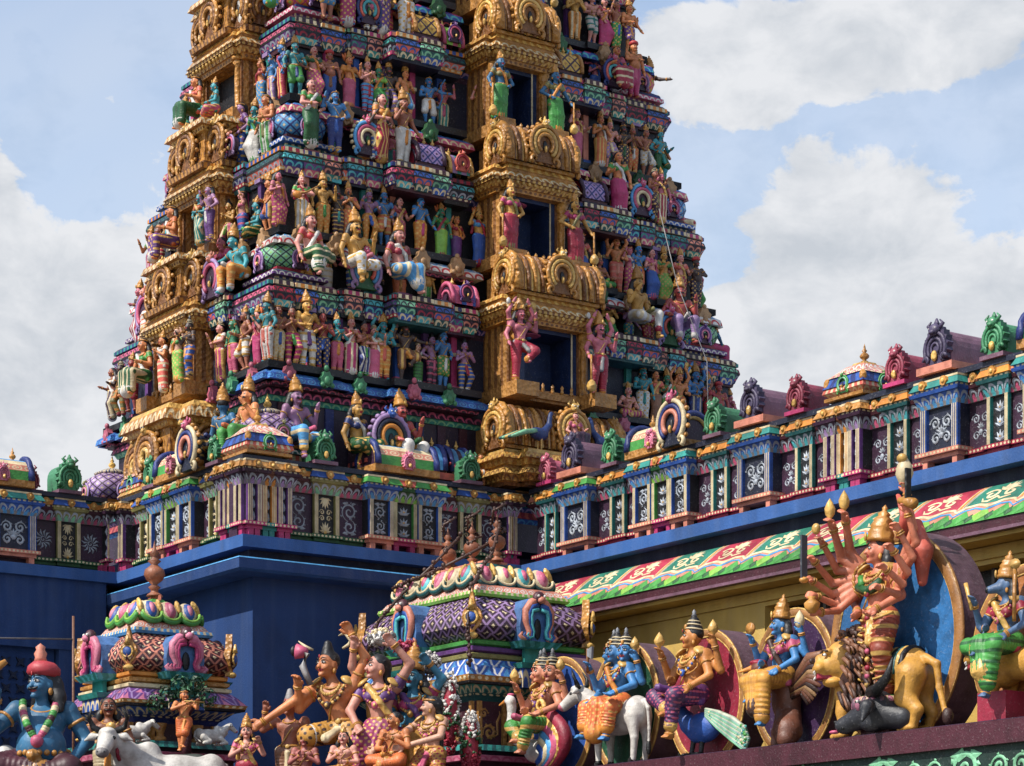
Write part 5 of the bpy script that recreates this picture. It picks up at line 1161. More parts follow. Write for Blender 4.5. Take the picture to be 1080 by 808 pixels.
LEFT2=[(-0.72,'pray','skgold','rose','lime',0.72,0.17),(-1.14,'lady2','skpink','blue','rose',0.78,0.17),(-1.59,'squat','skteal','greendk','green',0.85,0.17),(-1.96,'lord','skorange','blue','orange',0.74,0.17),(-1.08,'hold','sklilac','purple','white',0.78,0.69),(-0.77,'lady2','skteal','teal','orange',0.74,0.69),(0.33,'seat','skorange','purple','orange',1.05,0.59),(1.23,'hold','skbrown','crimson','red',0.8,0.37),(1.5,'lady','skorange','magenta','green',0.8,0.37)]
GIANT2=[(-3.52,'lady2','skpink','greendk','green',0.95),(-3.11,'hold','skblue','deepblue','blue',0.86),(-2.41,'hold','skdark','blue','navy',0.8),(-2.31,'lady2','skpink','crimson','saffron',0.98),(-1.93,'king','skbrown','white','saffron',1.0),(2.12,'lady2','skorange','magenta','green',0.95),(2.85,'hold','skbrown','plum','olive',0.8),(2.98,'lady','skrose','crimson','plum',0.78)]
LGIANT2=[(-0.8,'lady2','sklilac','blue','purple',1.0,0.4),(-1.22,'lady','skteal','white','green',0.85,0.4),(-1.57,'hold','skorange','green','olive',0.9,0.4)]
ROW3=[(-3.54,'lord','skteal','green','deepblue',0.78),(-3.22,'lady2','skpink','rose','greendk',0.78),(-2.95,'hold','skbrown','blue','bronze',0.76),(-2.61,'lady','skorange','rose','saffron',0.76),(-2.29,'pray','skpink','skyblue','crimson',0.76),(-2.09,'lady','skgreen','green','lime',0.7),(-1.91,'king','skdark','lilac','plum',0.76),(-1.62,'lord','skorange','skyblue','tan',0.76),(-1.19,'monkey','skblue','white','saffron',0.74),(-0.23,'hooded','skpink','green','lime',0.8),(1.62,'hooded','skpink','rose','crimson',0.8),(2.09,'lady','skorange','orange','saffron',0.8),(2.28,'lord','skpink','lilac','cream',0.74),(2.55,'hold','skdark','plum','greendk',0.74),(2.74,'pray','skbrown','orange','white',0.74),(3.01,'lord','skbrown','white','grey',0.76),(3.31,'lord','skteal','greendk','teal',0.78)]
LEFT3=[(-1.0,'lady2','skorange','skyblue','coral',0.76,0.17),(-1.32,'hold','skblue','lilac','orange',0.72,0.17),(-1.64,'lady','skblue','crimson','blue',0.8,0.17),(-0.46,'squat','skteal','rose','teal',0.8,0.67),(0.32,'seat','skorange','greendk','coral',1.0,0.59),(1.11,'lord','skgreen','teal','green',0.7,0.37)]
GIANT3=[(-3.95,'lady2','skgold','skyblue','green',0.9),(-3.0,'lord','skbrown','skyblue','cream',0.98),(-2.64,'lady2','skblue','magenta','blue',0.95),(-2.24,'hold','skdark','grey','rose',0.95),(-2.04,'lady','skred','purple','plum',0.98),(-1.61,'king','skgold','white','saffron',1.0),(2.4,'seat','skorange','crimson','rose',0.9),(2.75,'hold','skorange','magenta','rose',0.85)]
LGIANT3=[(-0.63,'king2','skpink','white','cream',1.0,0.66)]
ROW4=[(1.87,'pray','skgold','saffron','ochre',0.8),(2.21,'lord','skpink','white','teal',0.8),(2.46,'lady','skpink','magenta','crimson',0.8),(2.71,'hold','skbrown','green','blue',0.8),(2.97,'lord','skorange','purple','saffron',0.8)]
# ------------------------------------------------------------------ statues of the tower
SM=.0165
def proto(**k):
    h=human(**k); return h
PROTO={}
def mk(name,cell=SM,mats=('skbrown','dark','red'),extra=None,**k):
    h=human(**k)
    if extra: extra(h)
    PROTO[name]=human_meshes(h,cell,mats); return h
def lute(h): h.J.tube([(-.2,-.17,.6),(.05,-.2,.66),(.27,-.18,.8)],[.02,.018,.014],'ochre',6); h.J.ball((-.13,-.17,.6),(.09,.05,.07),'saffron',10,6); h.J.ball((.28,-.18,.81),(.03,.03,.03),'goldlt',8,5)
def club(s): 
    def f(h): h.J.tube([(s*.25,-.17,.04),(s*.25,-.16,.5)],[.016,.014],'gold',6); h.J.lathe((s*.25,-.17,.0),[(.03,0),(.06,.03),(.07,.08),(.05,.13),(.02,.16)],10,'goldlt')
    return f
def disc(h): h.J.lathe((.2,-.02,1.05),[(0,-.008),(.05,-.008),(.05,.008),(0,.008)],12,'goldlt',axis=(0,1,0)); h.J.ball((-.2,-.03,1.06),(.03,.03,.045),'white',8,5)
def shell(h): h.J.ball((.02,-.19,.72),(.04,.03,.03),'white',8,5)
def tail(h):
    h.B.chain([(.08,.06,.5),(.22,.04,.42),(.28,-.02,.6),(.25,-.02,.85),(.33,-.03,.98)],[.022,.02,.018,.016,.02],0,.02)
mk('hold',arms=('front','down'),garment='dhoti',crown='band',hair='long')
mk('pray',arms=('namaste','namaste'),garment='dhoti',crown='kirita',crownscale=.8)
mk('king',arms=('front','hip'),garment='dhoti',crown='kirita',legs=('stand','apart'))
mk('king2',arms=('down','hold'),garment='sari',crown='none',hair='short',blouse=True)
mk('lady',arms=('bless','down'),garment='sari',female=True,crown='kirita',crownscale=.8,hair='long')
mk('lady2',arms=('hip','front'),garment='sari',female=True,crown='none',hair='bun',legs=('stand','bent'))
def mk4(name,**k):
    h=human(extra=((-1,'high'),(1,'high')),**k); disc(h); PROTO[name]=human_meshes(h,SM)
mk4('four',arms=('bless','front'),garment='dhoti',crown='kirita',female=False)
mk('dance',arms=('up','out'),legs=('stand','lift'),garment='shorts',crown='band',hair='big')
mk('lord',arms=('hip','hold'),legs=('stand','bent'),garment='shorts',crown='kirita',crownscale=.75,hair='long')
mk('lute',arms=('front','across'),garment='sari',female=True,crown='kirita',crownscale=.7,hair='long',extra=lute)
mk('hooded',arms=('up','hold'),garment='sari',female=True,crown='hood')
mk('monkey',arms=('front','out'),legs=('bent','apart'),garment='shorts',crown='band',hair='none',extra=tail,snout=False)
mk('squat',arms=('knee','front'),legs=('cross','fold'),garment='dhoti',female=True,crown='kirita',crownscale=.7)
mk('seat',arms=('lap','hold'),legs=('sit','sit'),garment='sari',female=True,crown='band',hair='long',cover=.85)
mk('gman',arms=('bless','down'),legs=('fold','sit'),garment='dhoti',crown='kirita',hair='big',moustache=True,cover=.7,cell=.0125)
mk('gbless',arms=('bless','knee'),legs=('sit','sit'),garment='dhoti',crown='kirita',hair='long',moustache=True,cover=.75,cell=.0125)
mk('glady',arms=('down','down'),legs=('fold','sit'),garment='sari',female=True,crown='kirita',crownscale=.85,hair='long',cover=.85,cell=.0125)
mk('glean',arms=('out','down'),legs=('sit','sit'),garment='dhoti',crown='kirita',lean=(-.1,-.05),cell=.0135)
mk('gback',arms=('knee','down'),legs=('fold','sit'),garment='dhoti',crown='kirita',turn=2.4,cell=.0135)
mk('imp',arms=('front','knee'),legs=('sit','sit'),garment='shorts',crown='band',hair='short',fat=.03)
mk4('guardian',arms=('club','up'),legs=('stand','lift'),garment='dhoti',crown='kirita',moustache=True,hair='big',pleat=.008)
h=human(arms=('club','bless'),legs=('apart','stand'),garment='dhoti',crown='kirita',moustache=True,hair='big',pleat=.008,extra=((-1,'high'),(1,'high'))); club(-1)(h); disc(h); PROTO['guardian2']=human_meshes(h,.0135)
h=human(arms=('club','hip'),legs=('apart','stand'),garment='sari',female=True,crown='kirita',crownscale=.8,hair='long'); club(-1)(h); PROTO['doorlady']=human_meshes(h,.0135)
VAR={}
def var(base,*vs):
    VAR[base]=[base]
    for n,v in enumerate(vs): mk(base+'_%d'%n,**v); VAR[base].append(base+'_%d'%n)
D_=dict(garment='dhoti'); S_=dict(garment='sari',female=True)
var('hold',dict(D_,arms=('up','hip'),crown='none',hair='topknot'),dict(D_,arms=('hold','bless'),crown='tiers',hair='stack',legs=('bent','stand')),dict(D_,arms=('across','down'),crown='turban',hair='short',fat=.03),dict(D_,arms=('hip','up'),crown='band',hair='big'))
var('lady',dict(S_,arms=('hip','hold'),crown='kirita',crownscale=.9,hair='long',legs=('bent','stand')),dict(S_,arms=('namaste','namaste'),crown='kirita',crownscale=.8,hair='bun'),dict(S_,arms=('down','bless'),crown='hood'))
var('lady2',dict(S_,arms=('up','hip'),crown='band',hair='braid'),dict(S_,arms=('hold','down'),crown='none',hair='big',legs=('stand','step')),dict(S_,arms=('across','bless'),crown='tiers',hair='stack'))
var('pray',dict(D_,arms=('namaste','namaste'),crown='kirita',crownscale=.7,hair='long'),dict(D_,arms=('namaste','namaste'),crown='none',hair='topknot',legs=('bent','stand')))
var('lord',dict(garment='shorts',arms=('bless','hip'),crown='kirita',hair='big'),dict(garment='shorts',arms=('front','club'),crown='kirita',crownscale=.9,legs=('step','stand')))
var('king',dict(D_,arms=('bless','club'),crown='kirita',hair='long'),dict(D_,arms=('hip','bless'),crown='kirita',crownscale=.9,legs=('bent','stand')))
ORD=['first','second','third','fourth','fifth','sixth','seventh','eighth','ninth','tenth','eleventh','twelfth','thirteenth','fourteenth','fifteenth']
DESC=dict(hold=('man','dhoti'),pray=('praying man','dhoti'),king=('crowned man','dhoti'),king2=('man','long robe'),lady=('crowned lady','sari'),lady2=('lady','sari'),four=('four-armed man','dhoti'),dance=('dancer on one leg','kilt'),lord=('crowned man','kilt'),lute=('lute player','sari'),hooded=('snake-hooded lady','sari'),monkey=('long-tailed figure','kilt'),squat=('squatting lady','skirt'),seat=('seated lady','sari'),gman=('moustached giant','dhoti'),gbless=('seated giant','dhoti'),glady=('seated giantess','sari'),glean=('leaning giant','dhoti'),gback=('giant looking away','dhoti'),imp=('little seated figure','shorts'))
GRP='painted statues in rows on the tower'
def label_of(kind,skin,cloth,where):
    n,g=DESC[kind]; return '%s %s in %s %s, %s'%(COLOUR_WORD[skin],n,COLOUR_WORD[cloth],g,where)
def place_row(items,side,i,z,off,where,fill=False):
    if fill:
        rq=random.Random(len(items)*13+i); xs=sorted(q[0] for q in items); add=[]; ends=[(-HX[i]+.1,None)]
        for a_,b_ in zip(xs,xs[1:]+[HX[i]-.1]):
            if a_*b_<0 or b_-a_<.36 or (i==4 and a_<0): continue
            n_=int((b_-a_)/.30)
            for j_ in range(1,n_):
                x_=a_+(b_-a_)*j_/n_
                if abs(x_-BX0)<BAYW[i]+.16: continue
                add.append((round(x_,2),rq.choice(['hold','lady','lady2','pray','lord','king']),rq.choice(['skbrown','skpink','skteal','skrose','skgold','skdark','skblue','sklilac','skorange']),rq.choice(['crimson','green','deepblue','white','magenta','saffron','purple','teal','plum']),rq.choice(['rose','green','gold','crimson','blue']),rq.uniform(.66,.76),off-.10))
        items=list(items)+add
    L=sorted(items,key=lambda q:q[0]); lf=[q for q in L if q[0]<0]; rt=[q for q in L if q[0]>=0]
    for q in L:
        x,kind,skin,cl,ac,s=q[:6]; s=s*1.05; o=q[6] if len(q)>6 else off
        if side=='front':
            if q in lf: wh='%s %s from near corner'%(where,ORD[lf.index(q)])
            else: wh='%s %s right of window'%(where,ORD[rt.index(q)])
            p=Vector((x,-HY[i]-o,0)); rz=TH
        elif side=='right':
            wh='%s %s round the far corner'%(where,ORD[L.index(q)]); p=Vector((HX[i]+o,x,0)); rz=TH+PI/2
        else:
            wh='%s %s on short side'%(where,ORD[len(L)-1-L.index(q)])
            p=Vector((-HX[i]-o,x,0)); rz=TH-PI/2
        w=Matrix.Rotation(TH,4,'Z')@p; c=W(TC[0],TC[1],0); zz=z-(.2*s if kind in('seat','gman','gbless','glady','glean','gback','imp') else (.40*s if kind=='squat' else .018*s))
        rr=random.Random(int(x*1000)+i*7+len(kind))
        cm=rr.choice([cl,cl+'|ostripe|'+rr.choice(['cream','white','goldlt',ac])+'|%d'%rr.choice([60,90]),cl+'|oband|'+rr.choice(['goldlt',ac,'cream'])+'|%d'%rr.choice([55,80]),cl+'|odots|goldlt|70'])
        place_figure(PROTO[rr.choice(VAR.get(kind,[kind]))],(c.x+w.x,c.y+w.y,zz),rz+rr.uniform(-.28,.28),s,label_of(kind,skin,cl,wh),'statue',GRP,skin,(cm,ac,rr.choice(['goldlt','white','crimson','saffron',ac])),mirror=rr.random()<.4 and kind not in('lute',))
place_row(ROW1,'front',1,ZP[1],.2,'lowest row',True); place_row(LEFT1,'left',1,ZP[1],.17,'lowest row')
place_row(ROW2,'front',2,ZP[2],.2,'middle row',True); place_row(LEFT2,'left',2,ZP[2],.17,'middle row')
place_row(ROW3,'front',3,ZP[3],.2,'upper row',True); place_row(LEFT3,'left',3,ZP[3],.17,'upper row')
place_row(ROW4,'front',4,ZP[4],.2,'topmost row',True)
place_row(GIANT0,'front',0,ZC+1.20,.42,'base,'); place_row(LGIANT0,'left',0,ZC+1.20,.42,'base,')
place_row(GIANT1,'front',2,ZP[1]+1.24,.66,'above lowest row,'); place_row(LGIANT1,'left',2,ZP[1]+1.18,.42,'above lowest row,')
place_row(GIANT2,'front',3,ZP[2]+1.25,.64,'above middle row,'); place_row(LGIANT2,'left',3,ZP[2]+1.22,.40,'above middle row,')
place_row(GIANT3,'front',4,ZP[3]+1.25,.62,'above upper row,'); place_row(LGIANT3,'left',4,ZP[3]+1.22,.66,'above upper row,')
# a looser line standing behind the small roofs of each tier
for i in(1,2,3):
    rr=random.Random(70+i); it=[]; hx=HX[i+1]; hb=BAYW[i]+.25
    for s_ in(-1,1):
        x=hb
        while x<hx-.1:
            it.append((round(s_*x,2),rr.choice(['lady','hold','pray','lady2','king','lord']),rr.choice(['skbrown','skpink','skteal','skrose','skgold','skdark','skblue','sklilac','skorange']),rr.choice(['crimson','green','blue','white','magenta','saffron','purple','teal','orange','plum']),rr.choice(['rose','green','gold','crimson','blue']),rr.uniform(.66,.78))); x+=rr.uniform(.36,.55)
    lf=sorted([q for q in it if q[0]<0]); rt=sorted([q for q in it if q[0]>=0])
    it=[q for n_,q in enumerate(lf) if n_ not in {1:(),2:(0,4,5),3:(3,4)}[i]]+[q for n_,q in enumerate(rt) if n_ not in {1:(0,1,5),2:(0,1,2),3:(0,1)}[i]]
    place_row(it,'front',i+1,ZP[i]+1.23,.20,'behind roofs over %s row'%['','lowest','middle','upper'][i])
for i,wn in((1,'lowest'),(2,'middle'),(3,'upper'),(4,'topmost')):
    rr=random.Random(200+i); y0=-HY[i]+.12
    pick=lambda x,kk,sc: (round(x,2),rr.choice(kk),rr.choice(['skbrown','skteal','skdark','skrose','skorange','skblue2']),rr.choice(['crimson','green','plum','white','deepblue','magenta']),rr.choice(['gold','rose','blue','saffron']),sc)
    place_row([pick(y0+.34*j,['hold','lady2','lord','lady','king'],rr.uniform(.74,.82)) for j in range(1)],'right',i,ZP[i],.12,wn+' row')
    if i<4: place_row([pick(-HY[i+1]-.1,['gbless','seat','glean'],.95)],'right',i+1,ZP[i]+1.22,.26,'over %s row'%wn)
# door guardians beside the windows
def tl(x,y,z): w=Matrix.Rotation(TH,4,'Z')@Vector((x,y,0)); c=W(TC[0],TC[1],0); return (c.x+w.x,c.y+w.y,z)
for i,k,s,sk,cl,nm in((1,'guardian',1.13,'skrose',('stripe',),'lowest'),(2,'doorlady',1.0,'skgold',('crimson','magenta','olive'),'middle'),(3,'doorlady',.98,'skblue2',('green','olive','saffron'),'upper'),(4,'doorlady',.95,'skred',('blue','crimson','gold'),'topmost')):
    for sx in(-1,1):
        if i==4 and sx<0: continue
        kk=k if sx<0 or k!='guardian' else 'guardian2'
        cloth=cl if len(cl)==3 else ('crimson|stripe|skyblue|8','coral','gold')
        if k=='guardian': cloth=('crimson','grey','gold')
        place_figure(PROTO[kk],tl(BX0+sx*BAYW[i]*.86,-HY[i]-BAYP[i]*.9-.03,ZP[i]+.045),TH,s,'%s guardian statue %s of the %s tower window'%({'guardian':'rose four-armed','doorlady':('golden red-skirted' if i==2 else 'blue green-skirted' if i==3 else 'red blue-skirted')}[k],'left' if sx<0 else 'right',nm),'statue','door guardians by the tower windows',sk,cloth,mirror=(sx>0 and kk!='guardian2'))
# ------------------------------------------------------------------ disc niches and their riders on the roof edge
ZL=4.152
def ledge_T(s): return Matrix.Translation((0,0,0))
def disc_niche(s,rx,top,fieldk,label):
    rz=(top-ZL+.12)/2; zc=top-rz
    r=empty('disc_niche',W(2.55,-s,0),TH-PI/2,label,'disc','oval disc niches along the roof edge')
    th0=math.asin(max(-1,(ZL-zc)/rz)); A=np.linspace(th0,PI-th0,49)
    b=MB(); b.prism([(rx*math.cos(a),zc+rz*math.sin(a)) for a in A],0.,.42,'mauve2','mauve','mauve2'); b.build('backing',r)
    b=MB(); b.prism([(rx*.87*math.cos(a),zc+rz*.87*math.sin(a)) if zc+rz*.87*math.sin(a)>ZL+.01 else (rx*.87*math.cos(a),ZL+.01) for a in np.linspace(math.asin(max(-1,(ZL+.01-zc)/(rz*.87))),PI-math.asin(max(-1,(ZL+.01-zc)/(rz*.87))),45)],-.012,-.001,fieldk); b.build('field',r)
    b=MB(); b.tube([(rx*.94*math.cos(a),-.004,zc+rz*.94*math.sin(a)) for a in A],.055*rx/.75,'bronze2',8,flat=.45,up=(0,1,0))
    for f in(.885,.99): b.tube([(rx*f*math.cos(a),-.012,zc+rz*f*math.sin(a)) for a in A],.013,'goldlt',6,up=(0,1,0))
    b.build('rim',r)
disc_niche(4.02,.72,5.70,'blue','oval niche with blue field behind the swan rider')
disc_niche(5.42,.71,5.74,'greendk3','oval niche with dark green field behind the bull rider')
disc_niche(7.03,.73,5.72,'crimson3','oval niche with crimson field behind the lady and peacock')
disc_niche(8.63,.74,5.78,'plum3','oval niche with purple field behind the eagle rider')
disc_niche(10.32,1.04,6.42,'blue3','large oval niche with bright blue field behind the many-armed goddess')
disc_niche(12.3,.80,5.80,'gold2','oval niche with golden field behind the boar-headed rider')
FC=.0082
def fg(label,h,x,y,z,rz,s,skin,cloth,cat='statue',hairc=None,crownc=None,cell=FC,name='statue'):
    return place_figure(human_meshes(h,cell,(skin,'dark','red2'),cloth,hairc or 'hair'),(x,y,z),rz,s,label,cat,None,None,None,None,crownc,name)
def led(s,a=2.28): p=W(a,-s); return p.x,p.y
def beast(name,F,mats,x,y,z,rz,s,label,cat,cell=.01,extra=None):
    r=empty(name,(x,y,z),rz,label,cat); r.scale=(s,s,s); link('body',F.mesh(name,cell,mats),r)
    if extra:
        for n,mb in extra.items():
            for m_ in (mb if isinstance(mb,list) else [mb]): m_.build(n,r)
    return r
def bovine(F,lying=False,horn=True,E=None,Hn=None,headturn=0.,look=0.):
    """faces -X; feet at z=0; shoulder about 1 unit high"""
    F.ell((0,0,.72 if not lying else .36),(.56,.24,.27),0,.05); F.ell((-.38,0,.78 if not lying else .42),(.24,.22,.27),0,.08); F.ell((.42,0,.76 if not lying else .4),(.2,.22,.25),0,.08)
    o=0 if not lying else -.36
    F.ell((-.34,0,1.03+o),(.14,.1,.11),0,.08)
    hx,hy,hz=-.86,look*.22,1.10+o+.02
    F.cap((-.45,0,.85+o),(hx+.1,hy*.7,hz-.02),.2,.125,0,.08); F.cap((-.5,0,.68+o),(-.72,hy*.5,.86+o),.09,.06,0,.06)
    M=Matrix.Rotation(headturn,3,'Z'); q=lambda x,y,z: tuple(Vector((hx,hy,hz))+M@Vector((x,y,z)))
    F.cap(q(0,0,.03),q(-.24,0,-.15),.118,.078,0,.03); F.ell(q(-.27,0,-.17),(.075,.078,.06),1,.03); F.ell(q(-.02,0,.1),(.09,.11,.05),0,.04)
    for s in(-1,1):
        F.chain([q(.03,s*.1,.05),q(.04,s*.2,.045),q(.03,s*.29,.0)],[.03,.045,.012],0,.02); F.ell(q(-.09,s*.095,.02),(.03,.018,.024),2,.008)
        F.ell(q(-.325,s*.035,-.165),(.016,.016,.014),2,.006)
        if Hn is not None:
            m_=MB(); Hn.append(m_); m_.tube([q(.03,s*.075,.1),q(.05,s*.19,.16),q(.02,s*.235,.27),q(-.03,s*.19,.37)],[.042,.038,.028,.008],'black',8)
    if not lying:
        for x,s in((-.4,1),(-.36,-1),(.42,1),(.47,-1)):
            k=(x+(.05 if x>0 else -.01),s*.13,.38); F.cap((x,s*.13,.68),k,.115,.06,0,.05); F.cap(k,(x+(.0 if x<0 else .02),s*.13,.07),.058,.042,0,.02); F.cap((x,s*.13,.06),(x-.03,s*.13,.03),.05,.055,2,.01)
        F.chain([(.6,0,.92),(.68,0,.8),(.68,.02,.5),(.67,.02,.3)],[.035,.028,.022,.02],0,.03); F.ell((.67,.02,.22),(.04,.04,.11),2,.02)
    else:
        for s in(-1,1):
            F.chain([(-.4,s*.2,.26),(-.62,s*.24,.1),(-.36,s*.26,.06)],[.1,.065,.045],0,.03); F.chain([(.35,s*.2,.28),(.12,s*.3,.13),(.36,s*.32,.06),(.12,s*.33,.05)],[.16,.1,.055,.045],0,.04)
        F.chain([(.6,0,.5),(.68,.1,.3),(.5,.3,.1)],[.035,.028,.03],0,.03)
def feline(F,mane=True,E=None):
    F.cap((-.36,0,.68),(.36,0,.70),.2,.19,0,.06); F.ell((.42,0,.66),(.2,.19,.24),0,.08); F.ell((-.42,0,.66),(.19,.18,.24),0,.08)
    for x,s in((-.46,1),(-.5,-1)):
        F.chain([(x,s*.13,.55),(x-.02,s*.14,.3),(x,s*.14,.08)],[.11,.075,.06],0,.04); F.ell((x-.06,s*.14,.045),(.11,.075,.05),0,.02)
        for j in(-1,0,1): F.ell((x-.15,s*.14+j*.04,.035),(.03,.022,.03),0,.005)
    for x,s in((.44,1),(.52,-1)):
        F.chain([(x,s*.13,.6),(x-.04,s*.16,.36),(x+.12,s*.15,.22),(x+.05,s*.15,.06)],[.17,.12,.06,.05],0,.04); F.ell((x-.02,s*.15,.045),(.12,.075,.05),0,.02)
        for j in(-1,0,1): F.ell((x-.12,s*.15+j*.04,.035),(.03,.022,.03),0,.005)
    F.chain([(.6,0,.78),(.75,.02,.7),(.78,.03,.45),(.86,.03,.2)],[.05,.04,.034,.03],0,.03); F.ell((.9,.03,.14),(.06,.06,.09),1,.02)
    h=Vector((-.46,-.20,.84)); k=1.22; M=Matrix.Rotation(.95,3,'Z'); q=lambda x,y,z: tuple(h+M@Vector((x*k,y*k,z*k)))
    F.cap((-.36,0,.74),(-.42,-.1,.8),.2,.19,0,.06)
    F.ell(q(0,0,0),(.2,.19,.22),0,.03); F.cap(q(-.08,0,-.04),q(-.165,0,-.06),.135,.115,0,.03); F.ell(q(-.09,0,-.185),(.12,.10,.06),0,.02); F.cap(q(-.08,0,.05),q(-.20,0,.015),.06,.055,0,.02); F.ell(q(-.26,0,.0),(.03,.055,.035),1,.008)
    F.box(q(-.17,0,-.135),(.075,.075,.035),.01,2,.005,M.to_4x4().to_3x3())
    for s in(-1,1): F.ell(q(.02,s*.16,.15),(.04,.055,.055),0,.015); F.ell(q(-.13,s*.075,.075),(.05,.05,.035),0,.015); F.ell(q(-.21,s*.055,-.065),(.065,.065,.06),0,.015)
    if E:
        for s in(-1,1):
            E.ball(q(-.168,s*.078,.045),(.022,.022,.018),'white',8,6); E.ball(q(-.184,s*.080,.045),(.010,.012,.013),'black',8,5); E.tube([q(-.185,s*.03,.075),q(-.185,s*.08,.088),q(-.15,s*.125,.075)],.013,'umber',5)
            for j in(0,1): E.lathe(q(-.245,s*(.03),-.10-.06*j),[(.014,0),(0,-.035 if not j else .035)],6,'white')
        for j in range(5): E.ball(q(-.252,-.04+.02*j,-.096),(.009,.010,.012),'white',6,4); E.ball(q(-.25,-.04+.02*j,-.158),(.009,.010,.012),'white',6,4)
    if mane:
        rr=random.Random(3); b=MB()
        for i in range(330):
            a=rr.uniform(0,2*PI); dx=rr.uniform(-.05,.40); rad=(.235+.10*min(1,(dx+.02)*5))*rr.uniform(.92,1.12)*(1 if dx<.3 else .85)
            p=Vector(q(dx,rad*math.cos(a),rad*math.sin(a)*1.15-.04-dx*.35)); n=Vector(M@Vector((.35,math.cos(a),math.sin(a)))).normalized()
            e=p+n*.07+Vector((.05,0,-.13)); m=(p+e)/2+n*.035; b.tube([p,m,e],[.030,.028,.006],('umber2','umber','bronze')[i%3 if i%5 else 2],5)
        F.ell(q(.16,0,-.10),(.24,.26,.32),1,.02); return b
# --- swan rider
x,y=led(4.03)
h=human(arms=('front','knee'),legs=((( -.13,-.24,.47),(.03,-.28,.36)),((.12,-.25,.49),(.06,-.27,.27))),garment='dhoti',female=True,crown='tiers',hair='stack',heads=3,turn=-.45,fine=True,extra=((-1,'bless'),(1,'back')),cover=.85,pleat=.006)
ornate(h,'goldlt','purple',((2,'bud'),(3,'bud')))
fg('three-headed goddess in green skirt riding the white swan',h,x,y,ZL-.14,TH-PI/2,1.6,'skorange2',('green|oband|goldlt|60','rose','goldlt'))
F=Field(); F.ell((0,0,.28),(.26,.15,.16),0,.05); F.ell((-.2,-.02,.3),(.14,.13,.14),0,.06); F.chain([(-.26,-.02,.34),(-.44,-.10,.46),(-.53,-.14,.66),(-.50,-.16,.86),(-.49,-.17,.92)],[.1,.075,.06,.05,.06],0,.04); F.ell((-.51,-.18,.955),(.08,.062,.06),0,.03); F.cap((-.57,-.19,.945),(-.68,-.22,.90),.034,.012,1,.01); F.ell((-.53,-.235,.975),(.016,.01,.016),2,.005); F.ell((-.50,-.17,1.02),(.05,.045,.02),3,.01)
for sx in(-1,1): F.cap((sx*.08,-.02,.2),(sx*.09,-.05,.03),.035,.028,1,.02); F.ell((sx*.09,-.1,.02),(.05,.08,.02),1,.01)
w=MB()
for i,(k,f) in enumerate((('crimson3',1.),('goldlt',.84),('rose',.74),('skyblue',.56),('cream',.42),('blue',.28))):
    w.tube([(.02+.42*f*math.sin(q*PI*.95)+.06,-.06-.022*i,.02+.14*(1-f)+.72*f*q+(0)) for q in np.linspace(0,1,13)],[(.09+.02*math.sin(q*PI))*f**.5 for q in np.linspace(0,1,13)],k,8,flat=.8,up=(0,1,0))
w.tube([(.12+.10*(1-.8*q)*math.cos(7*q-1.),-.16,.82+.10*(1-.8*q)*math.sin(7*q-1.)) for q in np.linspace(0,1,16)],[.035*(1-.6*q) for q in np.linspace(0,1,16)],'goldlt',6,up=(0,1,0))
beast('swan',F,('white','saffron','black','rose'),x,y,ZL,TH-PI/2,1.05,'white swan with magenta and gold curled tail under the goddess','swan',extra={'tail':w})
# --- bull rider
x,y=led(5.62)
h=human(arms=('lap','knee'),legs=(((-.15,-.22,.47),(-.13,-.25,.25)),((.15,-.2,.45),(.12,-.22,.22))),garment='sari',female=True,crown='tiers',hair='stack',heads=3,turn=-.3,fine=True,extra=((-1,'bless'),(1,'back')),cover=.7,blouse=False,pleat=.006)
ornate(h,'goldlt','crimson',((2,'axe'),(3,'bud')))
fg('three-headed blue goddess in orange cloth riding the white bull',h,x,y,ZL-.0,TH-PI/2,1.55,'skblue',('orange|odots|goldlt|120','bronze','saffron'))
F=Field(); Hn=[]; bovine(F,False,True,None,Hn,.5,-.6)
sd=Field(); 
sb=MB(); 
for i in range(9): sb.tube([(-.16+.04*i,-.255*math.sin(a)-.0,.74+.285*math.cos(a)) for a in np.linspace(-.2,2.1,9)],.026,('grey','bronze','mauve','grey')[i%4],5)
beast('bull',F,('white2','skrose','black'),x+.02,y,ZL,TH-PI/2,.84,'white bull standing below the blue goddess','bull',extra={'horn':Hn,'saddle_cloth':sb})
# --- peacock lady
x,y=led(7.12)
h=human(arms=('front','lap'),legs=(((-.15,-.24,.48),(.05,-.27,.36)),((.1,-.26,.47),(.06,-.27,.2))),garment='dhoti',female=True,crown='tiers',hair='stack',turn=-.55,fine=True,extra=((-1,'bless'),(1,'back')),cover=.8,necklace=3)
ornate(h,'goldlt','blue',((2,'bud'),(3,'bud')))
fg('brown lady in purple trousers with blue necklace before crimson disc',h,x,y,ZL-.08,TH-PI/2,1.66,'skamber',('purple2|odots|rose|140','purple','goldlt'))
F=Field(); F.ell((.05,.02,.3),(.26,.13,.16),0,.05); F.chain([(-.15,0,.36),(-.27,-.03,.5),(-.28,-.03,.64)],[.11,.06,.05],0,.04); F.ell((-.3,-.04,.68),(.06,.05,.05),0,.02); F.cap((-.34,-.05,.67),(-.42,-.07,.64),.02,.006,1,.01)
for sx in(-1,1): F.cap((sx*.07,0,.2),(sx*.08,-.03,.03),.03,.025,2,.02); F.ell((sx*.08,-.08,.02),(.05,.08,.02),2,.01)
w=MB(); rr=random.Random(5)
for i in range(15):
    o=(i-7)/7; w.tube([(.20,-.06,.44+o*.04),(.45,-.10,.34+o*.085),(.72,-.13,.22+o*.115),(1.0-.06*abs(o),-.15,.10+o*.12)],[.02,.03,.034,.02],('mint','aqua2','cream2')[i%3],6,flat=.6)
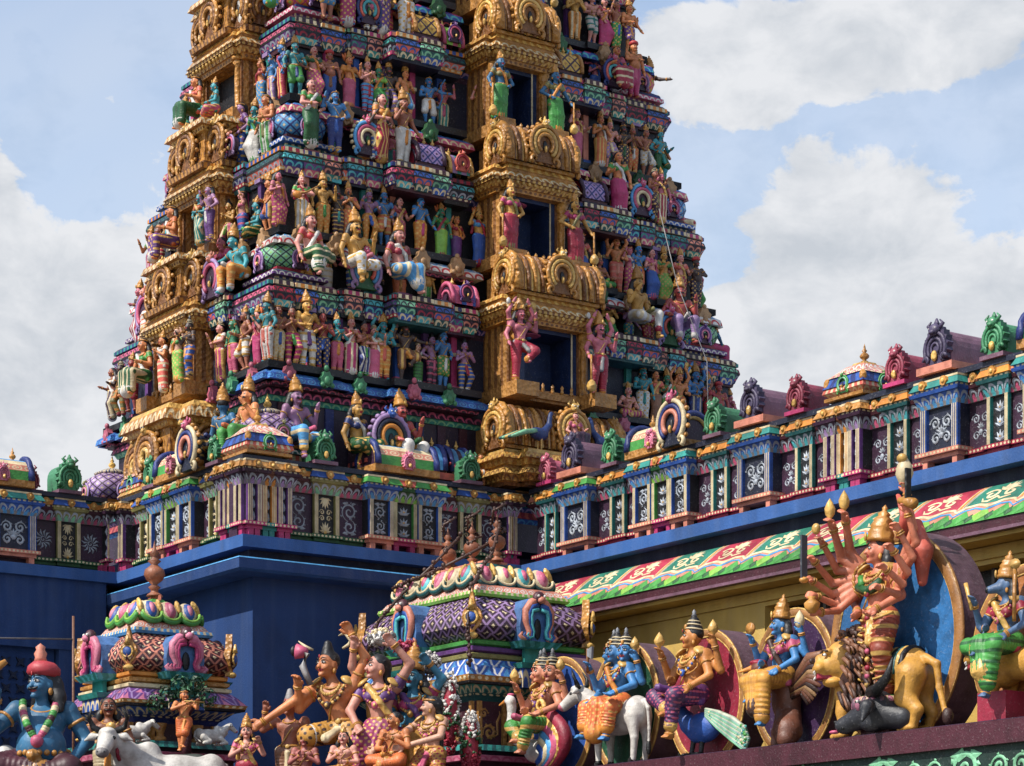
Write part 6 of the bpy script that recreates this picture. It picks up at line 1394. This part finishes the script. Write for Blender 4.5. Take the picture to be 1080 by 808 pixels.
for i in range(90):
    t_=rr.random()**.7; o=rr.uniform(-1,1); w.ball((.25+.72*t_,-.085-.085*t_,.43-.32*t_+o*(.04+.08*t_)),(.022,.014,.018),rr.choice(['mint','teal','cream','green','cream2']),6,4)
beast('peacock',F,('blue','saffron','dark'),x+.05,y-.05,ZL,TH-PI/2,1.15,'peacock with pale green tail spread along the roof edge','peacock',extra={'tail':w})
# --- eagle rider
x,y=led(8.72)
h=human(arms=('front','lap'),legs=(((-.17,-.22,.46),(-.1,-.22,.32)),((.07,-.24,.46),(.05,-.25,.12))),garment='sari',female=True,crown='kirita',hair='long',turn=-.45,fine=True,extra=((-1,'bless'),(1,'back')),cover=.9)
ornate(h,'goldlt','rose',((2,'disc'),(3,'conch')))
fg('blue goddess with tall gold crown and yellow skirt riding the eagle',h,x,y,ZL+.10,TH-PI/2,1.42,'skblue',('saffron2|oband|gold|90','rose','umber'))
F=Field(); F.ell((-.02,.06,.5),(.17,.14,.26),0,.05); F.cap((-.1,.0,.66),(-.2,-.1,.78),.09,.08,0,.05); F.ell((-.22,-.13,.82),(.085,.085,.09),0,.03); F.cap((-.28,-.18,.82),(-.40,-.26,.79),.035,.01,1,.01); F.ell((-.24,-.13,.88),(.09,.09,.03),2,.02)
F.chain([(.0,.0,.3),(-.02,-.06,.15),(-.03,-.08,.03)],[.09,.06,.05],0,.03); F.chain([(.12,.02,.3),(.14,-.02,.16),(.13,-.06,.03)],[.08,.06,.05],0,.03); F.chain([(.04,.05,.32),(.12,-.04,.16),(.16,-.1,.07)],[.12,.14,.1],0,.04)
w=MB()
for s_,n_ in((1,11),(-1,5)):
    for i in range(n_):
        a=.15+.115*i; l=.62-.028*i if s_>0 else .3-.03*i
        w.tube([(s_*.12,.0,.62-.01*i),(s_*(.12+l*.55*math.cos(a-.5)),-.05+.008*i,.66+l*.6*math.sin(.75-a)),(s_*(.12+l*math.cos(a-.45)),-.05+.008*i,.62+l*math.sin(.62-a))],[.05,.052,.018],('bronze','brown','umber2','tan')[i%4],6,flat=.5,up=(0,1,0))
beast('eagle',F,('brown','saffron','crimson'),x+.02,y,ZL,TH-PI/2,1.12,'brown eagle with striped wing carrying the blue goddess','eagle',extra={'wing':w})
# --- many-armed goddess on lion
x,y=led(10.42,2.22)
LW=[(-.12,-.17,1.10),(-.20,-.20,1.06),(-.24,-.25,.97),(-.25,-.31,.86),(-.25,-.33,.74),(-.22,-.32,.64),(-.20,-.31,.54)]
LE=[(-.20,-.06,.93),(-.25,-.08,.89),(-.27,-.10,.82),(-.28,-.13,.74),(-.27,-.14,.67),(-.25,-.14,.61),(-.23,-.13,.57)]
RW=[(.27,-.04,1.22),(.31,-.07,1.09),(.30,-.13,.98),(.30,-.18,.86),(.28,-.22,.75),(.25,-.24,.64)]
RE=[(.27,.02,1.01),(.31,.0,.92),(.31,-.03,.83),(.30,-.06,.74),(.28,-.08,.67),(.25,-.09,.61)]
ex=[(-1,(e,w_)) for e,w_ in zip(LE,LW)]+[(1,(e,w_)) for e,w_ in zip(RE,RW)]
h=human(arms=('hip','lap'),legs=('stand','bent'),garment='dhoti',female=True,crown='kirita',crownscale=1.12,hair='long',turn=-.55,tilt=-.03,fine=True,extra=ex,pleat=.010,necklace=3,curl=.6,cover=1.)
for i,(w_,d_) in enumerate(h.wrists[2:9]):
    p=Vector(w_+d_*.07); it=h.item()
    if i in(0,1): it.lathe(p-Vector((0,0,.03)),[(.01,0),(.012,.03),(.028,.05),(.034,.085),(.02,.12),(0,.15)],8,'goldlt')
    elif i==2: it.ball(p+Vector((0,-.01,.03)),(.03,.025,.035),'goldlt',8,6)
    elif i==4: it.box(p.x-.008,p.x+.008,p.y-.022,p.y+.022,p.z-.02,p.z+.24,'steel2'); it.ball(p-Vector((0,0,.03)),(.03,.03,.02),'gold',8,5)
    elif i==6: it.lathe(p-Vector((0,0,-.0)),[(.02,0),(.045,.03),(.05,.06),(.02,.085),(.03,.1),(0,.1)],10,'gold')
w_,d_=h.wrists[9]; p=Vector(w_+d_*.06); it=h.item('conch'); it.lathe(p,[(.01,-.03),(.035,.0),(.055,.05),(.045,.10),(.02,.14),(0,.16)],10,'cream'); it.ball(p+Vector((.0,-.02,.14)),(.035,.03,.03),'goldlt',8,5)
w_,d_=h.wrists[10]; p=Vector(w_+d_*.06); it=h.item('club'); it.tube([p+Vector((-.04,0,.02)),p+Vector((.09,-.01,-.02))],[.022,.034],'gold',8)
it=h.item('sword'); it.box(p.x+.02,p.x+.035,p.y-.02,p.y+.02,p.z-.02,p.z+.20,'black')
tr_=h.item('skirt_trim')
for z_ in np.linspace(.14,.5,9):
    for s_ in(-1,1): tr_.tube([(s_*.135,-.02,z_+.03),(s_*.10,-.085,z_),(s_*.045,-.10,z_-.012)],.008,'goldlt',5)
for z_ in np.linspace(.1,.5,9): tr_.ball((0,-.105,z_),(.02,.016,.018),('rose','goldlt','crimson')[int(z_*100)%3],7,5)
bz=h.item('bodice'); bz.tube([(-.1,-.085,.70),(0,-.10,.66),(.10,-.085,.71)],[.03,.03,.03],'greendk',6); bz.tube([(-.095,-.07,.76),(-.05,-.1,.70)],[.02,.024],'green',6)
h.item('plume').tube([(.09,.09,.98),(.13,.1,1.12),(.07,.08,1.25)],[.05,.06,.02],'coral',8,flat=.5); h.item('hair_lock').tube([(.16,.05,.88),(.26,.06,.86)],[.05,.02],'hair',6)
h.G.chain([(.24,.07,1.04),(.30,.06,.88),(.28,.08,.70)],[.04,.06,.03],2,.03)
ornate(h,'goldlt','crimson',())
fg('many-armed coral goddess in gold banded red skirt standing on lotus',h,x,y,ZL+.36,TH-PI/2,1.80,'skcoral',('brick|oband|goldlt|75','goldlt','coral2'))
b=MB(); b.lathe((0,0,.0),[(.17,0),(.26,.05),(.30,.12),(.27,.16)],20,'rose|petal|cream|2',uvs=6.)
for i in range(18): a=2*PI*i/18; b.ball((.27*math.cos(a),.27*math.sin(a),.08),(.05,.05,.08),'rose2' if i%2 else 'mauve',7,5)
b.lathe((0,0,.16),[(.27,0),(.2,.015),(0,.016)],20,'green'); o=b.build('lotus_seat'); tag(o,'pink lotus seat with green top under the coral goddess','lotus'); o.location=(x,y,ZL+.245); o.rotation_euler=(0,0,TH-PI/2)
o.location=(x,y,ZL+.245)
F=Field(); E=MB(); mn=feline(F,True,E)
sdl=MB()
for i in range(6): sdl.tube([(.20+.05*i,-.215*math.sin(a),.69+.215*math.cos(a)) for a in np.linspace(-.6,1.9,9)],.032,('tealdk','goldlt','dark')[i%3],5)
xx,yy=led(10.36,2.36)
beast('lion',F,('gold3','umber2','crimson'),xx,yy,ZL,TH-PI/2,1.02,'golden lion with dark brown mane bearing the coral goddess','lion',extra={'mane':mn,'eyes':E,'saddle_cloth':sdl})
b=MB(); xx,yy=led(10.42,2.24); b.box(-.22,.22,-.10,.16,0,.245,'maroon'); o=b.build('plinth_block'); o.location=(xx,yy,ZL); o.rotation_euler=(0,0,TH-PI/2); tag(o,'maroon block under the pink lotus seat','plinth')
F=Field(); F.cap((.14,.02,.26),(-.2,-.06,.13),.165,.095,0,.03); F.ell((-.26,-.07,.11),(.10,.10,.085),0,.03); F.ell((.12,.0,.36),(.11,.13,.07),0,.03); F.cap((.18,.03,.2),(.42,.08,.14),.16,.12,0,.05); F.ell((.1,-.04,.1),(.13,.09,.08),0,.04)
for s_ in(-1,1): F.ell((-.335,-.08+s_*.045,.145),(.022,.022,.018),1,.006)
F.ell((.03,-.135,.315),(.055,.035,.035),0,.012); F.chain([(.17,-.13,.30),(.25,-.25,.24),(.27,-.33,.10)],[.04,.07,.015],0,.02)
F.cap((-.34,-.1,.075),(-.2,-.15,.075),.012,.012,1,.006)
m1=MB(); m1.tube([(.14,-.09,.40),(.30,-.15,.42),(.47,-.18,.52),(.54,-.18,.70)],[.065,.06,.045,.008],'black',9); m2=MB(); m2.tube([(.12,.1,.40),(.04,.22,.48),(.10,.26,.66)],[.06,.05,.008],'black',9); m3=MB(); m3.ball((.015,-.165,.318),(.025,.014,.018),'white',8,6); m3.ball((.01,-.176,.318),(.010,.008,.012),'black',7,5); m4=MB(); m4.ball((-.36,-.12,.05),(.06,.05,.02),'rose',8,5); Hn=[m1,m2]
xx,yy=led(10.36,2.10); beast('buffalo',F,('slate','black'),xx,yy,ZL,TH-PI/2,1.1,'black buffalo head lying under the golden lion','buffalo',extra={'horn':Hn,'eye':m3,'tongue':m4})
# --- boar-headed rider
x,y=led(12.25)
h=human(arms=('front','lap'),legs=(((-.16,-.23,.47),(.0,-.27,.42)),((.11,-.24,.46),(.03,-.25,.12))),garment='sari',female=True,crown='kirita',hair='long',turn=-.7,fine=True,snout=True,extra=((-1,'bless'),(1,'back')),cover=.8,blouse=True)
h.item('rod').tube([(-.16,-.2,.74),(-.22,-.2,.94)],[.012,.016],'goldlt',6); it=h.item('mace'); it.tube([(.2,-.14,.62),(.2,-.13,1.02)],[.014,.016],'gold',6); it.ball((.2,-.13,1.03),(.05,.03,.04),'goldlt',8,5)
ornate(h,'goldlt','rose',())
fg('boar-headed blue goddess in green skirt with gold crown',h,x,y,ZL+.10,TH-PI/2,1.42,'skslate',('green|oband|greendk|80','crimson','goldlt'))
F=Field(); E=MB(); feline(F,False,E); xx,yy=led(12.5,2.36); beast('tiger',F,('gold3','umber2','crimson'),xx,yy,ZL,TH-PI/2,.85,'yellow beast with outstretched paw under the boar-headed goddess','beast',extra={'eyes':E})
b=MB(); xx,yy=led(12.2,2.2); b.box(-.2,.2,-.1,.2,0,.30,'crimson3'); o=b.build('plinth_block'); o.location=(xx,yy,ZL); o.rotation_euler=(0,0,TH-PI/2); tag(o,'crimson block under the boar-headed goddess','plinth')
# ------------------------------------------------------------------ group before the larger dome
ZT=3.62
h=human(arms=(((-.26,-.14,.70),(-.47,-.22,.55)),((.17,-.04,.95),(.10,-.10,1.10))),legs=(((-.17,-.16,.46),(-.22,-.12,.14)),((.1,-.1,.3),(.12,.0,.05))),garment='shorts',crown='none',hair='topknot',turn=-.35,lean=(-.07,-.05),fine=True,extra=((-1,'bless'),),curl=.5,necklace=2)
h.item('crescent').tube([(.10,-.06,1.03),(.02,-.02,1.12),(-.03,-.02,1.10)],[.012,.018,.004],'cream',7)
for s_,o_ in((1,.0),(-1,-.17)): h.item('crescent').tube([(o_+.02*s_-.02,-.02,1.02),(o_+.07*s_-.02,-.03,1.04),(o_+.10*s_-.04,-.03,1.08)],[.008,.013,.003],'cream',7)
it=h.item('horn'); it.tube([(-.2,-.12,.99),(-.27,-.14,1.0)],[.03,.05],'rose',8); it.ball((-.28,-.145,1.0),(.02,.035,.035),'dark',8,5)
h.item('snake').tube([(-.155,-.16,.78),(-.2,-.18,.9),(-.17,-.18,.98)],[.02,.024,.02],'grey',7)
ornate(h,'goldlt','umber',())
fg('orange-brown statue leaning forward with outstretched arm and crescent moon',h,-2.12,31.0,ZT-.0,-.40,2.0,'skorange',('saffron2|odots|umber|110','cream','white'))
h=human(arms=((( -.21,-.08,.62),(-.12,-.19,.50)),((.20,-.02,.93),(.10,-.08,1.06))),legs=(((-.12,-.17,.40),(-.10,-.12,.12)),((.07,-.08,.30),(.08,-.03,.05))),garment='sari',female=True,crown='none',hair='braid',turn=-.8,lean=(-.03,-.02),fine=True,extra=((-1,((-.2,-.06,.92),(-.17,-.12,1.04))),))
ornate(h,'goldlt','rose',())
fg('pink dancing lady in plum and gold dress, arms raised among flowers',h,-1.62,30.85,ZT+.08,-.25,1.86,'skpink2',('magenta2|odots|goldlt|130','purple','goldlt'))
h=human(arms=('hip',((.21,-.03,.9),(.13,-.1,1.0))),legs=('stand','bent'),garment='sari',female=True,crown='kirita',hair='long',turn=-.3,fine=True,extra=((-1,'front'),))
ornate(h,'goldlt','gold',())
fg('blue lady with gold crown and yellow skirt beside the dancers',h,-1.25,31.05,ZT+.02,-.15,1.82,'skaqua',('saffron2','magenta','purple'))
h=human(arms=(((-.22,-.13,.68),(-.40,-.24,.55)),((.17,-.14,.64),(-.12,-.26,.56))),legs=('kneel','bent'),garment='dhoti',female=True,crown='band',hair='braid',turn=-1.1,fine=True)
ornate(h,'goldlt','rose',())
fg('fair lady with long braid reaching out, in gold brocade',h,-1.0,30.5,ZT-.08,-.5,1.46,'fair',('gold|odots|crimson|140','rose','goldlt'))
h=human(arms=('front','namaste'),legs=('cross','fold'),garment='dhoti',crown='none',hair='bun',turn=-.6,fine=True)
fg('small kneeling child with bun and orange cloth between the dancers',h,-1.45,30.35,ZT+.02,-.4,1.15,'skorange',('orange','saffron','gold'))
h=human(arms=('up','down'),legs=('stand','stand'),garment='dhoti',crown='none',hair='topknot',turn=-.3,fine=True,beard=False)
fg('brown man with grey topknot holding up a gold cup',h,-2.82,31.2,ZT-.0,-.2,1.46,'skbrown',('bronze','cream','white'),hairc='grey')
h=human(arms=('namaste','namaste'),legs=('stand','stand'),garment='dhoti',crown='none',hair='stack',fine=True,necklace=3)
fg('small pink man with grey hair and folded hands, at the dancers feet',h,-2.60,30.8,ZT-.03,-.15,.98,'skrose2',('rose','cream','white'),hairc='grey')
h=human(arms=('namaste','front'),legs=('cross','cross'),garment='dhoti',crown='kirita',crownscale=.6,hair='long',fine=True,necklace=3)
fg('little seated figure in flower garlands below the leaning statue',h,-2.08,30.3,ZT-.05,-.2,.98,'skpink2',('saffron','gold','rose'))
h=human(arms=('namaste','bless'),legs=('stand','stand'),garment='sari',female=True,crown='kirita',crownscale=.9,hair='long',fine=True,necklace=3)
ornate(h,'goldlt','rose',())
fg('crowned lady in pink blouse standing between the two domes',h,-3.30,30.5,ZT-.0,.0,1.03,'skpink2',('crimson','rose','goldlt'))
def blooms(name,label,c,r,n,keys,ps,seed):
    rr=random.Random(seed); b=MB()
    for i in range(n):
        d=Vector((rr.gauss(0,1),rr.gauss(0,1),rr.gauss(0,1))).normalized(); p=Vector((d.x*r[0],d.y*r[1],d.z*r[2])); k=keys[min(len(keys)-1,int((.5+.5*d.z+rr.uniform(-.14,.14))*len(keys)))] if len(keys)<5 else rr.choice(keys)
        b.ball(p,ps*rr.uniform(.8,1.25),k,6,4)
        for j in range(3): b.ball(p+Vector((rr.gauss(0,1),rr.gauss(0,1),rr.gauss(0,1)))*ps*.6,ps*.5,k,5,3)
    b.ball((0,0,0),tuple(q*.85 for q in r),keys[0],12,8); o=b.build(name); o.location=c; tag(o,label,'flowers')
blooms('flower_cluster','white flower cluster above the pink dancing lady',(-1.66,31.25,5.83),(.17,.12,.11),80,['white','white','grey','cream'],.024,1)
blooms('flower_cluster','red flower cluster behind the raised hands',(-1.36,31.45,5.72),(.15,.12,.10),70,['crimson','rose','crimson'],.024,2)
blooms('flower_cluster','pale flower bunch right of the gold crown',(-1.04,31.3,5.5),(.13,.11,.16),70,['grey','white','white'],.022,4)
blooms('flower_garland','tall garland of white over green over red flowers',(-.78,31.0,4.85),(.11,.10,.52),200,['crimson','greendk','white','white'],.022,3)
blooms('flower_garland','short garland standing lowest beside the dome wall',(-.52,30.7,4.42),(.12,.11,.42),170,['crimson','greendk','white'],.022,6)
# ------------------------------------------------------------------ cowherd group before the smaller dome
h=human(arms=(((-.25,-.07,.66),(-.22,-.17,.82)),((.23,.0,.62),(.15,-.12,.50))),legs=('cross','fold'),garment='dhoti',crown='turban',hair='big',turn=-.75,fat=.085,fine=True,moustache=True,necklace=1,curl=.7,hands=[((-.4,-.3,.9),(-.5,-1,.2)),None])
w_,d_=h.wrists[0]; p=Vector(w_+d_*.06+np.array((-.02,-.02,.03))); it=h.item('conch'); it.lathe(p+Vector((-.05,0,-.01)),[(.0,-.06),(.05,-.02),(.055,.03),(.035,.08),(.02,.11)],10,'white',axis=(.75,-.1,.5)); it.tube([p+Vector((.02,0,.05)),p+Vector((.10,-.02,.10))],[.03,.014],'gold',7)
gl=h.item('garland')
for i in range(30):
    q=i/29*2-1; v=1-abs(q); xx=math.copysign(1,q)*(.085-.075*v**1.6); zz=.815-.20*v**.9; yy=-.02-.135*min(1,v*1.6)**.8-.02
    gl.ball((xx-.012,yy,zz),(.021,.021,.019),('green','cream','rose','cream','green','maroon')[(i//2)%6],8,6)
gl.ball((-.012,-.19,.60),(.035,.03,.035),'rose',9,6)
h.C.lathe((-.01,-.01,1.03),[(.035,0),(.028,.02),(.034,.04),(.022,.06),(.026,.075),(0,.095)],10,'salmon')
wb=h.item('waist_beads')
for i in range(11):
    a=-1.2+2.4*i/10; wb.ball((.155*math.sin(a),-.02-.165*math.cos(a),.535+.01*math.cos(a)),(.017,.015,.017),'gold',7,5)
fg('large blue man in red turban and flower garland holding a conch',h,-5.74,30.0,5.09-.912*2.36,.10,2.36,'skblue3',('maroon','gold','gold'),crownc='turban')
F=Field(); Hn=[]; bovine(F,True,True,None,Hn,1.2,-1.2)
cl=MB(); cl.tube([(-.70+.05*math.cos(a),-.17+.10*math.cos(a),.66+.13*math.sin(a)) for a in np.linspace(0,2*PI,14)[:-1]],.025,'crimson',6,closed=True)
beast('cow',F,('white2','grey','black'),-4.15,30.35,ZT+.0,.28,1.02,'white cow with black horns lying before the smaller dome','cow',extra={'horn':Hn,'collar':cl})
F=Field(); Hn=[]; bovine(F,True,True,None,Hn,-.2,0.)
beast('cow',F,('white2','grey','black'),-6.35,29.6,ZT+.0,PI+.9,.92,'white cow beside the blue man at the picture edge','cow',extra={'horn':Hn})
h=human(arms=('across','down'),legs=('stand','stand'),garment='dhoti',crown='none',hair='long',turn=.15,fat=.03,fine=True,moustache=True,necklace=1)
it=h.item('staff'); it.tube([(-.26,-.22,.6),(.02,-.19,.72)],[.014,.02],'goldlt',7); it.ball((.04,-.19,.73),(.045,.03,.04),'goldlt',8,5)
fg('brown moustached man with a gold staff before the smaller dome',h,-5.13,31.2,ZT-.0,.05,1.44,'skbrown2',('cream','saffron','white'))
for q,(cx,cy,rz,lab) in enumerate(((-4.93,31.75,PI+.55,'white calf lying at the dome left of the flute player'),(-3.98,32.25,.55+PI,'white calf lying at the dome right of the flute player'))):
    F=Field(); bovine(F,True,False,None,None,0.,0.); beast('calf',F,('white2','skrose','black'),cx,cy,4.55,rz,.34,lab,'calf',cell=.014)
h=human(arms=(((-.2,-.1,.68),(.04,-.16,.77)),((.2,-.1,.7),(.2,-.17,.78))),legs=('stand',((.0,-.09,.3),(-.04,-.05,.1))),garment='shorts',crown='band',hair='bun',turn=.3,fine=True)
h.item('flute').tube([(-.02,-.2,.8),(.3,-.2,.79)],[.012,.012],'goldlt',6)
fg('orange flute player with crossed legs under the small tree',h,-4.24,31.72,4.42,.25,.80,'skorange',('orange','saffron','gold'))
rr=random.Random(9); F=Field()
for i in range(9): F.ell((rr.uniform(-.22,.22),rr.uniform(-.14,.14),rr.uniform(-.5,-.06)),(.16,.14,.12),0,.05)
F.box((0,0,-.4),(.26,.18,.36),.08,0,.06); o=link('rock',F.mesh('rock',.03,('rockk',))); o.location=(-4.22,31.72,4.42); tag(o,'dark grey rock under the flute player','rock')
tr=empty('tree',(-4.26,32.02,4.3),0,'small painted tree with dark green leaf clumps behind the flute player','tree')
b=MB(); b.tube([(0,0,0),(.02,.02,.4),(.0,0,.75)],[.07,.055,.05],'maroon',8)
for s_ in(-1,1): b.tube([(0,0,.6),(s_*.14,-.02,.8),(s_*.26,-.03,.9)],[.045,.035,.02],'maroon',6)
b.build('trunk',tr); b=MB()
for i in range(420):
    c=rr.choice([(-.24,0,.88),(-.06,-.02,1.02),(.14,-.02,1.02),(.28,0,.86),(.02,0,.9),(-.38,0,.78)]); d=Vector((rr.gauss(0,1),rr.gauss(0,.7),rr.gauss(0,1))).normalized()*rr.uniform(.07,.15)
    p=Vector(c)+d; n=d.normalized(); tt=n.cross(Vector((rr.gauss(0,1),rr.gauss(0,1),rr.gauss(0,1)))).normalized(); bb=n.cross(tt); l=.055
    b.face([b.pt(p-tt*l*.2),b.pt(p+bb*l*.5+n*.01),b.pt(p+tt*l),b.pt(p-bb*l*.5+n*.01)],rr.choice(['leaf','leaf2','leaf','greendk','mint']) if i%9==0 else rr.choice(['leaf','leaf2']))
b.build('crown',tr)
# ------------------------------------------------------------------ peacocks and a small sitter on the big gold roof, cables, pole
def tl2(x,y,z): v=tl(x,y,z); return v
for q,(x_,rz,lab) in enumerate(((-.42,TH+PI*.08,'blue peacock perched on the gold roof, tail to the left'),(.84,TH+PI*.95,'blue peacock perched on the gold roof right of the pink sitter'))):
    F=Field(); F.ell((0,0,.2),(.16,.07,.08),0,.03); F.chain([(.1,0,.24),(.2,0,.34),(.22,0,.46)],[.055,.035,.03],0,.03); F.ell((.24,0,.49),(.035,.028,.028),0,.01); F.cap((.26,0,.49),(.32,0,.47),.012,.004,1,.005)
    for s_ in(-1,1): F.cap((.02,s_*.03,.15),(.02,s_*.03,0),.014,.012,1,.01)
    w=MB()
    for j in range(5): w.tube([(-.1,(j-2)*.02,.22),(-.35,(j-2)*.04,.16),(-.62,(j-2)*.05,.06)],[.03,.035,.02],('mint','tealdk','goldlt')[j%3],5)
    p=tl2(x_,-HY[1]-1.24,ZC+1.70); beast('peacock',F,('blue4','goldlt'),p[0],p[1],p[2],rz,1.2,lab,'peacock',cell=.012,extra={'tail':w})
p=tl2(.26,-HY[1]-1.22,ZC+1.58); place_figure(PROTO['seat'],p,TH,.78,'pink seated figure in plum sari on the big gold roof','statue',None,'skpink',('plum','rose','gold'))
def cable(label,pts,r,k): tag(rope('cable',pts,r,k,label,'cable'),label,'cable')
tag(rope('cable',[tl(2.55,-HY[2]-.75,13.7),tl(2.8,-HY[2]-.9,12.5),tl(3.0,-HY[1]-1.0,11.2),tl(3.05,-HY[1]-1.0,9.3)],.008,'grey','thin grey cable hanging down the tower right of the windows','cable'),None)
dm=lambda x,y,z:(W(2.78+x,-1.56+y,z))
c1=[dm(.0,-.7,7.75),dm(-.2,-.8,7.3),dm(-.55,-1.05,7.0),dm(-.85,-1.3,6.75),dm(-1.04,-1.47,6.3),dm(-1.06,-1.52,5.95),dm(-1.1,-1.6,5.6)]
c2=[dm(-.05,.2,7.7),dm(-.5,.3,7.22),dm(-.78,.6,6.86),dm(-.98,.9,6.5),dm(-1.06,1.05,6.1)]
c3=[dm(-.05,-.6,7.5),dm(-.6,-.2,7.15),dm(-.72,.3,7.05),dm(-.75,.9,6.98)]
for c_,lab in((c1,'dark lamp string down the corner of the larger dome'),(c2,'dark lamp string down the left side of the larger dome'),(c3,'dark lamp string along the ridge of the larger dome')): rope('lamp_string',c_,.022,'umber',lab,'lamp string',7)
for q in(-.62,0.,.62):
    cc=dm(0,q,7.55); rope('lamp_string',[cc+Vector((.12*math.cos(a*2.1),.12*math.sin(a*2.1),-.25+.12*a)) for a in range(7)],.018,'umber','dark lamp string wound round the %s copper finial'%{-.62:'nearest',0.:'middle',.62:'farthest'}[q],'lamp string',4)
tag(rope('pole',[W(-2.82,-.62,3.6),W(-2.82,-.62,6.2)],.018,'bronze','thin brown pole left of the smaller dome','pole'),None)
tag(rope('cable',[W(-6.5,-.2,5.72),W(-2.82,-.62,5.9)],.012,'grey','grey cable running left from the brown pole','cable'),None)
